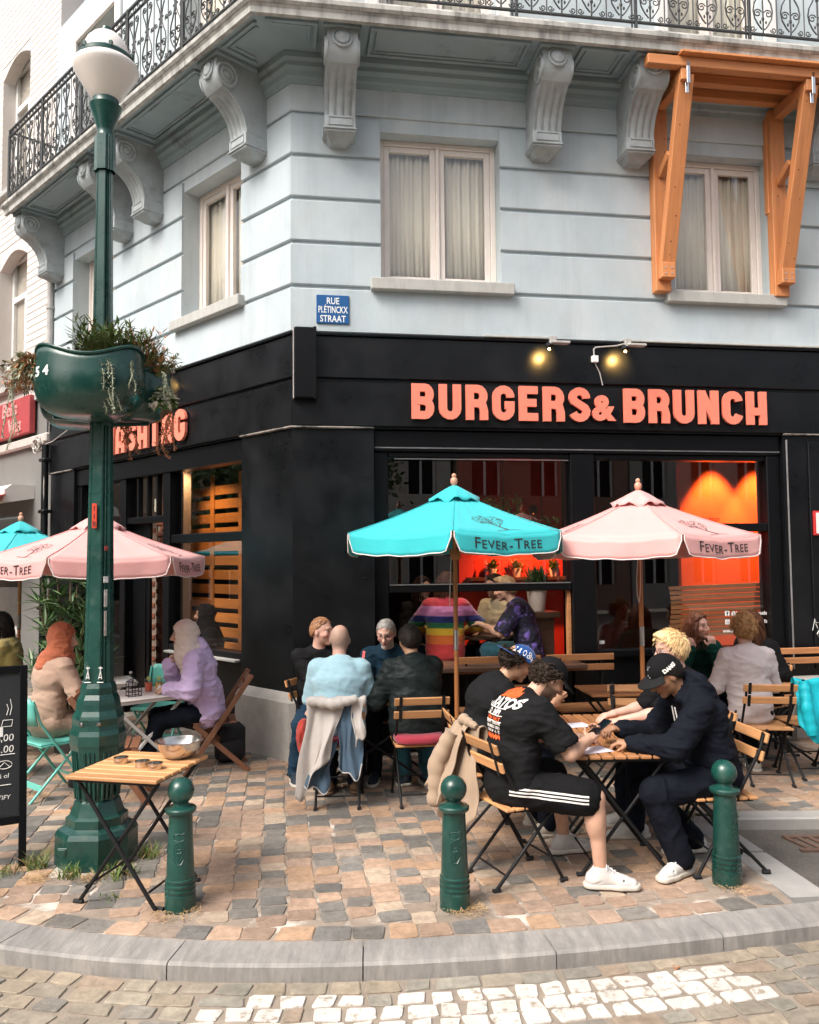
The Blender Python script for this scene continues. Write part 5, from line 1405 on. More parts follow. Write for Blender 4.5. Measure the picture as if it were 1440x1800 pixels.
# slatted tables
def slat_table(name, loc, rz, lx, ly, h, wood, label, n, legs='x', group=None, alongx=False):
    e = empty(name, loc, rz, label, 'table', group)
    gap = .011
    if alongx:
        w_ = (ly - gap * (n - 1)) / n
        for i in range(n):
            m = MB(); m.box((-lx / 2, -w_ / 2, h - .02), (lx / 2, w_ / 2, h), .004); m.obj('top_slat', wood, e, None, T(0, -ly / 2 + w_ / 2 + i * (w_ + gap), 0))
    else: slats_along_y(e, 'top_slat', wood, -lx / 2, lx / 2, -ly / 2, ly / 2, h - .02, h, n, gap)
    m = MB()
    for s in (-1, 1): m.bar((s * (lx / 2 - .05), -ly / 2 + .03, h - .032), (s * (lx / 2 - .05), ly / 2 - .03, h - .032), .025, .02)
    for s in (-1, 1): m.bar((-lx / 2 + .05, s * (ly / 2 - .05), h - .034), (lx / 2 - .05, s * (ly / 2 - .05), h - .034), .02, .018)
    m.obj('top_frame', IRON, e)
    for s in (-1, 1):
        y = s * (ly / 2 - .07)
        m = MB(); m.tube([(-lx / 2 + .04, y, h - .04), (lx / 2 - .04, y, .015)], .0115, 8); m.obj('leg', IRON, e, 50)
        m = MB(); y -= s * .025; m.tube([(lx / 2 - .04, y, h - .04), (-lx / 2 + .04, y, .015)], .0115, 8); m.obj('leg', IRON, e, 50)
        for sx_ in (-1, 1):
            m = MB(); m.tube([(sx_ * (lx / 2 - .06), y, .011), (sx_ * (lx / 2 - .005), y, .011)], .0135, 8); m.obj('foot', RUBBER, e, 50)
    for s in (-1, 1):
        m = MB(); m.tube([(s * (lx / 2 - .085), -ly / 2 + .08, .10), (s * (lx / 2 - .085), ly / 2 - .08, .10)], .0065, 6); m.obj('stretcher', IRON, e)
    return e
# serving table at the front left; x axis runs along its long side
slat_table('slat_table', (-1.575, 4.815, 0), R(-13), .56, .60, .72, WOOD_L, 'light slatted table with a steel bowl in front of the lamp post', 7, alongx=True, group='slatted bistro tables')
slat_table('slat_table', (1.262, 5.24, 0), R(2), .60, .66, .72, WOOD_M, 'slatted table between the man in shorts and the man in the hoodie', 8, group='slatted bistro tables')
slat_table('slat_table', (1.285, 5.90, 0), R(2), .60, .62, .72, WOOD_M, 'slatted table between the blue cap and the blond man', 8, group='slatted bistro tables')
slat_table('slat_table', (-.30, 7.03, 0), R(2), 1.05, .50, .72, WOOD_L, 'slatted table between the four seated men', 6, group='slatted bistro tables', alongx=True)
slat_table('slat_table', (1.82, 7.35, 0), R(5), .60, .55, .72, WOOD_M, 'empty slatted table behind the pink umbrella pole', 7, group='slatted bistro tables', alongx=True)
slat_table('slat_table', (3.18, 7.62, 0), R(8), 1.0, .48, .72, WOOD_L, 'slatted table in front of the smiling woman', 6, group='slatted bistro tables', alongx=True)
slat_table('slat_table', (1.05, 7.42, 0), R(6), .55, .50, .72, WOOD_M, 'slatted table under the hatch behind the men', 6, group='slatted bistro tables', alongx=True)
# white folding tables
def white_table(loc, rz, lx, ly, label, h=.72):
    e = empty('white_table', loc, rz, label, 'table', 'white folding tables')
    m = MB(); m.box((-lx / 2, -ly / 2, h - .018), (lx / 2, ly / 2, h), .008); m.obj('tabletop', WHITE, e)
    m = MB(); m.box((-lx / 2 + .02, -ly / 2 + .02, h - .045), (lx / 2 - .02, ly / 2 - .02, h - .0185), .003); m.obj('apron', WHITE, e)
    for s in (-1, 1):
        y = s * (ly / 2 - .06)
        m = MB(); m.bar((-lx / 2 + .07, y, h - .05), (lx / 2 - .05, y, .01), .025, .03, up=(0, 1, 0)); m.obj('leg', WHITE, e)
        m = MB(); y -= s * .032; m.bar((lx / 2 - .07, y, h - .05), (-lx / 2 + .05, y, .01), .025, .03, up=(0, 1, 0)); m.obj('leg', WHITE, e)
    m = MB(); m.bar((0, -ly / 2 + .06, h * .48), (0, ly / 2 - .06, h * .48), .012, .012); m.obj('pivot_bar', WHITE, e)
    return e
white_table((-2.43, 7.37, 0), R(40), .78, .60, 'white folding table with drinks between the two women in headscarves')
white_table((-3.05, 8.15, 0), R(30), .62, .50, 'smaller white folding table behind the lamp post by the tall plant')
white_table((-4.25, 8.35, 0), R(40), .60, .50, 'white folding table at the left edge below the dark haired woman')
# mint metal folding chairs
def mint_chair(x, y, yaw, label):
    e = empty('mint_chair', (x, y, 0), R(yaw), label, 'chair', 'mint green folding chairs')
    m = MB(); vs = []; n = 10
    for zz in (.60, .68, .76, .82):
        for i in range(n + 1):
            t = i / n - .5; w_ = .43 if zz < .8 else .36
            vs.append((-.22 - (zz - .6) * .22 - .05 * (1 - (2 * t) ** 2), t * w_, zz))
    fs = [(j * (n + 1) + i, j * (n + 1) + i + 1, (j + 1) * (n + 1) + i + 1, (j + 1) * (n + 1) + i) for j in range(3) for i in range(n)]
    m.add(vs, fs); o = m.obj('backrest', TEALM, e, 60); md = o.modifiers.new('thickness', 'SOLIDIFY'); md.thickness = .012
    m = MB(); m.box((-.19, -.20, .435), (.20, .20, .452), .008); m.box((-.18, -.205, .42), (.19, .205, .436), .004); m.obj('seat', TEALM, e)
    for s in (-1, 1):
        m = MB(); m.tube([(-.25, s * .205, .80), (-.19, s * .205, .62), (.24, s * .21, .0)], .0115, 8); m.obj('leg', TEALM, e, 50)
        m = MB(); m.tube([(.17, s * .185, .43), (-.26, s * .185, .0)], .0115, 8); m.obj('leg', TEALM, e, 50)
    m = MB(); m.bar((-.165, -.185, .10), (-.165, .185, .10), .012, .05); m.obj('stretcher', TEALM, e)
    m = MB(); m.bar((.145, -.205, .135), (.145, .205, .135), .010, .02); m.obj('stretcher', TEALM, e)
    return e
mint_chair(-2.97, 6.84, 50, 'mint folding chair under the woman in the orange headscarf')
mint_chair(-3.68, 7.35, 20, 'mint folding chair at the left edge behind the chalkboard')
mint_chair(-2.55, 8.35, -100, 'mint folding chair behind the drinks table facing the street')
mint_chair(-3.9, 8.05, 60, 'mint folding chair below the dark haired woman')
# brown wooden folding chairs
def wood_chair(x, y, yaw, label):
    e = empty('wooden_chair', (x, y, 0), R(yaw), label, 'chair', 'brown wooden folding chairs')
    for s in (-1, 1):
        m = MB(); m.bar((-.32, s * .205, .86), (.26, s * .205, .0), .022, .045, up=(1, 0, 1)); m.obj('leg', WOOD_D, e)
        m = MB(); m.bar((.18, s * .172, .435), (-.30, s * .172, .0), .022, .045, up=(-1, 0, 1)); m.obj('leg', WOOD_D, e)
    for i in range(5):
        m = MB(); m.box((-.19 + i * .078, -.185, .437), (-.122 + i * .078, .185, .455), .004); m.obj('seat_slat', WOOD_D, e)
    for zz, xx in ((.815, -.292), (.735, -.238)):
        m = MB(); m.M = T(xx, 0, zz) @ RY(R(-32)); m.box((-.009, -.192, -.03), (.009, .192, .03), .004); m.obj('back_slat', WOOD_D, e)
    m = MB(); m.bar((.13, -.2, .19), (.13, .2, .19), .02, .03); m.obj('stretcher', WOOD_D, e)
    return e
wood_chair(-1.80, 7.58, 195, 'brown wooden folding chair under the woman in the lilac hoodie')
wood_chair(-2.36, 6.62, 14, 'brown wooden folding chair beside the lamp post pedestal, seen from behind')

# ================================================================ THINGS ON THE TABLES
def at_table(name, loc, label, cat, rz=0, group=None): return empty(name, loc, rz, label, cat, group)
e = at_table('mixing_bowl', (-1.395, 4.985, .721), 'large steel mixing bowl on the front slatted table', 'bowl')
m = MB(); pr = [(.045, 0), (.075, .004), (.10, .025), (.118, .055), (.126, .085), (.13, .096), (.142, .098), (.143, .102), (.127, .1025), (.122, .088), (.112, .055), (.095, .029), (.07, .010), (.001, .007)]; m.lathe(pr, 36, caps=False); m.add([(0, 0, 0)], []); m.obj('shell', STEEL, e, 40)
for (x, y), lb in (((-1.70, 4.86), 'steel ashtray nearest the lamp post pedestal'), ((-1.545, 4.77), 'steel ashtray in the middle of the front slatted table'), ((-1.455, 4.72), 'steel ashtray nearest the table corner')):
    e = at_table('ashtray', (x, y, .721), lb, 'ashtray', 0, 'steel ashtrays')
    m = MB(); m.lathe([(.04, 0), (.041, .002), (.041, .032), (.043, .034), (.039, .034), (.038, .006), (.001, .005)], 28, caps=False); m.obj('dish', STEEL, e, 40)
# bottle, glasses, caddy and plate on the white table
GL2 = glass_mat('drink_glass', (.95, .96, .95), 1.45)
e = at_table('water_bottle', (-2.51, 7.40, .721), 'clear plastic water bottle on the drinks table', 'bottle')
m = MB(); m.lathe([(.028, 0), (.031, .006), (.031, .06), (.028, .065), (.031, .07), (.031, .12), (.026, .14), (.012, .16), (.012, .175)], 18); m.obj('body', GL2, e, 40)
m = MB(); m.lathe([(.0135, .172), (.0135, .19)], 12); m.obj('cap', WHITE, e, 40); m = MB(); m.lathe([(.0315, .075), (.0315, .115)], 18, caps=False); m.obj('wrapper', pmat('bottle_wrapper', (.55, .57, .60), .5, .3, 30, 0), e, 40)
for k, (x, y, c, lb) in enumerate(((-2.36, 7.44, (.78, .16, .10), 'tall glass of pink lemonade with lime'), (-2.27, 7.45, (.72, .42, .12), 'tall glass of orange drink'))):
    e = at_table('drink_glass', (x, y, .721), lb + ' on the drinks table', 'glass')
    m = MB(); m.lathe([(.028, 0), (.031, .003), (.036, .125), (.034, .125), (.030, .008), (.001, .007)], 20, caps=False); m.obj('tumbler', GL2, e, 40)
    m = MB(); m.lathe([(.001, .009), (.0295, .0095), (.0325, .085), (.001, .085)], 20, caps=False); m.obj('drink', pmat('juice_%d' % k, c, .3, .1, 9, 0), e, 40)
    m = MB(); m.M = T(.0, 0, .12) @ RX(R(70)); m.lathe([(.02, 0), (.02, .004)], 14); m.obj('fruit_slice', pmat('lime', (.35, .42, .10), .5, .2, 9, 0), e)
e = at_table('condiment_caddy', (-2.42, 7.22, .721), 'black wire caddy on the drinks table', 'caddy', R(35))
m = MB()
for zz in (.004, .04, .08, .125): m.tube([(-.055, -.04, zz), (.055, -.04, zz), (.055, .04, zz), (-.055, .04, zz)], .0035, 5, closed=True)
for x in (-.055, 0, .055):
    for y in (-.04, .04): m.tube([(x, y, 0), (x, y, .125)], .0035, 5)
m.tube([(-.055, 0, .125), (-.03, 0, .15), (.03, 0, .15), (.055, 0, .125)], .0035, 5); m.obj('wire_frame', IRON, e)
e = at_table('plate', (-2.16, 7.36, .721), 'white plate with leftovers and napkin in front of the lilac hoodie', 'plate')
m = MB(); m.lathe([(.05, 0), (.06, .003), (.105, .018), (.107, .021), (.06, .008), (.001, .007)], 28, caps=False); m.obj('dish', WHITE, e, 40)
m = MB(); 
for k in range(9): m.ball((random.uniform(-.05, .05), random.uniform(-.05, .05), .016), (random.uniform(.012, .024), random.uniform(.012, .02), .010), 7, 5)
m.obj('food', pmat('toast_crumbs', (.40, .24, .11), .8, .5, 30, .3, 90), e)
m = MB(); m.add([(-.10, -.05, .02), (-.02, -.06, .022), (-.03, .02, .05), (-.09, .03, .075), (-.06, -.02, .06)], [(0, 1, 4), (1, 2, 4), (2, 3, 4), (3, 0, 4)]); o = m.obj('napkin', WHITE, e); o.modifiers.new('thickness', 'SOLIDIFY').thickness = .003
e = at_table('snack_plate', (-2.62, 7.16, .721), 'plate of reddish food beside the lamp post', 'plate')
m = MB(); m.lathe([(.05, 0), (.085, .012), (.08, .014), (.001, .006)], 24, caps=False); m.obj('dish', WHITE, e, 40); m = MB()
for k in range(8): m.ball((random.uniform(-.04, .04), random.uniform(-.04, .04), .02), (.02, .016, .013), 7, 5)
m.obj('food', pmat('red_food', (.45, .13, .06), .7, .5, 30, .2, 60), e)
# papers and phones on the right table
for k, (x, y, rz_, lb) in enumerate(((1.10, 5.06, 20, 'white menu sheet under the phone of the man in shorts'), (1.03, 5.42, -10, 'white menu sheet in front of the man in the blue cap'), (1.13, 5.80, 15, 'white menu sheet farthest along the right table'))):
    e = at_table('menu_sheet', (x, y, .7215), lb, 'paper', R(rz_), 'menu sheets'); m = MB(); m.box((-.105, -.075, 0), (.105, .075, .002)); m.obj('sheet', pmat('paper_lilac', (.74, .70, .78), .7, .03, 6, 0), e)
PHONE = pmat('phone_black', (.012, .012, .014), .2, .05, 5, 0)
def phone(loc, M, label):
    e = empty('phone', loc, 0, label, 'phone', 'black phones'); e.matrix_world = T(*loc) @ M
    m = MB(); m.box((-.037, -.076, -.0045), (.037, .076, .0045), .004); m.obj('body', PHONE, e)
    m = MB(); m.box((-.034, -.072, .0046), (.034, .072, .0056)); m.obj('screen', pmat('dark_screen', (.006, .008, .012), .06, 0, 4, 0), e)
phone((1.155, 5.085, .855), RZ(R(-65)) @ RX(R(30)), 'black phone held by the man in shorts')
phone((1.36, 5.20, .727), RZ(R(-70)), 'black phone lying in front of the man in the hoodie')
# tray of tiles on the men's table
e = at_table('wire_tray', (-.21, 6.98, .721), 'black wire tray with white squares on the table of the four men', 'tray', R(-5))
m = MB(); 
for i in range(5): m.tube([(-.06, -.16 + i * .08, .012), (.06, -.16 + i * .08, .012)], .004, 5)
m.tube([(-.06, -.18, .012), (.06, -.18, .012), (.06, .18, .012), (-.06, .18, .012)], .005, 5, closed=True); m.obj('frame', IRON, e)
for i in range(4): m = MB(); m.box((-.054, -.154 + i * .08, .002), (.054, -.088 + i * .08, .009)); m.obj('square', WHITE, e)
# red cushions
RED = pmat('red_cushion_cloth', (.33, .022, .045), .85, .12, 14, .2, 160, sheen=.3)
def cushion(loc, rz, label, s=(.20, .20, .045), mat=None):
    e = empty('seat_cushion', loc, rz, label, 'cushion', 'red seat cushions'); m = MB(); n = 20; vs = []; fs = []
    for j in range(9):
        v = -1 + j / 4
        for i in range(n):
            a = 2 * PI * i / n; k = (1 - abs(v) ** 3.0) ** (1 / 3.0) if abs(v) < 1 else .02
            sq = 1 / max(abs(math.cos(a)), abs(math.sin(a))) ** .75; vs.append((s[0] * math.cos(a) * sq * (.75 + .25 * k) * (1 if abs(v) < 1 else .8), s[1] * math.sin(a) * sq * (.75 + .25 * k) * (1 if abs(v) < 1 else .8), s[2] * v + s[2]))
    for j in range(8):
        for i in range(n): fs.append((j * n + i, j * n + (i + 1) % n, (j + 1) * n + (i + 1) % n, (j + 1) * n + i))
    fs += [tuple(range(n - 1, -1, -1)), tuple(8 * n + i for i in range(n))]; m.add(vs, fs); m.obj('cover', mat or RED, e, 60)
cushion((.05, 6.58, .463), R(98), 'red cushion under the man in the dark jacket', (.225, .20, .035))
cushion((-.58, 6.55, .463), R(93), 'red cushion under the man in the light blue shirt', (.20, .19, .030))
# chalkboard
cb = empty('chalkboard', (-2.42, 5.24, 0), 0, 'black folding chalkboard with white price lettering at the left edge', 'chalkboard')
CHALKB = pmat('chalkboard_black', (.012, .014, .017), .7, .4, 5, .05, 50)
FB = RZ(R(28)) @ RX(R(-8))
m = MB(); m.box((-.045, -.012, 0), (.0, .020, 1.24), .004); m.obj('side_rail', BLACKW, cb, None, FB)
m = MB(); m.box((-.655, -.012, 0), (-.61, .02, 1.24), .004); m.obj('side_rail', BLACKW, cb, None, FB)
m = MB(); m.box((-.6095, -.010, 1.19), (-.0455, .018, 1.24), .004); m.obj('top_rail', BLACKW, cb, None, FB)
m = MB(); m.box((-.6095, -.010, .26), (-.0455, .018, .31), .004); m.obj('bottom_rail', BLACKW, cb, None, FB)
m = MB(); m.box((-.6095, 0, .3105), (-.0455, .010, 1.1895)); m.obj('board', CHALKB, cb, None, FB)
m = MB(); m.bar((-.02, .30, 0), (-.02, .03, 1.2), .03, .03); m.bar((-.63, .30, 0), (-.63, .03, 1.2), .03, .03); 
CH = pmat('chalk', (.78, .76, .72), .9, .3, 40, 0)
for s_, x_, z_, sz in (('8,00', -.185, .77, .062), ('21.00', -.215, .70, .062), ('& ol', -.17, .545, .04), ('SPOTIFY', -.235, .415, .038), ('open', -.24, .64, .0)):
    if sz: link('lettering', text_mesh(s_, sz, .0005, shear=.1), CH, cb, FB @ T(x_, -.0015, z_) @ RX(R(90)))
m = MB(); m.tube([(-.30, -.002, .685), (-.07, -.002, .688)], .0025, 4); m.tube([(-.30, -.002, .50), (-.09, -.002, .503)], .0025, 4)
m.tube([(-.13 + .045 * math.cos(a * .5), -.002, .625 + .025 * math.sin(a * .5)) for a in range(13)], .0022, 4); m.tube([(-.16, -.002, .61), (-.13, -.002, .64), (-.10, -.002, .612)], .0022, 4)
m.tube([(-.14, -.002, .90), (-.15, -.002, .86), (-.09, -.002, .86), (-.085, -.002, .90), (-.14, -.002, .90)], .0022, 4); m.tube([(-.12, -.002, .93), (-.11, -.002, .97), (-.12, -.002, 1.0)], .0022, 4); m.tube([(-.10, -.002, .93), (-.09, -.002, .98), (-.10, -.002, 1.03)], .0022, 4)
m.obj('chalk_drawing', CH, cb, None, FB)
m = MB(); m.box((-.30, -.003, .80), (-.14, -.0012, .86)); m.obj('price_card', WHITE, cb, None, FB)
# backpack under the wooden chair
bp = empty('backpack', (-1.72, 7.86, 0), R(20), 'black backpack on the ground behind the lilac hoodie chair', 'backpack')
BPC = pmat('black_nylon', (.012, .012, .014), .6, .2, 9, .2, 120)
m = MB(); m.box((-.14, -.09, 0), (.14, .09, .36), .05); m.box((-.11, -.13, .03), (.11, -.085, .22), .03); m.obj('bag', BPC, bp, 60)
m = MB()
for s in (-1, 1): m.tube([(s * .08, .09, .34), (s * .09, .16, .25), (s * .09, .15, .12), (s * .08, .09, .05)], .012, 6)
m.tube([(-.03, .05, .36), (0, .05, .41), (.03, .05, .36)], .008, 6); m.obj('strap', BPC, bp)
# tall potted plant by the side street
pt = empty('potted_bamboo', (-3.42, 8.35, 0), 0, 'tall leafy potted plant between the lamp post and the left shopfront', 'plant')
m = MB(); m.lathe([(.16, 0), (.21, .36), (.225, .36), (.225, .39), (.20, .39), (.19, .34)], 20); m.obj('pot', pmat('dark_pot', (.03, .03, .03), .6, .2, 8, .1, 40), pt, 35)
BAM = pmat('bamboo_leaf', (.05, .115, .035), .42, .3, 5, 0); m = MB(); lm = MB(); lm2 = MB()
for k in range(30):
    a = random.uniform(0, 2 * PI); r0 = random.uniform(0, .12); r1 = random.uniform(.08, .42); h = random.uniform(.75, 1.85); b = Vector((r0 * math.cos(a), r0 * math.sin(a), .33)); t = Vector((r1 * math.cos(a), r1 * math.sin(a), h))
    m.tube([b, b.lerp(t, .5) + Vector((0, 0, .06)), t], [.012, .010, .006], 6)
    for q in range(4):
        p = b.lerp(t, .35 + .2166 * q) + Vector((0, 0, .03))
        for _ in range(16):
            d = Vector((random.uniform(-1, 1), random.uniform(-1, 1), random.uniform(-.15, .8))); leaf(random.choice((lm, lm2)), p, d, random.uniform(.15, .27), random.uniform(.03, .046))
m.obj('stem', pmat('cane_stem', (.16, .11, .06), .6, .3, 9, .1, 40), pt, 50); lm.obj('foliage', BAM, pt); lm2.obj('foliage', pmat('bamboo_leaf_pale', (.13, .21, .085), .42, .3, 5, 0), pt)
# grass tufts and straw
GRASS = pmat('grass_blade', (.14, .21, .045), .6, .3, 6, 0); GRASS2 = pmat('dry_grass', (.42, .28, .14), .8, .3, 6, 0)
def tuft(x, y, n, h, r, label, name='grass_tuft'):
    e = empty(name, (x, y, 0), 0, label, 'grass', 'weeds in the joints'); m = MB(); m2 = MB()
    for i in range(n):
        a = random.uniform(0, 2 * PI); q = r * random.random() ** .7; p = Vector((q * math.cos(a), q * math.sin(a), 0)); d = Vector((random.uniform(-.7, .7), random.uniform(-.7, .7), 1.0)).normalized(); L = h * random.uniform(.5, 1.1)
        s = d.cross(rv()).normalized() * .003; k = p + d * L * .55; t = p + d * L + Vector((d.x, d.y, -.3)) * L * .25
        (m if random.random() < .8 else m2).add([p - s, p + s, k + s * .8, t, k - s * .8], [(0, 1, 2, 4), (4, 2, 3)])
    m.obj('blades', GRASS, e); 
    if m2.v: m2.obj('dry_blades', GRASS2, e)
tuft(-2.33, 5.19, 70, .15, .06, 'tallest grass tuft to the left of the lamp post base'); tuft(-2.06, 5.03, 80, .10, .07, 'grass tuft in front of the lamp post base'); tuft(-1.79, 5.07, 120, .09, .13, 'wide grass tuft at the right front of the lamp post base')
tuft(-1.69, 5.36, 80, .13, .07, 'grass tuft behind the right corner of the lamp post base'); tuft(-2.48, 5.12, 60, .07, .09, 'low weeds by the chalkboard foot'); tuft(-2.42, 4.75, 50, .05, .07, 'small weeds between the setts left of the table'); tuft(-1.72, 4.72, 30, .03, .08, 'tiny weeds under the front slatted table')
tuft(2.22, 5.98, 120, .13, .10, 'grass clump at the end of the second kerb'); tuft(1.98, 6.05, 60, .12, .10, 'grass behind the rightmost bollard')
def straw(x, y, n, r, label):
    e = empty('straw_litter', (x, y, .006), 0, label, kind_ := None); m = MB()
    for i in range(n):
        a = random.uniform(0, 2 * PI); q = r * random.random() ** .6; p = Vector((q * math.cos(a), q * math.sin(a), random.uniform(0, .008))); d = Vector((random.uniform(-1, 1), random.uniform(-1, 1), random.uniform(-.1, .25))); leaf(m, p, d, random.uniform(.015, .05), .005)
    bpy.data.objects.remove(e); o = m.obj('straw_litter', GRASS2, None, None, T(x, y, .008)); tag(o, label, 'litter', kind='stuff')
straw(-2.24, 5.02, 160, .09, 'dry straw litter left of the lamp post base'); straw(-1.93, 5.0, 140, .08, 'dry straw litter in front of the lamp post base'); straw(-1.27, 4.52, 200, .13, 'dry straw round the bollard by the serving table'); straw(.29, 4.53, 260, .11, 'dry straw round the bollard by the coat'); straw(1.83, 4.80, 120, .11, 'dry dirt round the bollard by the hoodie man')
for k, (x, y, rz_) in enumerate(((.28, 3.86, 20), (1.02, 3.94, -15), (1.26, 4.05, 60))):
    if k < 2:
        e = empty('cigarette_butt', (x, y, -.080), R(rz_), ('cigarette butt lying in the gutter nearest the middle', 'cigarette butt lying in the gutter nearer the right')[k], 'cigarette', 'cigarette butts in the gutter'); m = MB(); m.tube([(-.02, 0, .004), (.008, 0, .004)], .004, 6); m.obj('paper', WHITE, e); m = MB(); m.tube([(.008, 0, .004), (.022, 0, .004)], .0042, 6); m.obj('filter', FINW, e)
    else:
        e = empty('fallen_leaf', (x, y, -.082), R(rz_), 'small orange leaf lying against the kerb', 'leaf'); m = MB(); leaf(m, Vector((-.025, 0, .004)), Vector((1, 0, .1)), .055, .035); o = m.obj('blade', G3, e); o.modifiers.new('thickness', 'SOLIDIFY').thickness = .001

# ================================================================ INSIDE THE RESTAURANT
inr = empty('orange_wall_panel', (CX, CY, 0), 0, 'orange wall lit by two downlights behind the right window', 'wall panel')
ORW = pmat('orange_paint', (.80, .16, .045), .7, .06, 3, .05, 40)
m = MB(); m.box((4.62, 1.25, .06), (7.6, 1.32, 3.34)); m.obj('panel', ORW, inr, None, FR)
REDW = pmat('red_paint', (.55, .035, .012), .7, .1, 3, .05, 40)
rw = empty('red_wall_panel', (CX, CY, 0), 0, 'dark red wall deep inside behind the hatch window', 'wall panel')
m = MB(); m.box((2.2, 2.6, .06), (3.62, 2.68, 3.34)); m.obj('panel', REDW, rw, None, FR)
def downlight(x, y, z, energy, col, label, F, size=70, tx=None, blend=.35):
    e = empty('downlight', (CX, CY, 0), 0, label, 'lamp', 'lit downlights indoors'); m = MB(); m.lathe([(.05, .1), (.05, 0), (.045, 0), (.045, .06), (.001, .062)], 16, (x, y, z), caps=False); m.obj('can', IRON, e, 40, F)
    m = MB(); m.lathe([(.001, .05), (.04, .05), (.04, .056), (.001, .056)], 14, (x, y, z), caps=False); m.obj('bulb', BULB, e, None, F)
    l = bpy.data.lights.new('downlight_beam', 'SPOT'); l.energy = energy; l.color = col; l.spot_size = R(size); l.spot_blend = blend; l.shadow_soft_size = .03
    lo = bpy.data.objects.new('downlight_beam', l); COL.objects.link(lo); lo.parent = e; p = F @ Vector((x, y, z - .01)); q = F @ Vector((x if tx is None else tx[0], y + .10 if tx is None else tx[1], 0)); lo.location = p; lo.rotation_euler = (q - p).to_track_quat('-Z', 'Y').to_euler()
downlight(5.04, .98, 3.30, 330, (1, .34, .10), 'ceiling downlight over the left of the orange wall', FR, 66, (5.06, 1.10), .5)
downlight(5.62, .98, 3.30, 330, (1, .34, .10), 'ceiling downlight over the right of the orange wall', FR, 66, (5.62, 1.10), .5)
downlight(3.05, 2.05, 2.45, 150, (1, .25, .08), 'pendant lamp in front of the red wall', FR, 130, (3.05, 2.9), .8)
downlight(1.55, .75, 3.2, 55, (1, .72, .45), 'added ceiling downlight brightening the hatch guests', FR, 100, (1.6, .9), .8)  # added lamp, brightens the guests in the dark room behind the hatch
# curved slat booth behind the right window
bo = empty('slat_booth', (CX, CY, 0), 0, 'curved wooden slat bench back inside the right window', 'bench')
for i in range(11):
    zz = 1.02 + i * .052; m = MB(); bulge = .0
    pts = [(4.05 + .05 * math.sin(i * .25), .50, zz), (4.5, .47 - .01 * i, zz + .02), (5.0, .45 - .012 * i, zz + .035), (5.35, .50, zz + .03), (5.55, .62, zz)]
    for a, b in zip(pts[:-1], pts[1:]): m.bar(a, b, .022, .042)
    m.obj('slat', WOOD_M, bo, None, FR)
# shelf with pots in the red room
sh = empty('wall_shelf', (CX, CY, 0), 0, 'dark shelf on the red wall inside', 'shelf'); m = MB(); m.box((2.3, 2.36, 1.60), (3.8, 2.595, 1.64)); m.obj('board', COUNTER, sh, None, FR)
for k, x in enumerate((2.62, 2.95, 3.45)):
    e = empty('shelf_plant', tuple(FRW @ Vector((x, 2.48, 1.641))), 0, ('small potted plant on the inside shelf nearest the umbrella pole', 'small potted plant in the middle of the inside shelf', 'small potted plant at the right of the inside shelf')[k], 'plant'); m = MB(); m.lathe([(.05, 0), (.065, .11), (.055, .11)], 14); m.obj('pot', WHITE, e, 40); m = MB()
    for _ in range(60): leaf(m, Vector((0, 0, .1)) + rv(.05), rv() + Vector((0, 0, .8)), .12, .03)
    m.obj('foliage', G1, e)
e = empty('hatch_plant', tuple(FRW @ Vector((2.62, .62, 1.32))), 0, 'white pot with a plant on the inside ledge right of the hatch', 'plant'); m = MB(); m.lathe([(.085, 0), (.11, .22), (.12, .22), (.12, .25), (.10, .25)], 18); m.obj('pot', pmat('beige_pot', (.5, .42, .36), .6, .1, 6, .1, 40), e, 40); m = MB()
for _ in range(160): leaf(m, Vector((0, 0, .26)) + rv(.07), rv() + Vector((0, 0, .9)), .2, .03)
m.obj('foliage', G1, e)
e = empty('pot_stand', (CX, CY, 0), 0, 'dark ledge carrying the white pot inside the hatch', 'stand'); m = MB(); m.box((2.35, .40, 1.26), (2.80, .85, 1.318)); m.box((2.4, .45, .05), (2.75, .8, 1.2595)); m.obj('ledge', COUNTER, e, None, FR)
for k, (x, y, z, s) in enumerate(((2.30, .75, 2.35, 1.0), (2.72, .7, 2.2, .8))):
    e = empty('hanging_plant', tuple(FRW @ Vector((x, y, z))), 0, ('larger hanging plant behind the hatch window', 'smaller hanging plant near the frame behind the hatch window')[k], 'plant'); m = MB()
    m.tube([(0, 0, .05), (0, 0, 3.35 - z)], .006, 5); m.lathe([(.06, -.05), (.10, .06), (.09, .06)], 14); m.obj('pot', IRON, e); m = MB()
    for _ in range(int(320 * s)): p = rv(.20 * s); p.z = p.z * 1.3 - .05; leaf(m, p, rv() + Vector((0, 0, -.5)), .10, .03)
    m.obj('foliage', pmat('yellow_green_leaf', (.22, .23, .05), .5, .3, 6, 0), e)
# social media line on the glass
so = empty('window_lettering', (CX, CY, 0), 0, 'small white social media icons and web address on the right window', 'lettering')
for z in (1.285, 1.195):
    m = MB(); m.box((4.52, DG - .0035, z - .025), (4.57, DG - .001, z + .025)); m.obj('icon', ENW, so, None, FR)
link('lettering', text_mesh('f', .055, .0004, off=.002), PHONE, so, FR @ T(4.537, DG - .0042, 1.265) @ RX(R(90)))
m = MB(); m.tube([(4.545 + .013 * math.cos(a * .6), DG - .004, 1.195 + .013 * math.sin(a * .6)) for a in range(10)], .002, 4, closed=True); m.obj('icon_ring', PHONE, so, None, FR)
for s_, x, z in (('@hashtag.brussels', 4.59, 1.265), ('@hashtag.brussels', 4.59, 1.178), ('www.hashtag.brussels', 4.49, 1.085)): link('lettering', text_mesh(s_, .055, .0004, off=.001), ENW, so, FR @ T(x, DG - .0022, z) @ RX(R(90)))
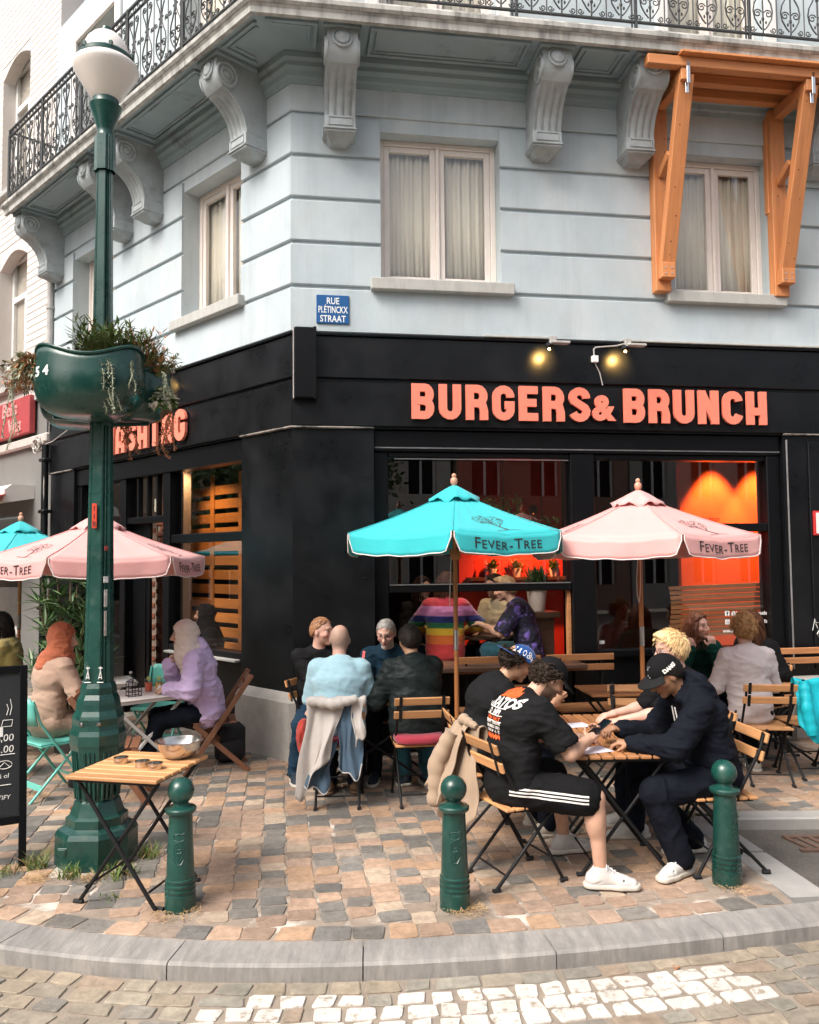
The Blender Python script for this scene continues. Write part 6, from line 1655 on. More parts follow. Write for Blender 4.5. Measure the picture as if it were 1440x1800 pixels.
e = empty('script_lettering', (CX, CY, 0), 0, 'thin dark handwriting on the orange window', 'lettering'); link('lettering', text_mesh('#hashtags', .085, .0004, shear=.35, sx=.7), PHONE, e, FR @ T(4.25, DG - .0022, 2.255) @ RX(R(90)))
e = empty('glass_sticker', (CX, CY, 0), 0, 'tiny white sticker low on the right window', 'sticker'); m = MB(); m.box((3.12, DG - .003, 1.0), (3.175, DG - .001, 1.035), .001); m.obj('sticker', ENW, e, None, FR)
# brick pier and planks behind the side street window
br = empty('brick_pier', (CX, CY, 0), 0, 'red brick pier inside the side street window', 'pier'); BRK = pmat('red_brick', (.24, .075, .04), .85, .2, 10, .4, 60, rnd=.3)
m = MB(); m.box((-3.40, .42, .05), (-2.90, .60, 3.34)); m.obj('mortar_core', pmat('brick_mortar', (.30, .22, .17), .9, .1, 9, .2, 60), br, None, FL)
bm_ = MB(); bm_.box((-.10, -.008, -.030), (.10, .012, .030), .004); BME = bm_.mesh('brick')
for j in range(44):
    z = .12 + j * .073
    for i in range(2): link('brick', BME, BRK, br, FL @ T(-3.24 + i * .215 - (.1 if j % 2 else 0) + .02, .412, z))
pk = empty('plank_wall', (CX, CY, 0), 0, 'orange wooden plank shelving inside the side street window', 'shelving'); PLK = pmat('orange_planks', (.60, .22, .05), .5, .2, 5, .1, 40, stretch=(.4, 5, 5), rnd=.25)
for j in range(12):
    m = MB(); m.box((-3.9, .92, .75 + j * .18), (-1.9, .95, .87 + j * .18), .004); m.obj('plank', PLK, pk, None, FL)
for x in (-3.5, -2.95, -2.3): m = MB(); m.box((x, .905, .5), (x + .09, .919, 3.0), .004); m.obj('batten', PLK, pk, None, FL)
downlight(-2.75, .45, 3.1, 45, (1, .66, .34), 'warm downlight over the plank shelving', FL, 120, (-2.7, .9), .8)
br2 = empty('brick_wall', (CX, CY, 0), 0, 'red brick wall seen through the side street doorway', 'wall')
m = MB(); m.box((-4.75, .75, .05), (-4.05, .85, 3.34)); m.obj('mortar_core', pmat('brick_mortar', (.3, .2, .15)), br2, None, FL)
for j in range(34):
    for i in range(3): link('brick', BME, BRK, br2, FL @ T(-4.62 + i * .22 - (.1 if j % 2 else 0), .742, .12 + j * .073))
e = empty('door_card', (CX, CY, 0), 0, 'lit pale card in the pane above the side street door', 'card'); m = MB(); m.box((-3.0, .155, 2.50), (-2.92, .16, 2.66)); m.obj('card', pmat('card_cream', (.8, .72, .55), .6, 0, 5, 0), e, None, FL)

# ================================================================ PEOPLE: smooth-union distance fields meshed with surface nets
def V3(p): return np.array([p[0], p[1], p[2]], dtype=np.float64)
def nz(v): return v / (np.linalg.norm(v) + 1e-12)
class SDF:
    def __init__(self): self.p = []; self.cuts = []
    def cone(self, a, b, ra, rb, k=.02, sq=None, op='+'):
        self.p.append(('c', V3(a), V3(b), ra, rb, k, sq, op)); return self
    def ell(self, c, r, A=None, k=.02, op='+'):
        self.p.append(('e', V3(c), np.array(r, float), np.eye(3) if A is None else A, k, op)); return self
    def cut(self, n, o, k=.004): self.cuts.append((nz(V3(n)), V3(o), k)); return self
    def bounds(self, q):
        if q[0] == 'c':
            f = (q[6][1] if q[6] else 1.0); r = max(q[3], q[4]) * max(1, f); return np.minimum(q[1], q[2]) - r, np.maximum(q[1], q[2]) + r
        r = q[2].max(); return q[1] - r, q[1] + r
    def mesh(self, vx):
        adds = [q for q in self.p if q[-1] == '+']
        lo = np.min([self.bounds(q)[0] for q in adds], 0) - 3 * vx; hi = np.max([self.bounds(q)[1] for q in adds], 0) + 3 * vx
        n = np.ceil((hi - lo) / vx).astype(int) + 1
        D = np.full(n, .2, np.float32); ax = [lo[i] + np.arange(n[i]) * vx for i in range(3)]
        for q in self.p:
            k = q[5] if q[0] == 'c' else q[4]; b0, b1 = self.bounds(q); pad = k + 3 * vx
            i0 = np.maximum(0, np.floor((b0 - pad - lo) / vx).astype(int)); i1 = np.minimum(n, np.ceil((b1 + pad - lo) / vx).astype(int) + 1)
            if (i1 <= i0).any(): continue
            sl = tuple(slice(a, b) for a, b in zip(i0, i1))
            X = (ax[0][sl[0]][:, None, None]).astype(np.float32); Y = (ax[1][sl[1]][None, :, None]).astype(np.float32); Z = (ax[2][sl[2]][None, None, :]).astype(np.float32)
            if q[0] == 'c':
                a, b, ra, rb, sq = q[1], q[2], q[3], q[4], q[6]
                x, y, z = X - a[0], Y - a[1], Z - a[2]
                if sq is not None:
                    s = sq[0]; c = (x * s[0] + y * s[1] + z * s[2]) * (1 - 1 / sq[1]); x = x - s[0] * c; y = y - s[1] * c; z = z - s[2] * c
                d = b - a; L = max(1e-9, d @ d); t = np.clip((x * d[0] + y * d[1] + z * d[2]) / L, 0, 1)
                dist = np.sqrt((x - t * d[0]) ** 2 + (y - t * d[1]) ** 2 + (z - t * d[2]) ** 2) - (ra + (rb - ra) * t)
            else:
                c, r, A = q[1], q[2], q[3]; x, y, z = X - c[0], Y - c[1], Z - c[2]
                u = [(x * A[i][0] + y * A[i][1] + z * A[i][2]) / r[i] for i in range(3)]
                k0 = np.sqrt(u[0] ** 2 + u[1] ** 2 + u[2] ** 2); k1 = np.sqrt((u[0] / r[0]) ** 2 + (u[1] / r[1]) ** 2 + (u[2] / r[2]) ** 2) + 1e-9
                dist = k0 * (k0 - 1) / k1
            S = D[sl]
            if q[-1] == '+':
                h = np.clip(.5 + .5 * (dist - S) / k, 0, 1); D[sl] = dist * (1 - h) + S * h - k * h * (1 - h)
            else:
                h = np.clip(.5 - .5 * (dist + S) / k, 0, 1); D[sl] = S * (1 - h) - dist * h + k * h * (1 - h)
        for nn, o, k in self.cuts:
            P = (ax[0] - o[0])[:, None, None] * nn[0] + (ax[1] - o[1])[None, :, None] * nn[1] + (ax[2] - o[2])[None, None, :] * nn[2]
            D = np.maximum(D, P.astype(np.float32))
        return nets(D, lo, vx)
def nets(D, lo, vx):
    S = D < 0; nx, ny, nzz = D.shape
    cnt = np.zeros((nx - 1, ny - 1, nzz - 1), np.int8)
    for i in (0, 1):
        for j in (0, 1):
            for k in (0, 1): cnt += S[i:nx - 1 + i, j:ny - 1 + j, k:nzz - 1 + k]
    I = np.argwhere((cnt > 0) & (cnt < 8)); m = len(I); idx = np.full(cnt.shape, -1, np.int32); idx[I[:, 0], I[:, 1], I[:, 2]] = np.arange(m)
    acc = np.zeros((m, 3)); num = np.zeros(m)
    cor = [(i, j, k) for i in (0, 1) for j in (0, 1) for k in (0, 1)]
    val = {c: D[I[:, 0] + c[0], I[:, 1] + c[1], I[:, 2] + c[2]] for c in cor}
    for a in cor:
        for ax_ in range(3):
            if a[ax_] == 0:
                b = list(a); b[ax_] = 1; b = tuple(b); va, vb = val[a], val[b]; ok = (va < 0) != (vb < 0); t = np.where(ok, va / np.where(ok, va - vb, 1), 0)
                p = np.tile(np.array(a, float), (m, 1)); p[:, ax_] += t; acc[ok] += p[ok]; num[ok] += 1
    V = (I + acc / num[:, None]) * vx + lo; F = []
    for ax_, (u, w_) in ((0, (1, 2)), (1, (2, 0)), (2, (0, 1))):
        sl0 = [slice(1, -1)] * 3; sl0[ax_] = slice(0, -1); s0 = S[tuple(sl0)]; sl1 = [slice(1, -1)] * 3; sl1[ax_] = slice(1, None); s1 = S[tuple(sl1)]
        E = np.argwhere(s0 != s1); 
        if len(E) == 0: continue
        flip = s0[E[:, 0], E[:, 1], E[:, 2]]; P = E.copy(); P[:, u] += 1; P[:, w_] += 1
        def cell(du, dw): Q = P.copy(); Q[:, u] -= du; Q[:, w_] -= dw; return idx[Q[:, 0], Q[:, 1], Q[:, 2]]
        q = np.stack([cell(1, 1), cell(0, 1), cell(0, 0), cell(1, 0)], 1); q[~flip] = q[~flip][:, ::-1]; F.append(q)
    F = np.concatenate(F); F = F[(F >= 0).all(1)]
    return V, F
def vnoise(P, seed=0):
    Pi = np.floor(P).astype(np.int64); f = P - Pi; f = f * f * (3 - 2 * f); out = np.zeros(len(P))
    for dx in (0, 1):
        for dy in (0, 1):
            for dz in (0, 1):
                h = (Pi[:, 0] + dx) * 374761393 + (Pi[:, 1] + dy) * 668265263 + (Pi[:, 2] + dz) * 2147483647 + seed * 974711; h = (h ^ (h >> 13)) * 1274126177; h = ((h ^ (h >> 16)) & 0xffff) / 65535.0
                out += h * np.where(dx, f[:, 0], 1 - f[:, 0]) * np.where(dy, f[:, 1], 1 - f[:, 1]) * np.where(dz, f[:, 2], 1 - f[:, 2])
    return out
def vnormals(V, F):
    n = np.cross(V[F[:, 2]] - V[F[:, 0]], V[F[:, 3]] - V[F[:, 1]]); N = np.zeros_like(V)
    for k in range(4): np.add.at(N, F[:, k], n)
    return N / (np.linalg.norm(N, axis=1)[:, None] + 1e-12)
def folds(V, F, amp, scale, stretch=(1, 1, 1), seed=0, ridge=True):
    N = vnormals(V, F); Q = V * np.array(stretch) * scale
    w_ = np.stack([vnoise(Q * .7 + 11, seed + 1), vnoise(Q * .7 + 31, seed + 2), vnoise(Q * .7 + 57, seed + 3)], 1) - .5
    n1 = vnoise(Q + w_ * 1.6, seed + 4); n2 = vnoise(Q * 2.1 + w_ * 2, seed + 5)
    if ridge: pw = 2 if ridge is True else ridge; d = (1 - np.abs(2 * n1 - 1)) ** pw - .35 + .35 * ((1 - np.abs(2 * n2 - 1)) ** pw - .35)
    else: d = (n1 - .5) + .5 * (n2 - .5)
    return V + N * (d * amp)[:, None]
def np_obj(name, V, F, mat, parent, o0, col=None, smooth=True):
    me = bpy.data.meshes.new(name); V = V - o0
    me.vertices.add(len(V)); me.vertices.foreach_set('co', V.astype(np.float32).ravel()); me.loops.add(F.size); me.loops.foreach_set('vertex_index', F.astype(np.int32).ravel())
    me.polygons.add(len(F)); me.polygons.foreach_set('loop_start', np.arange(0, F.size, 4, dtype=np.int32)); me.polygons.foreach_set('use_smooth', np.ones(len(F), bool))
    me.update(calc_edges=True); me.validate()
    if col is not None:
        a = me.color_attributes.new('Col', 'FLOAT_COLOR', 'POINT'); a.data.foreach_set('color', np.concatenate([col, np.ones((len(col), 1))], 1).astype(np.float32).ravel())
    return link(name, me, mat, parent)
SKIN = pmat('skin', (.5, .3, .2), .48, .05, 30, .08, 180, attr='Col', spec=.35)
def cloth(name, col, rough=.85, var=.10, bump=.25, sheen=.2, vs=9, bs=180, **k):
    dark = max(col) < .1
    return pmat(name, tuple(c * (.75 if dark else 1) for c in col), rough, var, vs, bump, bs, sheen=0 if dark else sheen, spec=.12 if dark else .3, dist=.002, **k)
HAIRS = {}
def hair_mat(col):
    key = 'hair_%02x%02x%02x' % tuple(int(c * 255) for c in col)
    return pmat(key, col, .55, .35, 26, .5, 120, stretch=(1.5, 1.5, .35), dist=.004, spec=.4 if max(col) > .12 else .12)
def ik(a, t, l1, l2, hint):
    d = t - a; L = np.linalg.norm(d); L2 = min(L, (l1 + l2) * .995); u = d / (L + 1e-9); t = a + u * L2
    x = (l1 * l1 - l2 * l2 + L2 * L2) / (2 * L2); h = math.sqrt(max(0, l1 * l1 - x * x)); hv = hint - u * (hint @ u); return a + u * x + nz(hv) * h, t
def project(name, polys, mat, parent, target, o0, org, xa, ya, dr, off=.003):
    """flat print laid onto a garment: 2D polygons cast along dr onto the target mesh"""
    bm = bmesh.new(); bm.from_mesh(target.data); bv = BVHTree.FromBMesh(bm); Vv = []; Ff = []
    for pl_ in polys:
        b = len(Vv); ok = True; tmp = []
        for (x, y) in pl_:
            p = Vector(org - o0) + Vector(xa) * x + Vector(ya) * y; h = bv.ray_cast(p, Vector(dr), 1.0)
            if h[0] is None: ok = False; break
            tmp.append(h[0] - Vector(dr) * off)
        if ok: Vv += tmp; Ff.append(tuple(range(b, len(Vv))))
    bm.free()
    if not Vv: return None
    m = MB(); m.add(Vv, Ff); return m.obj(name, mat, parent)
def text_polys(s, size, sx=1.0, align='CENTER', off=0.0):
    me = text_mesh(s, size, 0, align, sx=sx, off=off); return [[(me.vertices[i].co.x, me.vertices[i].co.y) for i in p.vertices] for p in me.polygons]

def person(label, hip, yaw, lean=5, bend=10, side=0, head=(0, 0, 0), hands=(None, None), feet=(None, None), elbows=(None, None), skin=(.56, .33, .22), g=1.0, vx=.0112,
           top=None, topcol=None, sleeve=1.0, loose=.012, bottom=None, leg=1.0, bloose=.012, shoes=None, hair=None, cap=None, hijab=None, beard=None, brow=(.06, .04, .03),
           curl=(.45, .45), zh=.56, fold=.010, hooded=None, glasses=False, legs_on=True, seed=1, palm=(None, None), knees=(None, None), toes=(None, None), scalp=None, tuck=.0, fdir=(None, None)):
    e = empty('person', (hip[0], hip[1], 0), 0, label, 'person'); o0 = np.array([hip[0], hip[1], 0.0])
    y = R(yaw); f = np.array([math.cos(y), math.sin(y), 0]); l = np.array([-math.sin(y), math.cos(y), 0]); up = np.array([0, 0, 1.0])
    def tilt(a, s=0): return nz(up * math.cos(R(a)) + f * math.sin(R(a)) + l * math.sin(R(s)))
    P0 = np.array([hip[0], hip[1], zh]); u1 = tilt(lean * .6, side); P1 = P0 + u1 * .17; u2 = tilt(lean, side); P2 = P1 + u2 * .19; u3 = tilt(lean + bend, side); P3 = P2 + u3 * .165
    fb = nz(f - u3 * (f @ u3))
    # head frame
    hy = R(head[0]); hf0 = f * math.cos(hy) + l * math.sin(hy); hl = -f * math.sin(hy) + l * math.cos(hy); hp = R(head[1])
    hf = nz(hf0 * math.cos(hp) - up * math.sin(hp)); hu = nz(np.cross(hf, hl)); hr_ = R(head[2]); hl, hu = hl * math.cos(hr_) + hu * math.sin(hr_), hu * math.cos(hr_) - hl * math.sin(hr_)
    nk = nz(u3 * .6 + hu * .4 + hf * .12); N1 = P3 + nk * .085; Hc = N1 + hu * .085 + hf * .022; HA = np.stack([hf, hl, hu])
    def H(a, b, c): return Hc + hf * a + hl * b + hu * c
    SH = [P3 - u3 * .058 + l * s * .170 * (.9 + .1 * g) + fb * .012 for s in (1, -1)]      # left, right
    HP = [P0 + l * s * .09 - up * .02 for s in (1, -1)]
    arms = []
    for i, s in enumerate((1, -1)):
        t = hands[i]; t = (P0 + f * .34 + l * s * .14 + up * .10) if t is None else V3(t)
        hint = (-up * .8 + l * s * .6 - f * .35) if elbows[i] is None else V3(elbows[i]); el, wr = ik(SH[i], t, .285, .255, hint); arms.append((SH[i], el, wr))
    legs = []
    for i, s in enumerate((1, -1)):
        t = feet[i]; t = (P0 * np.array([1, 1, 0]) + f * .45 + l * s * .12 + up * .09) if t is None else V3(t)
        hint = (up * 1.0 + f * .7) if knees[i] is None else V3(knees[i]); kn, an = ik(HP[i], t, .43, .42, hint); legs.append((HP[i], kn, an))
    def torso(S, d, lowz=True):
        S.cone(P0, P1, .104 * g + d, .094 * g + d, .05, (l, 1.42)); S.cone(P1, P2, .094 * g + d, .098 * g + d, .05, (l, 1.52)); S.cone(P2, P3 - u3 * .08, .098 * g + d, .070 + d, .05, (l, 1.6))
        for i in (0, 1): S.cone(P3 - u3 * .025, SH[i], .052 + d * .8, .052 + d * .8, .04)
        S.ell(P2 - fb * .042 + u3 * .05, (.062 + d, .12 + d, .13 + d), np.stack([fb, l, u3]), .05)
    B = SDF(); torso(B, 0)
    B.cone(P3 - u3 * .02, N1 + hu * .03, .058, .053, .03)
    # head
    B.ell(H(-.010, 0, .022), (.098, .077, .100), HA, .02); B.ell(H(.025, 0, -.045), (.066, .058, .066), HA, .03); B.ell(H(.072, 0, -.098), (.020, .022, .018), HA, .025)
    B.ell(H(.078, 0, .034), (.014, .050, .012), HA, .015); B.cone(H(.090, 0, .022), H(.116, 0, -.026), .008, .0135, .012); B.ell(H(.098, 0, -.032), (.016, .019, .010), HA, .008)
    B.ell(H(.082, 0, -.062), (.018, .026, .011), HA, .010)
    for s in (1, -1):
        B.ell(H(.100, s * .031, .012), (.018, .019, .013), HA, .010, '-'); B.ell(H(.066, s * .030, .010), (.0195, .017, .015), HA, .004)
        B.ell(H(.055, s * .045, -.022), (.030, .022, .022), HA, .02); B.ell(H(-.008, s * .079, -.004), (.020, .010, .032), HA, .008)
    for i, (sh, el, wr) in enumerate(arms):
        s = (1, -1)[i]; B.cone(sh, el, .050 * g, .042 * g, .03); B.cone(el, wr, .042 * g, .028, .02); B.cone(el + (wr - el) * .25, el + (wr - el) * .3, .043 * g, .041 * g, .03)
        d = nz(wr - el); 
        if fdir[i] is not None: d = nz(V3(fdir[i]))
        pn = V3(palm[i]) if palm[i] is not None else -up; pn = nz(pn - d * (pn @ d)); th = nz(np.cross(d, pn)) * (1 if s > 0 else -1); 
        B.cone(wr, wr + d * .075, .021, .022, .015, (th, 1.75))
        c = curl[i]
        for j, (w_, L) in enumerate(((.030, .88), (.0105, 1.0), (-.0105, .95), (-.029, .76))):
            r0 = wr + d * (.083 - abs(j - 1.3) * .003) + th * w_; a1 = c * .9; d1 = d * math.cos(a1) + pn * math.sin(a1); d2 = d * math.cos(a1 + c * 1.3) + pn * math.sin(a1 + c * 1.3); d3 = d * math.cos(a1 + c * 2.1) + pn * math.sin(a1 + c * 2.1)
            q1 = r0 + d1 * .042 * L; q2 = q1 + d2 * .027 * L; q3 = q2 + d3 * .021 * L
            B.cone(r0, q1, .0098, .0090, .005); B.cone(q1, q2, .0090, .0083, .004); B.cone(q2, q3, .0083, .0072, .004)
        t0 = wr + d * .022 + th * .026; td = nz(d * .65 + th * .62 + pn * (.25 + c * .4)); t1 = t0 + td * .042; td2 = nz(d * .9 + th * .15 + pn * (.3 + c * .5)); B.cone(t0, t1, .0135, .011, .010); B.cone(t1, t1 + td2 * .032, .0108, .0085, .004)
    if legs_on:
        for hp_, kn, an in legs:
            B.cone(hp_, kn, .078 * g, .054 * g, .04); B.cone(kn, an, .052 * g, .036, .02); c0 = kn + (an - kn) * .28 - nz(f) * .012; B.ell(c0, (.052 * g, .052 * g, .10), np.stack([f, l, up]), .03)
            B.cone(an, an - up * .04, .036, .034, .01)
    else: B.cut((0, 0, -1), (0, 0, zh - .16))
    V, F = B.mesh(vx)
    q = V - Hc; cf, cl, cu = q @ hf, q @ hl, q @ hu; C = np.tile(np.array(skin), (len(V), 1)).astype(float); hd = (np.linalg.norm(q, axis=1) < .17)
    mott = vnoise(V * 35, seed)[:, None]; C *= .92 + .16 * mott
    ch = np.clip(1 - ((np.abs(cl) - .045) / .03) ** 2 - ((cu + .02) / .03) ** 2, 0, 1) * hd * (cf > .03); C = C * (1 - ch[:, None] * np.array([-.06, .14, .14]))
    if beard is not None:
        bm_ = hd & (cu < -.030 + .03 * (cf < .03)) & (cf > -.02) & (cu > -.14); wgt = beard[1] * np.clip((-.028 - cu) / .02, .2, 1); C[bm_] = C[bm_] * (1 - wgt[bm_][:, None]) + np.array(beard[0]) * wgt[bm_][:, None]
    lp_ = hd & ((cl / .027) ** 2 + ((cu + .061) / .0105) ** 2 < 1) & (cf > .06); C[lp_] = np.array(skin) * np.array([.78, .42, .42])
    for s in (1, -1):
        ey = hd & (((cl - s * .031) / .015) ** 2 + ((cu - .010) / .0085) ** 2 < 1) & (cf > .05); C[ey] = (.55, .50, .46)
        ey = hd & (((cl - s * .031) / .0085) ** 2 + ((cu - .010) / .0085) ** 2 < 1) & (cf > .05); C[ey] = (.03, .022, .018)
        bw = hd & (((cl - s * .034) / .024) ** 2 + ((cu - .037 + .15 * (np.abs(cl) - .034) ** 1) / .0075) ** 2 < 1) & (cf > .045); C[bw] = C[bw] * .35 + np.array(brow) * .65
    if scalp is not None:
        sm_ = hd & (cf < .035 + .9 * (cu - .06) + .02) & (cu > -.075) & ~((cu > .085) & (vnoise(V * 20, 3) > -.5)); C[sm_] = C[sm_] * .45 + np.array(scalp) * .55
    np_obj('body', V, F, SKIN, e, o0, C)
    near = vx < .008
    out = {'e': e, 'o0': o0, 'f': f, 'l': l, 'u': u3, 'P': (P0, P1, P2, P3), 'legs': legs, 'arms': arms, 'H': H, 'fb': fb, 'hf': hf, 'hl': hl, 'hu': hu}
    near = vx < .008; cvx = .009 if near else .0122
    if top is not None:
        S = SDF(); torso(S, loose); low = P0 - u1 * (.03 - tuck); S.cone(low, P1, .112 * g + loose, .098 * g + loose, .05, (l, 1.42))
        for sh, el, wr in arms:
            if sleeve <= .5:
                se = sh + (el - sh) * (sleeve * 2 * .92); dd_ = nz(el - sh); S.cone(sh, se, .056 * g + loose, .057 * g + loose * 1.2, .03); S.cone(se + dd_ * .085, se + dd_ * .12, .09, .09, .004, None, '-')
            else:
                S.cone(sh, el, .054 * g + loose, .050 * g + loose, .03); S.cone(el, wr - nz(wr - el) * .004, .050 * g + loose, .034 + loose * .8, .025)
                if loose > .018: S.cone(wr - nz(wr - el) * .06, wr - nz(wr - el) * .004, .034 + loose * .5, .033 + loose * .45, .01)
        S.ell(P3 + nk * .055, (.058, .058, .05), np.stack([fb, l, nk]), .012, '-')
        if hooded is not None:
            S.cone(P3 + nk * .03 + l * .075 + fb * .05, P3 + nk * .05 - fb * .075, .030, .040, .03); S.cone(P3 + nk * .03 - l * .075 + fb * .05, P3 + nk * .05 - fb * .075, .030, .040, .03); S.ell(P3 - u3 * .03 - fb * .115, (.05, .115, .12), np.stack([fb, l, u3]), .04)
        tv, tf = S.mesh(cvx); tv = folds(tv, tf, fold * .85, 8, (.75, .75, 1.7), seed, 3); tv = folds(tv, tf, fold * .4, 18, (.7, .7, 1.7), seed + 9, 3)
        out['top'] = np_obj(top, tv, tf, topcol, e, o0)
    if bottom is not None and legs_on:
        S = SDF(); S.cone(P0 - up * .01, P1 - u1 * .03, .112 * g + bloose * .6, .100 * g + bloose * .3, .05, (l, 1.42))
        for hp_, kn, an in legs:
            if leg < .6: S.cone(hp_, hp_ + (kn - hp_) * (leg * 2 * .92), .084 * g + bloose, .070 * g + bloose * 1.5, .04)
            else:
                S.cone(hp_, kn, .082 * g + bloose, .058 * g + bloose, .04); S.cone(kn, an + (kn - an) * (1 - leg) * 1.0 - up * .01, .058 * g + bloose, .043 + bloose * 1.3, .02)
        tv, tf = S.mesh(cvx if len(shoes or ()) > 2 else .0135); tv = folds(tv, tf, .011, 9, (1, 1, .9), seed + 20); tv = folds(tv, tf, .004, 20, (1, 1, 1.3), seed + 22); out['bottom'] = np_obj(bottom[0], tv, tf, bottom[1], e, o0)
    if shoes is not None and legs_on:
        for i, (hp_, kn, an) in enumerate(legs):
            td = (f if toes[i] is None else nz(V3(toes[i]))); td = nz(td * np.array([1, 1, 0])); ts = np.array([-td[1], td[0], 0]); zb = an[2] - .088; b0 = np.array([an[0], an[1], zb])
            S = SDF(); S.cone(b0 - td * .045 + up * .045, b0 + td * .13 + up * .034, .044, .036, .03, (ts, .98)); S.cone(b0 + td * .12 + up * .03, b0 + td * .175 + up * .026, .038, .030, .02, (ts, 1.18)); S.cone(b0 - td * .02 + up * .05, an + up * .012 - td * .004, .046, .045, .03); S.cone(b0 + td * .03 + up * .07, b0 + td * .09 + up * .045, .036, .030, .03)
            S.ell(b0 + td * .055 + up * .128, (.045, .018, .018), np.stack([td, ts, up]), .01, '-'); S.cone(b0 + td * .125 + ts * .05 + up * .05, b0 + td * .125 - ts * .05 + up * .05, .006, .006, .004, None, '-'); S.cone(b0 + td * .155 + ts * .055 + up * .022, b0 + td * .155 - ts * .055 + up * .022, .004, .004, .003, None, '-'); S.ell(b0 - td * .01 + up * .135, (.040, .030, .03), np.stack([td, ts, up]), .008, '-'); S.cone(b0 - td * .03 + ts * .055 + up * .03, b0 + td * .06 + ts * .055 + up * .075, .012, .005, .003, None, '-'); S.cone(b0 - td * .03 - ts * .055 + up * .03, b0 + td * .06 - ts * .055 + up * .075, .010, .004, .004, None, '-'); S.cut((0, 0, -1), (0, 0, zb + .018)); svx = .0052 if len(shoes) > 2 else .0095; sv, sf = S.mesh(svx); so_ = np_obj('shoe', sv, sf, shoes[0], e, o0)
            S = SDF(); S.cone(b0 - td * .050 + up * .014, b0 + td * .10 + up * .014, .052, .048, .02, (ts, .95)); S.cone(b0 + td * .10 + up * .014, b0 + td * .180 + up * .014, .048, .042, .02, (ts, 1.12)); S.cut((0, 0, -1), (0, 0, zb)); S.cut((0, 0, 1), (0, 0, zb + .027)); sv, sf = S.mesh(.006 if len(shoes) > 2 else .0095); np_obj('sole', sv, sf, shoes[1], so_, o0)
            if len(shoes) > 2:
                mm = MB()
                for k in range(5):
                    c = b0 + td * (.030 + .019 * k) + up * (.118 - .0125 * k) - o0
                    for q_ in (1, -1): mm.tube([tuple(c + ts * .026 * q_ - up * .008), tuple(c + up * .004 + td * .008), tuple(c - ts * .024 * q_ - up * .006 + td * .019)], .0036, 5)
                c = b0 + td * .03 + up * .124 - o0; mm.tube([tuple(c), tuple(c + ts * .03 + up * .012), tuple(c + ts * .045 - up * .012), tuple(c + ts * .02 - up * .002)], .003, 5); mm.tube([tuple(c), tuple(c - ts * .03 + up * .012), tuple(c - ts * .045 - up * .012), tuple(c - ts * .02 - up * .002)], .003, 5)
                mm.obj('lace', shoes[2], so_)
    hs_obj = None
    if hair is not None:
        st = hair['style']; th = hair.get('t', .012); S = SDF(); S.ell(H(-.012, 0, .025), (.098 + th, .078 + th, .100 + th), HA, .02)
        if st in ('short', 'messy'):
            S.ell(H(-.03, 0, .0), (.085 + th, .078 + th * .8, .09), HA, .03)
            if hair.get('quiff'): S.ell(H(.055, 0, .11), (.05, .055, .032), HA, .03)
        if st == 'long':
            for s in (1, -1): S.cone(H(-.02, s * .075, .03), H(-.035, s * .105, -.17), .040, .036, .03); S.cone(H(-.035, s * .105, -.17), H(-.03, s * .115, -hair.get('len', .27)), .036, .020, .03)
            S.cone(H(-.06, 0, .0), H(-.085, 0, -hair.get('len', .27)), .075, .05, .04, (hl, 1.25))
        if st == 'bun': S.ell(H(-.075, 0, -.01), (.06, .075, .07), HA, .03)
        fl_ = hair.get('line', .045)
        S.cut(hf * 1.0 - hu * .9, H(fl_, 0, .06))
        if st in ('short', 'messy', 'bun'): S.cut(-hu, H(0, 0, hair.get('nape', -.075)))
        if st in ('short', 'messy'): S.cut(hf * .8 - hu * .55, H(.012, 0, -.01))
        if cap is not None: S.cut(hu, H(0, 0, .055))
        hv, hfc = S.mesh(.0065 if near else .0085); A_ = hair.get('amp', .010) * .6; sc_ = hair.get('scale', 30)
        loc = np.stack([(hv - Hc) @ hf, (hv - Hc) @ hl, (hv - Hc) @ hu], 1); N_ = vnormals(hv, hfc)
        if st == 'bun' or hair.get('curly'): dd = (vnoise(loc * 42, seed) - .5) * A_ * 2.2 + (vnoise(loc * 90, seed + 1) - .5) * A_
        else:
            ang = np.arctan2(loc[:, 1], loc[:, 2] + .02); lc = np.stack([ang * .09 * 1.0, loc[:, 0] * .25, loc[:, 2] * .25], 1) if st != 'long' else np.stack([np.arctan2(loc[:, 1], loc[:, 0]) * .1, loc[:, 2] * .12 + .02 * np.sin(loc[:, 2] * 40), loc[:, 2] * 0], 1)
            dd = (vnoise(lc * sc_ * 6, seed) - .5) * A_ + (vnoise(lc * sc_ * 13, seed + 1) - .5) * A_ * .6 + (vnoise(loc * 22, seed + 2) - .5) * A_ * hair.get('mess', .5)
        hv = hv + N_ * dd[:, None]; hs_obj = np_obj('hair', hv, hfc, hair_mat(hair['col']), e, o0)
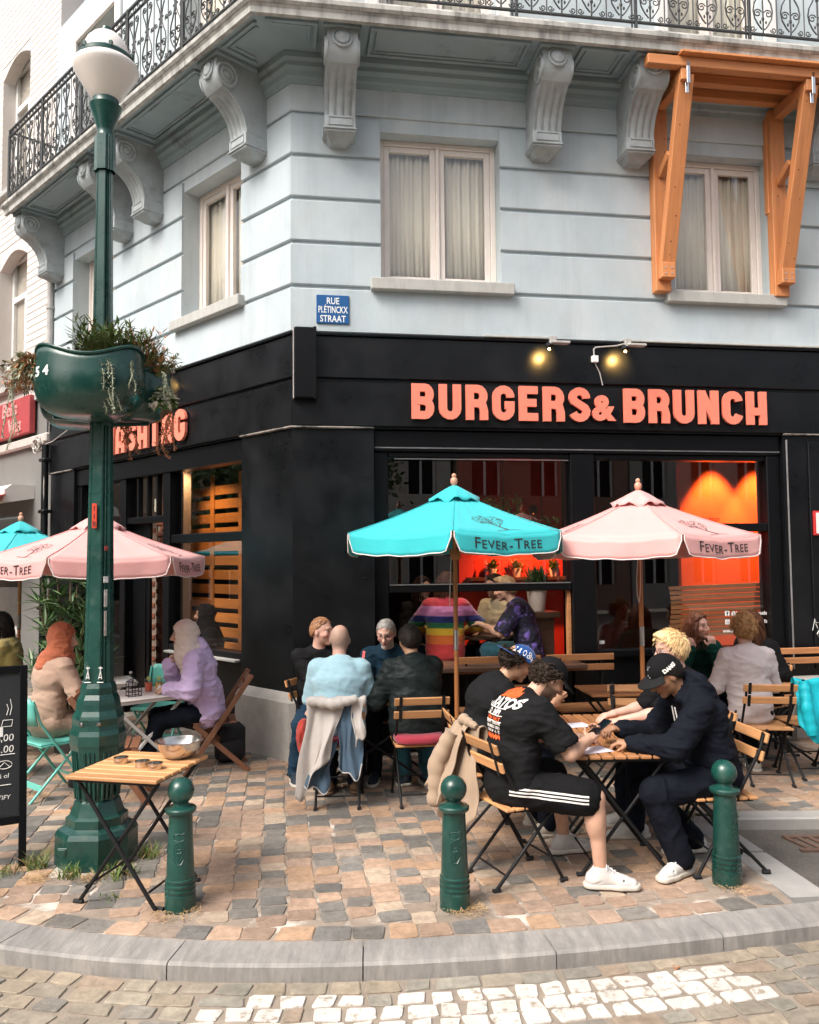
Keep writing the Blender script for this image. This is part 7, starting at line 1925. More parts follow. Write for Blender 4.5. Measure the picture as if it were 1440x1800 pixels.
        if True:
            mm = MB(); rr = random.Random(seed); r_ = .098 + th; mode = 'curl' if (st == 'bun' or hair.get('curly')) else ('long' if st == 'long' else ('spike' if st == 'messy' else 'comb')); made = 0; want = hair.get('strands', {'curl': 170, 'long': 260, 'spike': 700, 'comb': 520}[mode])
            for _ in range(want * 6):
                if made >= want: break
                a = rr.uniform(0, 2 * PI); t = math.acos(rr.uniform(-.75, 1)); nl = np.array([math.sin(t) * math.cos(a), math.sin(t) * math.sin(a), math.cos(t)])
                lc = np.array([-.012 + r_ * nl[0], (.078 + th) * nl[1], .025 + r_ * nl[2]])
                if st == 'bun' and rr.random() < .35: lc = np.array([-.075 + .062 * nl[0], .078 * nl[1], -.01 + .072 * nl[2]])
                if lc[0] - .9 * (lc[2] - .06) > fl_ - .004 or lc[2] < hair.get('nape', -.075) + .01: continue
                if mode in ('comb', 'spike') and .8 * (lc[0] - .012) - .55 * (lc[2] + .01) > 0: continue
                if cap is not None and lc[2] > .045: continue
                made += 1; nw = nz(hf * nl[0] + hl * nl[1] + hu * nl[2]); p = H(*lc)
                if mode == 'curl':
                    tg = nz(np.cross(nw, hf * rr.uniform(-1, 1) + hl * rr.uniform(-1, 1) + hu * rr.uniform(-1, 1))); bt = np.cross(nw, tg); rad = rr.uniform(.007, .013); ps = [tuple(p + nw * (rad * .6 + rad * math.cos(q * .95)) + tg * (rad * math.sin(q * .95)) + bt * (.0045 * q) - o0) for q in range(9)]
                    mm.tube(ps, .0030, 4, caps=False)
                elif mode == 'long':
                    Lg = hair.get('len', .27); ps = []; out_ = nz(hl * nl[1] * 1.2 - hf * .5); ph = rr.uniform(0, 6)
                    for q in range(9):
                        tt = q / 8; ps.append(tuple(p + nw * .004 + (out_ * .030 * math.sin(tt * 2.2) - up * (tt ** 1.15) * max(.03, (lc[2] + Lg) * .95)) + hl * .007 * math.sin(tt * 9 + ph) + hf * .007 * math.cos(tt * 8 + ph) - o0))
                    mm.tube(ps, [.0050 * (1 - .75 * q / 8) for q in range(9)], 4, caps=False)
                else:
                    cb = (hf * hair.get('fw2', -.5) - hu * .7 + hl * rr.uniform(-.35, .35)); tg = nz(cb - nw * (cb @ nw)); lift = rr.uniform(.05, .5) if mode == 'spike' else rr.uniform(.02, .16); L = rr.uniform(.02, hair.get('slen', .034)); rd = .0026 if mode == 'spike' else .0021
                    mm.tube([tuple(p - nw * .003 - o0), tuple(p + nw * .002 + (tg + nw * lift) * L * .5 - o0), tuple(p + (tg + nw * lift * .7) * L - o0)], [rd, rd * .8, .0004], 4, caps=False)
            if mm.v: mm.obj('hair_strands', hair_mat(tuple(min(1, c * 1.12) for c in hair['col'])), hs_obj, 60)
    if cap is not None:
        cy_ = R(cap.get('yaw', 0)); kf = hf * math.cos(cy_) + hl * math.sin(cy_); kl = -hf * math.sin(cy_) + hl * math.cos(cy_); KA = np.stack([kf, kl, hu])
        def K(a, b, c): return Hc + kf * a + kl * b + hu * c
        S = SDF(); S.ell(K(-.010, 0, .030), (.110, .091, .106), KA, .02); S.cut(-hu, K(0, 0, .030)); cv, cfc = S.mesh(.006); co_ = np_obj('cap', cv, cfc, cap['mat'], e, o0)
        mm = MB(); n = 14; vs = []
        for j in range(7):
            t = j / 6
            for i in range(n + 1):
                a = -1.15 + 2.3 * i / n; r0 = .094; r1 = .094 + .078 * (math.cos(a * .85)) ** .6; rr = r0 + (r1 - r0) * t; flat = cap.get('flat', .6)
                p = K(rr * math.cos(a) * (1.06 if t > .5 else 1.02), rr * math.sin(a) * .92, .040 - .030 * t * (1 - flat) - .030 * (1 - flat) * (math.sin(a)) ** 2 * t) - o0; vs.append(tuple(p))
        fs = [(j * (n + 1) + i, j * (n + 1) + i + 1, (j + 1) * (n + 1) + i + 1, (j + 1) * (n + 1) + i) for j in range(6) for i in range(n)]
        mm.add(vs, fs); bo_ = mm.obj('brim', cap.get('brim', cap['mat']), co_, 60); md = bo_.modifiers.new('thickness', 'SOLIDIFY'); md.thickness = .004; md.offset = 0
        mm = MB(); mm.ball(tuple(K(-.01, 0, .137) - o0), .008, 8, 6); mm.obj('button', cap['mat'], co_)
        out['cap'] = co_; out['K'] = K; out['KA'] = KA
    if hijab is not None:
        S = SDF(); S.ell(H(-.018, 0, .022), (.118, .098, .118), HA, .02); S.ell(H(.0, 0, -.06), (.098, .088, .09), HA, .04); S.cone(H(-.02, 0, -.10), P3 + fb * .03 - u3 * .03, .088, .105, .04, (l, 1.35)); S.cone(P3 + fb * .06, P2 + fb * .12 + u2 * .02, .085, .05, .05, (l, 1.4)); S.cone(P3 - fb * .06, P3 - fb * .10 - u3 * .09, .070, .045, .04, (l, 1.5))
        for q_, (tl, rr_, zz_) in enumerate(((.35, .088, .055), (-.25, .098, .025), (.15, .108, -.01))):
            rp = [P3 + nk * zz_ + fb * (.025 + rr_ * math.cos(a * PI / 5)) + l * rr_ * 1.05 * math.sin(a * PI / 5) + u3 * tl * rr_ * math.sin(a * PI / 5) for a in range(11)]
            for a in range(10): S.cone(rp[a], rp[a + 1], .024, .024, .010)
        S.cone(H(.02, 0, -.125), H(.05, .03, -.19), .055, .045, .04)
        S.ell(H(.13, 0, -.008), (.085, .062, .088), HA, .012, '-'); hv, hfc = S.mesh(.0075); hv = folds(hv, hfc, .010, 11, (.7, .7, 1.6), seed + 3, 3); hv = folds(hv, hfc, .005, 24, (.8, .8, 1.4), seed + 5, 3); np_obj('headscarf', hv, hfc, hijab, e, o0)
    if glasses:
        mm = MB()
        for s in (1, -1):
            mm.tube([tuple(H(.104, s * .032 + .021 * math.cos(a * PI / 6), .008 + .016 * math.sin(a * PI / 6)) - o0) for a in range(12)], .0022, 5, closed=True); mm.tube([tuple(H(.102, s * .053, .012) - o0), tuple(H(.05, s * .076, .014) - o0), tuple(H(-.01, s * .082, .012) - o0)], .002, 5)
        mm.tube([tuple(H(.106, .011, .012) - o0), tuple(H(.106, -.011, .012) - o0)], .002, 5); mm.obj('glasses', PHONE, e)
    return out

NAVY = cloth('navy_fleece', (.008, .010, .017)); BLK = cloth('black_cotton', (.0095, .0095, .0105)); BLK2 = cloth('charcoal_cotton', (.014, .014, .015)); JEAN = cloth('blue_denim', (.022, .055, .095), vs=30); JEAN2 = cloth('teal_denim', (.02, .09, .12), vs=30); DARKJ = cloth('dark_denim', (.010, .014, .024))
SKYB = cloth('pale_blue_cotton', (.36, .56, .64)); JACK = cloth('dark_green_nylon', (.020, .027, .027), .5, sheen=.0); LILAC = cloth('lilac_fleece', (.62, .48, .74)); CREAM = cloth('cream_scarf', (.78, .65, .57), bump=.15); RUSTC = cloth('rust_scarf', (.40, .115, .055), bump=.15); BEIGE = cloth('beige_dress', (.40, .27, .20)); PALE = cloth('pale_knit', (.64, .56, .55)); GRN = cloth('green_knit', (.010, .06, .045)); MUST = cloth('mustard_top', (.30, .23, .075)); BSH = cloth('beige_shirt', (.40, .32, .20)); BLKSC = cloth('black_scarf', (.010, .010, .012))
WSHOE = pmat('white_leather', (.60, .575, .55), .5, .08, 12, .15, 80); LACE = pmat('shoe_lace', (.72, .70, .68), .7, .05, 12, 0); WSOLE = pmat('white_rubber', (.58, .54, .47), .6, .08, 12, .1, 60); DSHOE = pmat('dark_shoe', (.015, .025, .04), .6, .2, 12, .1, 80); BSHOE = pmat('brown_shoe', (.13, .075, .04), .6, .2, 12, .1, 80); GSHOE = pmat('offwhite_shoe', (.55, .49, .42), .6, .15, 12, .15, 80)
LT, TN, OL, PK = (.60, .355, .25), (.46, .255, .155), (.36, .19, .11), (.62, .36, .28)

# --- man in black t-shirt and striped shorts
p = person('man in black printed t-shirt and striped shorts holding a phone', (.60, 4.985), 22, lean=4, bend=38, head=(-6, 38, 0), hands=((1.05, 5.25, .76), (1.075, 5.02, .80)), elbows=(None, (-.1, -.75, -.7)), feet=((.97, 5.36, .10), (1.075, 4.795, .10)), knees=((.5, .3, .8), (.55, -.25, .8)), toes=((.95, .25, 0), (.97, -.13, 0)), skin=LT, g=1.08, vx=.0058, top='t_shirt', topcol=BLK2, sleeve=.40, loose=.022, bottom=('shorts', BLK), leg=.47, bloose=.02, shoes=(WSHOE, WSOLE, LACE), hair=dict(style='short', col=(.03, .02, .014), t=.016, nape=-.085, curly=True, amp=.012), cap=dict(mat=cloth('black_cap', (.011, .011, .012)), flat=.2), beard=((.03, .02, .015), .75), brow=(.03, .02, .015), curl=(.5, .9), palm=(None, (.3, .5, .6)), seed=3, fold=.012)
P0, P1, P2, P3 = p['P']; o0 = p['o0']
ORP = pmat('orange_print', (.75, .11, .02), .7, .2, 20, 0); WHP = pmat('white_print', (.75, .72, .68), .7, .15, 25, 0)
bx_ = -p['l']; org = P2 - p['f'] * .5 + np.array([0, 0, .04]); dr = p['f']
circ = [[(.085 * math.cos(a * PI / 18) * rr, .105 + .062 * math.sin(a * PI / 18) * rr), (.085 * math.cos((a + 1) * PI / 18) * rr, .105 + .062 * math.sin((a + 1) * PI / 18) * rr), (.085 * math.cos((a + 1) * PI / 18) * (rr - .085), .105 + .062 * math.sin((a + 1) * PI / 18) * (rr - .085)), (.085 * math.cos(a * PI / 18) * (rr - .085), .105 + .062 * math.sin(a * PI / 18) * (rr - .085))] for rr in (1.0, .9, .8, .7, .6, .5, .4, .3, .2) for a in range(0, 18)]
up3 = np.array([0, 0, 1.0])
project('orange_print', circ, ORP, p['top'], p['top'], o0, org, bx_, up3, dr, .0045)
project('lettering', [[(x, y + .055) for x, y in q] for q in text_polys('STRATOS', .068, 1.0, off=.003)], WHP, p['top'], p['top'], o0, org, bx_, up3, dr, .008)
for k, (s_, sz, yy, mt) in enumerate((('D  (MP)', .04, .012, WHP), ('OPEN  DAILY', .026, -.02, ORP), ('NIGHT  SESSIONS', .022, -.045, WHP), ('BRUSSELS  2021', .022, -.07, WHP), ('LINE UP  A - Z', .022, -.095, WHP))): project('lettering', [[(x, y + yy) for x, y in q] for q in text_polys(s_, sz, 1.0, off=.001)], mt, p['top'], p['top'], o0, org, bx_, up3, dr, .006)
for yy in (.045, .005, -.03): project('print_rule', [[(-.09 + i * .02, yy), (-.07 + i * .02, yy), (-.07 + i * .02, yy + .005), (-.09 + i * .02, yy + .005)] for i in range(9)], WHP, p['top'], p['top'], o0, org, bx_, up3, dr, .006)
wv = [[(-.07 + i * .014, -.135 + .014 * (i % 2)), (-.056 + i * .014, -.135 + .014 * ((i + 1) % 2)), (-.056 + i * .014, -.115 + .014 * ((i + 1) % 2)), (-.07 + i * .014, -.115 + .014 * (i % 2))] for i in range(10)]
project('orange_print', wv, ORP, p['top'], p['top'], o0, org, bx_, up3, dr, .006)
hp_, kn, an = p['legs'][1]; td = nz(kn - hp_); sd = nz(np.cross(td, up3)); ya = np.cross(sd, td)
for k in range(3):
    st = [[(-.04 + i * .015, -.012 + k * .019), (-.025 + i * .015, -.012 + k * .019), (-.025 + i * .015, -.002 + k * .019), (-.04 + i * .015, -.002 + k * .019)] for i in range(30)]
    project('stripe', st, WHP, p['bottom'], p['bottom'], o0, hp_ + sd * .4, td, ya, -sd, .004)
# --- man in the blue backward cap
BLUEC = cloth('royal_blue_cap', (.004, .055, .22))
p = person('man in black t-shirt with a blue cap worn backwards', (.46, 5.74), 10, lean=12, bend=30, head=(-4, 30, 0), hands=((1.0, 5.86, .92), (.97, 5.70, .90)), elbows=((0, .5, -1), (.1, -.3, -1)), skin=TN, g=1.05, vx=.0075, top='t_shirt', topcol=BLK2, sleeve=.5, loose=.02, bottom=('trousers', DARKJ), shoes=(GSHOE, WSOLE), hair=dict(style='short', col=(.022, .014, .010), t=.022, nape=-.06, curly=True, amp=.014), cap=dict(mat=BLUEC, yaw=172, flat=.9), curl=(1.0, 1.0), palm=((0, -1, 0), (0, 1, 0)), seed=5)
K = p['K']; KA = p['KA']
def cap_print(p, polys, mat, az, h, dz=0.0):
    K = p['K']; KA = p['KA']; a = R(az); d = KA[0] * math.cos(a) + KA[1] * math.sin(a); xa = -KA[0] * math.sin(a) + KA[1] * math.cos(a); project('badge', [[(x, y) for x, y in q] for q in polys], mat, p['cap'], p['cap'], p['o0'], K(-.01, 0, h) + d * .3, xa, KA[2], -d, .0025)
cap_print(p, text_polys('LA', .055, .8, off=.002), WHP, 48, .062)
cap_print(p, [[(.013 * math.cos(a * PI / 6) * r1, .02 + .022 * math.sin(a * PI / 6) * r1) for a, r1 in ((i, 1), (i + 1, 1), (i + 1, .72), (i, .72))] for i in range(12)], WHP, 84, .062)
cap_print(p, [[(cx_ + .012 * math.cos(a * PI / 5) * r1, cy2 + .012 * math.sin(a * PI / 5) * r1) for a, r1 in ((i, 1), (i + 1, 1), (i + 1, .6), (i, .6))] for cx_, cy2 in ((-.012, .01), (.012, .012), (0, .034), (.028, -.006)) for i in range(10)], WHP, 114, .060)
# --- man in the navy hoodie
p = person('man in navy hoodie and black cap leaning over the table', (1.86, 5.15), 187, lean=14, bend=24, head=(4, 34, 0), hands=((1.335, 5.03, .765), (1.33, 5.27, .80)), elbows=((.35, -.55, -.75), (.4, .5, -.7)), feet=((1.60, 4.985, .098), (1.80, 5.36, .098)), knees=((-.8, -.1, .6), (-.8, .2, .6)), toes=((-.80, -.60, 0), (-.9, -.2, 0)), skin=OL, g=1.08, vx=.0058, top='hoodie', topcol=NAVY, sleeve=1.0, loose=.024, bottom=('joggers', NAVY), bloose=.024, leg=.97, shoes=(WSHOE, WSOLE, LACE), hair=dict(style='short', col=(.014, .011, .010), t=.008, nape=-.06), cap=dict(mat=cloth('black_cap', (.011, .011, .012)), flat=.55, brim=cloth('black_brim', (.02, .02, .021))), brow=(.02, .015, .012), curl=(.55, .6), hooded=True, seed=8, fold=.016)
cap_print(p, text_polys('DANG', .032, 1.0, off=.002), WHP, 96, .045); cap_print(p, [[(-.004, -.01), (.004, -.01), (.012, .05), (-.01, .05)], [(-.014, .0), (-.008, .0), (.0, .045), (-.012, .04)]], pmat('grey_badge', (.35, .35, .36), .6, .1, 9, 0), 10, .060)
P0, P1, P2, P3 = p['P']; mm = MB(); F_ = p['fb']; Lf = p['l']; o0 = p['o0']
for s in (.035, .075):
    mm.tube([tuple(P3 + F_ * (.115) + Lf * s + p['u'] * .01 - o0), tuple(P2 + F_ * .165 + Lf * s * 1.1 + p['u'] * .08 - o0), tuple(P2 + F_ * .178 + Lf * s * 1.1 - p['u'] * .04 - o0)], .0045, 6)
mm.obj('drawstring', WSHOE, p['top'])
hp_, kn, an = p['legs'][0]; td = nz(kn - hp_); sd = nz(np.cross(up3, td)); ya = np.cross(td, sd); sd = sd if sd[1] < 0 else -sd; project('logo', [[(0, 0), (.016, .004), (.034, .018), (.012, .010)]], WHP, p['bottom'], p['bottom'], o0, hp_ + td * .06 + sd * .4, td, up3, -sd, .004)
# --- blond man
p = person('blond man in sunglasses and black shirt behind the hoodie', (1.95, 5.80), 184, lean=4, bend=14, head=(6, 8, 0), hands=((1.45, 5.72, .77), (1.45, 5.95, .77)), skin=PK, vx=.0075, top='t_shirt', topcol=BLK, sleeve=.5, loose=.018, bottom=('trousers', DARKJ), shoes=(WSHOE, WSOLE), hair=dict(style='messy', col=(.70, .49, .25), t=.020, quiff=True, amp=.012, nape=-.085, line=.05, slen=.05, fw2=.8), brow=(.45, .3, .15), glasses=True, seed=11)
mm = MB(); P3 = p['P'][3]; mm.tube([tuple(P3 + .012 * p['u'] + (p['fb'] * math.cos(a * PI / 8) + p['l'] * math.sin(a * PI / 8)) * .066 - p['o0']) for a in range(16)], .010, 6, closed=True); mm.obj('collar', WHP, p['e'])
# --- the four men
person('bald man in light blue shirt seen from behind', (-.58, 6.60), 91, lean=8, bend=12, head=(-4, 4, 0), hands=((-.72, 6.99, .76), (-.44, 6.99, .76)), elbows=((-.35, -.2, -1), (.35, -.2, -1)), feet=((-.68, 6.78, .09), (-.46, 6.80, .09)), skin=PK, g=1.10, top='polo_shirt', topcol=SKYB, sleeve=.5, loose=.020, bottom=('trousers', DARKJ), shoes=(BSHOE, BSHOE), scalp=(.34, .26, .20), seed=13, fold=.009)
p = person('dark haired man in black-green jacket seen from behind', (.04, 6.63), 104, lean=10, bend=14, head=(6, 10, 0), hands=((-.28, 6.95, .77), (-.02, 7.06, .77)), elbows=((-.5, -.2, -1), (.4, -.2, -1)), feet=((-.06, 7.02, .09), (.14, 6.92, .09)), skin=TN, g=1.12, top='jacket', topcol=JACK, sleeve=1.0, loose=.024, bottom=('jeans', JEAN2), shoes=(DSHOE, WSOLE), hair=dict(style='short', col=(.028, .022, .020), t=.012, nape=-.085, amp=.012, slen=.03), seed=15, fold=.016)
person('ginger haired man in black jacket looking to the side by the plinth', (-.84, 7.46), -78, lean=3, bend=6, head=(52, 4, 0), hands=((-.86, 7.10, .60), (-.66, 7.12, .60)), feet=((-.72, 7.05, .09), (-1.0, 7.12, .09)), skin=PK, vx=.0065, top='jacket', topcol=BLK2, loose=.020, bottom=('jeans', JEAN), shoes=(DSHOE, WSOLE), hair=dict(style='short', col=(.32, .155, .075), t=.004, nape=-.06, line=.028), brow=(.3, .16, .09), seed=17)
p = person('grey bearded man with glasses in navy track jacket', (-.20, 7.56), -95, lean=4, bend=14, head=(-6, 20, 0), hands=((-.02, 7.18, .76), (-.28, 7.18, .76)), feet=((-.08, 7.12, .09), (-.32, 7.10, .09)), skin=PK, top='track_jacket', topcol=cloth('navy_track', (.010, .032, .055)), loose=.024, bottom=('trousers', DARKJ), shoes=(DSHOE, WSOLE), hair=dict(style='short', col=(.30, .28, .26), t=.004, nape=-.06), beard=((.50, .47, .44), .8), brow=(.2, .18, .17), glasses=True, vx=.0062, seed=19)
sh, el, wr = p['arms'][1]; td = nz(el - sh); sd = np.array([0, -1, 0.0]); project('sleeve_stripe', [[(-.03 + i * .015, -.012), (-.015 + i * .015, -.012), (-.015 + i * .015, .012), (-.03 + i * .015, .012)] for i in range(18)], pmat('pink_stripe', (.62, .10, .10), .7, .05, 8, 0), p['top'], p['top'], p['o0'], sh + np.array([-.05, -.4, 0.02]), td, nz(np.cross(sd, td)), -sd, .004)
# --- right hand group
p = person('smiling woman in dark green cardigan resting her chin on her hands', (2.78, 8.16), -95, lean=14, bend=14, head=(38, 2, 6), hands=((2.86, 7.83, 1.02), (2.66, 7.84, 1.00)), elbows=((.3, -.2, -1), (-.3, -.2, -1)), skin=PK, g=.92, vx=.0065, top='cardigan', topcol=GRN, loose=.022, bottom=('trousers', DARKJ), shoes=(DSHOE, WSOLE), hair=dict(style='long', col=(.16, .055, .025), t=.016, len=.24, amp=.016, line=.04), brow=(.14, .07, .04), curl=(.8, .8), fdir=((0, .1, 1), (0, .1, 1)), palm=((0, 1, 0), (0, 1, 0)), seed=21)
person('curly haired woman in pale sweater seen from behind', (2.93, 7.16), 86, lean=6, bend=10, head=(-8, 4, 0), hands=((2.76, 7.52, .77), (3.12, 7.52, .77)), elbows=((-.4, -.2, -1), (.4, -.2, -1)), feet=((2.85, 7.42, .09), (3.03, 7.36, .09)), skin=PK, g=.96, top='sweater', topcol=PALE, loose=.018, bottom=('trousers', BLK), shoes=(GSHOE, WSOLE), hair=dict(style='bun', col=(.36, .19, .075), t=.024, amp=.022, line=.05), seed=23, fold=.014)
person('long haired woman in dark clothes beside the pale sweater', (3.42, 8.02), 205, lean=8, bend=14, head=(10, 10, 0), hands=((3.22, 7.72, .77), (3.16, 7.86, .77)), skin=TN, g=.95, top='jacket', topcol=BLK, loose=.026, bottom=('trousers', DARKJ), shoes=(GSHOE, WSOLE), hair=dict(style='long', col=(.075, .032, .018), t=.020, len=.34, amp=.018, line=.05), seed=25)
# --- left hand group
p = person('woman in lilac hoodie and cream headscarf resting her chin on her hand', (-1.86, 7.55), 200, lean=14, bend=12, head=(-6, 4, 0), hands=((-2.14, 7.29, .765), (-2.18, 7.47, .955)), elbows=((.3, -.7, -.7), (-.25, .25, -1)), feet=((-2.36, 7.25, .09), (-2.40, 7.50, .09)), skin=LT, g=1.0, vx=.0075, top='hoodie', topcol=LILAC, loose=.036, bottom=('jeans', DARKJ), leg=.93, shoes=(GSHOE, WSOLE), hijab=CREAM, hooded=True, curl=(.4, 1.1), fdir=(None, (.25, 0, 1)), palm=(None, (1, 0, 0)), seed=27, fold=.018)
person('woman in rust headscarf and beige dress seen from behind', (-3.04, 6.93), 50, lean=3, bend=12, head=(-40, 8, 0), hands=((-2.74, 7.22, .79), (-2.68, 7.08, .79)), feet=((-2.74, 7.30, .09), (-2.62, 7.18, .09)), skin=LT, g=.90, top='dress', topcol=BEIGE, loose=.022, bottom=('skirt', BEIGE), bloose=.03, shoes=(GSHOE, WSOLE), hijab=RUSTC, seed=29, fold=.012)
person('dark haired woman in mustard top at the left edge', (-4.22, 8.72), 190, lean=4, bend=10, head=(8, 10, 0), hands=((-4.58, 8.46, .80), (-4.56, 8.74, .80)), skin=LT, g=.95, vx=.0120, top='blouse', topcol=MUST, loose=.02, bottom=('trousers', DARKJ), shoes=(DSHOE, WSOLE), hair=dict(style='long', col=(.018, .014, .013), t=.014, len=.22, amp=.010), seed=31)
w19 = FLW @ Vector((-2.28, .56, 0)); person('woman in black headscarf sitting inside the side street window', (w19.x, w19.y), 200, lean=6, bend=8, skin=TN, vx=.0120, top='coat', topcol=BLKSC, loose=.03, bottom=('skirt', BLKSC), hijab=BLKSC, shoes=(DSHOE, DSHOE), seed=33)
# --- guests inside the hatch
def stripes_mat():
    m = pmat('rainbow_knit', (.5, .5, .5), .9, .08, 9, .3, 160, sheen=.3); nt_ = m.node_tree; N = nt_.nodes; b = [n for n in N if n.type == 'HUE_SAT'][0]
    tc = N.new('ShaderNodeTexCoord'); sx = N.new('ShaderNodeSeparateXYZ'); nt_.links.new(tc.outputs['Object'], sx.inputs[0]); mr = N.new('ShaderNodeMapRange'); mr.inputs['From Min'].default_value = .93; mr.inputs['From Max'].default_value = 1.50; nt_.links.new(sx.outputs['Z'], mr.inputs['Value'])
    cr = N.new('ShaderNodeValToRGB'); cr.color_ramp.interpolation = 'CONSTANT'; els = cr.color_ramp.elements
    cols = [(0, (.45, .03, .03)), (.14, (.60, .13, .02)), (.30, (.72, .45, .03)), (.42, (.02, .17, .06)), (.52, (.02, .03, .20)), (.64, (.55, .20, .42)), (.82, (.45, .03, .05))]
    els[0].position = 0; els[0].color = (*cols[0][1], 1); els[1].position = cols[1][0]; els[1].color = (*cols[1][1], 1)
    for pz, c in cols[2:]: q = els.new(pz); q.color = (*c, 1)
    nt_.links.new(mr.outputs[0], cr.inputs[0]); nt_.links.new(cr.outputs[0], b.inputs['Color']); return m
TIE = pmat('tie_dye_cotton', (.012, .012, .03), .85, .3, 12, .2, 160, col2=(.16, .10, .42), mixs=11, mlo=.53, mhi=.60)
person('person in rainbow striped sweater with long hair sitting at the hatch', (.36, 8.62), 80, lean=4, bend=6, head=(-20, 4, 0), hands=((.20, 8.98, 1.10), (.62, 8.95, 1.10)), elbows=((-1, -.2, -.6), (1, -.2, -.6)), zh=.93, skin=LT, top='sweater', topcol=stripes_mat(), loose=.026, bottom=('jeans', JEAN2), feet=((.28, 9.0, .5), (.48, 9.0, .5)), hair=dict(style='long', col=(.07, .025, .014), t=.014, len=.28, amp=.014), vx=.0110, seed=35)
person('dark haired woman facing the rainbow sweater inside', (.10, 9.28), -70, lean=4, bend=8, head=(10, 4, 0), zh=.88, skin=LT, top='blouse', topcol=BLK, loose=.02, feet=((.2, 8.95, .5), (.05, 8.95, .5)), bottom=('trousers', DARKJ), hair=dict(style='long', col=(.03, .015, .012), t=.014, len=.25, amp=.012), vx=.0110, seed=37)
person('bearded man in beige shirt inside the hatch', (1.02, 9.15), -135, lean=4, bend=10, head=(-15, 8, 0), zh=.90, skin=LT, top='shirt', topcol=BSH, sleeve=.5, loose=.022, feet=((.85, 8.95, .5), (.75, 9.05, .5)), bottom=('trousers', DARKJ), hair=dict(style='short', col=(.03, .018, .012), t=.016), beard=((.04, .025, .018), .7), vx=.0110, seed=39)
person('man in purple tie-dye t-shirt reaching across the hatch table', (1.24, 8.64), 172, lean=14, bend=18, head=(0, 12, 0), zh=.92, hands=((.74, 8.62, 1.20), (.85, 8.85, 1.1)), elbows=((.2, -.6, -.8), None), skin=LT, g=1.05, top='t_shirt', topcol=TIE, sleeve=.5, loose=.022, feet=((.85, 8.62, .52), (.90, 8.8, .52)), bottom=('jeans', JEAN2), hair=dict(style='short', col=(.40, .26, .13), t=.016, quiff=True), vx=.0085, seed=41)
STOOLM = pmat('stool_wood', (.25, .12, .05), .5, .2, 8, .1, 50)
for k, (x, y, z, lb) in enumerate(((.36, 8.62, .80, 'stool under the rainbow sweater'), (.10, 9.28, .75, 'stool under the dark haired woman inside'), (1.02, 9.15, .77, 'stool under the beige shirt'), (1.24, 8.64, .79, 'stool under the tie-dye t-shirt'))):
    e = empty('bar_stool', (x, y, .05), 0, lb, 'stool', 'bar stools inside'); m = MB(); m.lathe([(.001, z - .09), (.17, z - .09), (.17, z - .055), (.15, z - .05), (.001, z - .05)], 20, caps=False); m.obj('seat', STOOLM, e, 40)
    for a in range(4): m = MB(); m.tube([(.10 * math.cos(a * PI / 2), .10 * math.sin(a * PI / 2), z - .09), (.19 * math.cos(a * PI / 2), .19 * math.sin(a * PI / 2), 0)], .012, 7); m.obj('leg', IRON, e)
e = empty('hatch_table', (.72, 8.98, .05), 0, 'small dark round table between the guests inside', 'table'); m = MB(); m.lathe([(.001, .98), (.30, .98), (.30, 1.005), (.001, 1.006)], 28, caps=False); m.obj('tabletop', COUNTER, e, 40); m = MB(); m.lathe([(.2, 0), (.2, .02), (.03, .04), (.03, .98)], 16); m.obj('pedestal', IRON, e, 40)

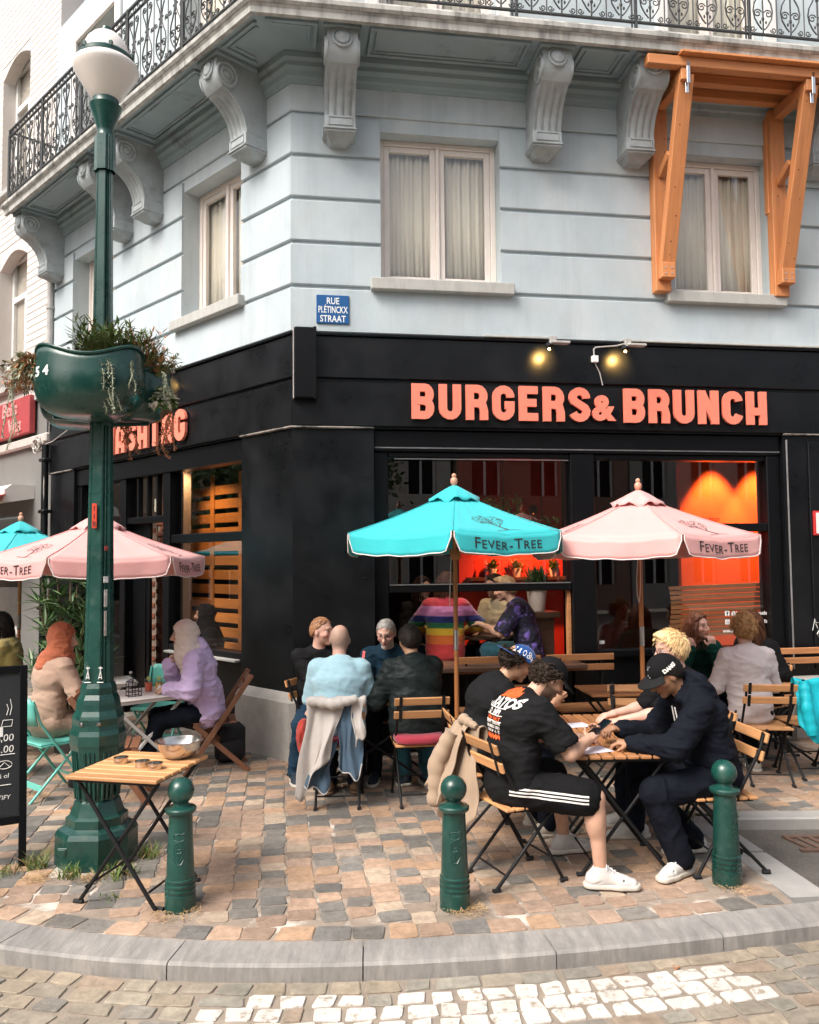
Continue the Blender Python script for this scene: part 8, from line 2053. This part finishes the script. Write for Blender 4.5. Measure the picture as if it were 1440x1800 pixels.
# ================================================================ GARMENTS HUNG ON CHAIRS
def garment(name, label, S, mat, o, amp=.016, sc_=10, stretch=(1.5, 1.5, .35), cat='jacket', vx=.009, seed=1, extra=None):
    e = empty(name, (o[0], o[1], 0), 0, label, cat); o0 = np.array([o[0], o[1], 0.0]); v, fc = S.mesh(vx); v = folds(v, fc, amp * 1.5, sc_ * 1.3, (2.0, 2.0, .3), seed); v = folds(v, fc, amp * .6, sc_ * 2.6, (1.6, 1.6, .6), seed + 4); np_obj('cloth', v, fc, mat, e, o0)
    if extra: S2, m2, nm = extra; v, fc = S2.mesh(vx); v = folds(v, fc, amp * .8, sc_, stretch, seed + 7); np_obj(nm, v, fc, m2, e, o0)
    return e
def drape(e, name, mat, A, B, back, front, drop, wtop, wbot, nf, amp, shift=0.0, seed=0, hem=None, thick=.006, zfun=None, spread=.10):
    """cloth sheet hung over the top edge A-B: short fall in front, long fall behind, with folds opening towards the hem"""
    rr = random.Random(seed); A = Vector(A); B = Vector(B); ax = (B - A); W = ax.length; ax.normalize(); bk = Vector(back).normalized(); org = Vector(e.location); ns, nr = 46, 26; vs = []
    ph = [rr.uniform(0, 6.3) for _ in range(5)]
    for j in range(nr + 1):
        q = j / nr
        for i in range(ns + 1):
            s = i / ns * 2 - 1; dr = drop * (1 + .10 * math.sin(s * 2.1 + ph[0]) + .05 * math.sin(s * 5 + ph[1])) * (1 if zfun is None else zfun(s)); tot = front + .06 + dr; d = q * tot
            mid = (A + B) / 2
            if d < front: t = 0; z = -(front - d) ; off = -.030
            elif d < front + .06: a_ = (d - front) / .06 * PI; t = 0; z = .018 * math.sin(a_); off = -.030 * math.cos(a_)
            else: t = (d - front - .06) / max(dr, .01); z = -(d - front - .06); off = .030 + spread * t * .6
            w_ = (wtop + (wbot - wtop) * t) / 2 * (1 - .10 * math.sin(PI * min(1, t * 1.3)))
            f_ = amp * (.25 + .75 * t ** .8) * (math.sin(nf * s + ph[2] + .8 * math.sin(2.3 * s + ph[3]) + .5 * t) + .45 * math.sin(nf * 2.3 * s + ph[4] - t))
            p = mid + ax * (s * w_ + shift * t ** 1.3 + .012 * math.sin(t * 7 + s * 3 + ph[1])) + bk * (off + f_ + .01 * math.sin(t * 9 + ph[3])) ; p.z += z + .008 * math.sin(s * 6 + ph[0])
            vs.append(tuple(p - org))
    W_ = ns + 1; fs = [(j * W_ + i, j * W_ + i + 1, (j + 1) * W_ + i + 1, (j + 1) * W_ + i) for j in range(nr) for i in range(ns)]
    m = MB(); m.add(vs, fs); o = m.obj(name, mat, e, 75); md = o.modifiers.new('thickness', 'SOLIDIFY'); md.thickness = thick; md.offset = 0
    if hem is not None: mm = MB(); mm.tube([vs[nr * W_ + i] for i in range(W_)], .006, 5); mm.obj('hem', hem, o)
    return o
def sleeve_tube(e, name, mat, pts, radii, seed=0):
    m = MB(); org = Vector(e.location); n = 14; P = [Vector(p) - org for p in pts]; N_ = 18; cur = []; rad = []
    for i in range(N_ + 1):
        t = i / N_ * (len(P) - 1); k = min(int(t), len(P) - 2); f_ = t - k; cur.append(P[k].lerp(P[k + 1], f_)); rad.append((radii[k] + (radii[k + 1] - radii[k]) * f_) * (1 + .10 * math.sin(i * 1.9 + seed) + .06 * math.sin(i * 4.1)))
    m.tube(cur, rad, n); o = m.obj(name, mat, e, 75); return o
# beige trench coat on the chair of the man in shorts
GAB = cloth('beige_gabardine', (.34, .245, .17), .8, bump=.15); bk = (-.91, -.40, 0); wd = Vector((-.40, .91, 0))
e = empty('trench_coat', (.36, 5.10, 0), 0, 'crumpled beige trench coat hanging on the chair of the man in shorts', 'coat'); c = Vector((.395, 5.10, .85))
drape(e, 'coat_body', GAB, c - wd * .07, c + wd * .17, bk, .10, .56, .24, .36, 5.0, .030, shift=-.02, seed=3, spread=.16)
drape(e, 'coat_front', GAB, c - wd * .02 + Vector((-.03, -.02, .012)), c + wd * .18 + Vector((-.03, -.02, .012)), bk, .05, .40, .18, .24, 4.0, .026, shift=.05, seed=5, spread=.26)
sleeve_tube(e, 'coat_sleeve', GAB, [tuple(c + wd * .13 + Vector((-.09, -.05, -.03))), tuple(c + wd * .17 + Vector((-.17, -.08, -.22))), tuple(c + wd * .16 + Vector((-.19, -.09, -.48)))], [.045, .058, .050], 2)
sleeve_tube(e, 'coat_collar', GAB, [tuple(c - wd * .05 + Vector((-.02, -.01, .02))), tuple(c + wd * .06 + Vector((-.05, -.03, .055))), tuple(c + wd * .17 + Vector((-.02, -.01, .01)))], [.018, .034, .02], 4)
# grey hoodie and denim jacket over the bald man's chair
GF = cloth('pale_grey_fleece', (.47, .43, .40)); DN = cloth('denim_lining', (.065, .11, .16)); PALEH = cloth('pale_hem', (.5, .5, .5)); c = Vector((-.575, 6.315, .83))
e = empty('grey_hoodie', (-.575, 6.31, 0), 0, 'pale grey hoodie with a denim jacket draped over the chair of the bald man', 'jacket')
drape(e, 'denim_body', DN, c + Vector((-.02, 0, -.02)), c + Vector((.20, 0, -.02)), (0, -1, 0), .12, .50, .20, .17, 4.5, .020, shift=.03, seed=8, hem=PALEH, spread=.06)
drape(e, 'hoodie_body', GF, c + Vector((-.21, 0, 0)), c + Vector((.05, 0, 0)), (0, -1, 0), .10, .52, .30, .26, 4.2, .030, shift=-.10, seed=11, spread=.14, zfun=lambda s: 1.12 - .22 * s)
drape(e, 'denim_hem', DN, c + Vector((-.22, .01, -.34)), c + Vector((-.02, .01, -.34)), (0, -1, 0), .02, .30, .24, .20, 4.0, .020, shift=-.04, seed=14, hem=PALEH, spread=.04)
drape(e, 'hoodie_side', GF, c + Vector((.12, -.005, .004)), c + Vector((.215, -.005, .004)), (0, -1, 0), .08, .30, .10, .07, 3.0, .018, shift=.02, seed=17, spread=.12)
sleeve_tube(e, 'hoodie_sleeve', GF, [tuple(c + Vector((-.20, -.05, .0))), tuple(c + Vector((.0, -.09, -.02))), tuple(c + Vector((.16, -.07, .015)))], [.035, .042, .030], 5)
# turquoise jacket at the right edge
TQ = cloth('turquoise_nylon', (.010, .46, .55), .5, sheen=0); c = Vector((3.40, 7.0, .83))
e = empty('turquoise_jacket', (3.44, 6.98, 0), 0, 'bright turquoise jacket draped over a chair at the right edge', 'jacket')
drape(e, 'jacket_body', TQ, c + Vector((-.19, 0, 0)), c + Vector((.26, 0, 0)), (0, -1, 0), .12, .50, .44, .50, 5.5, .026, shift=.02, seed=21, spread=.16, zfun=lambda s: 1.0 + .20 * s)
sleeve_tube(e, 'jacket_sleeve', TQ, [tuple(c + Vector((-.10, -.05, .0))), tuple(c + Vector((-.12, -.12, -.2))), tuple(c + Vector((-.09, -.14, -.42)))], [.04, .052, .045], 3)
# red bag by the bald man's knee
S = SDF(); c = np.array([-.86, 6.62, 0]); S.ell(c + [0, 0, .50], (.05, .11, .12), None, .03); S.ell(c + [.02, 0, .42], (.05, .10, .10), None, .03)
garment('red_bag', 'soft red bag hanging beside the bald man', S, cloth('red_bag_cloth', (.42, .045, .030)), c, amp=.010, cat='bag', seed=9)

# painted number on the flower basket
bw = [c for c in fb.children if c.name.startswith('bowl')][0]
for i, ch in enumerate('54'):
    project('lettering', text_polys(ch, .085, off=.003), ENW, bw, bw, np.zeros(3), np.array([-.255 + i * .07, -.85, .235]), np.array([1., 0, 0]), up3, np.array([0., 1, 0]), .003)
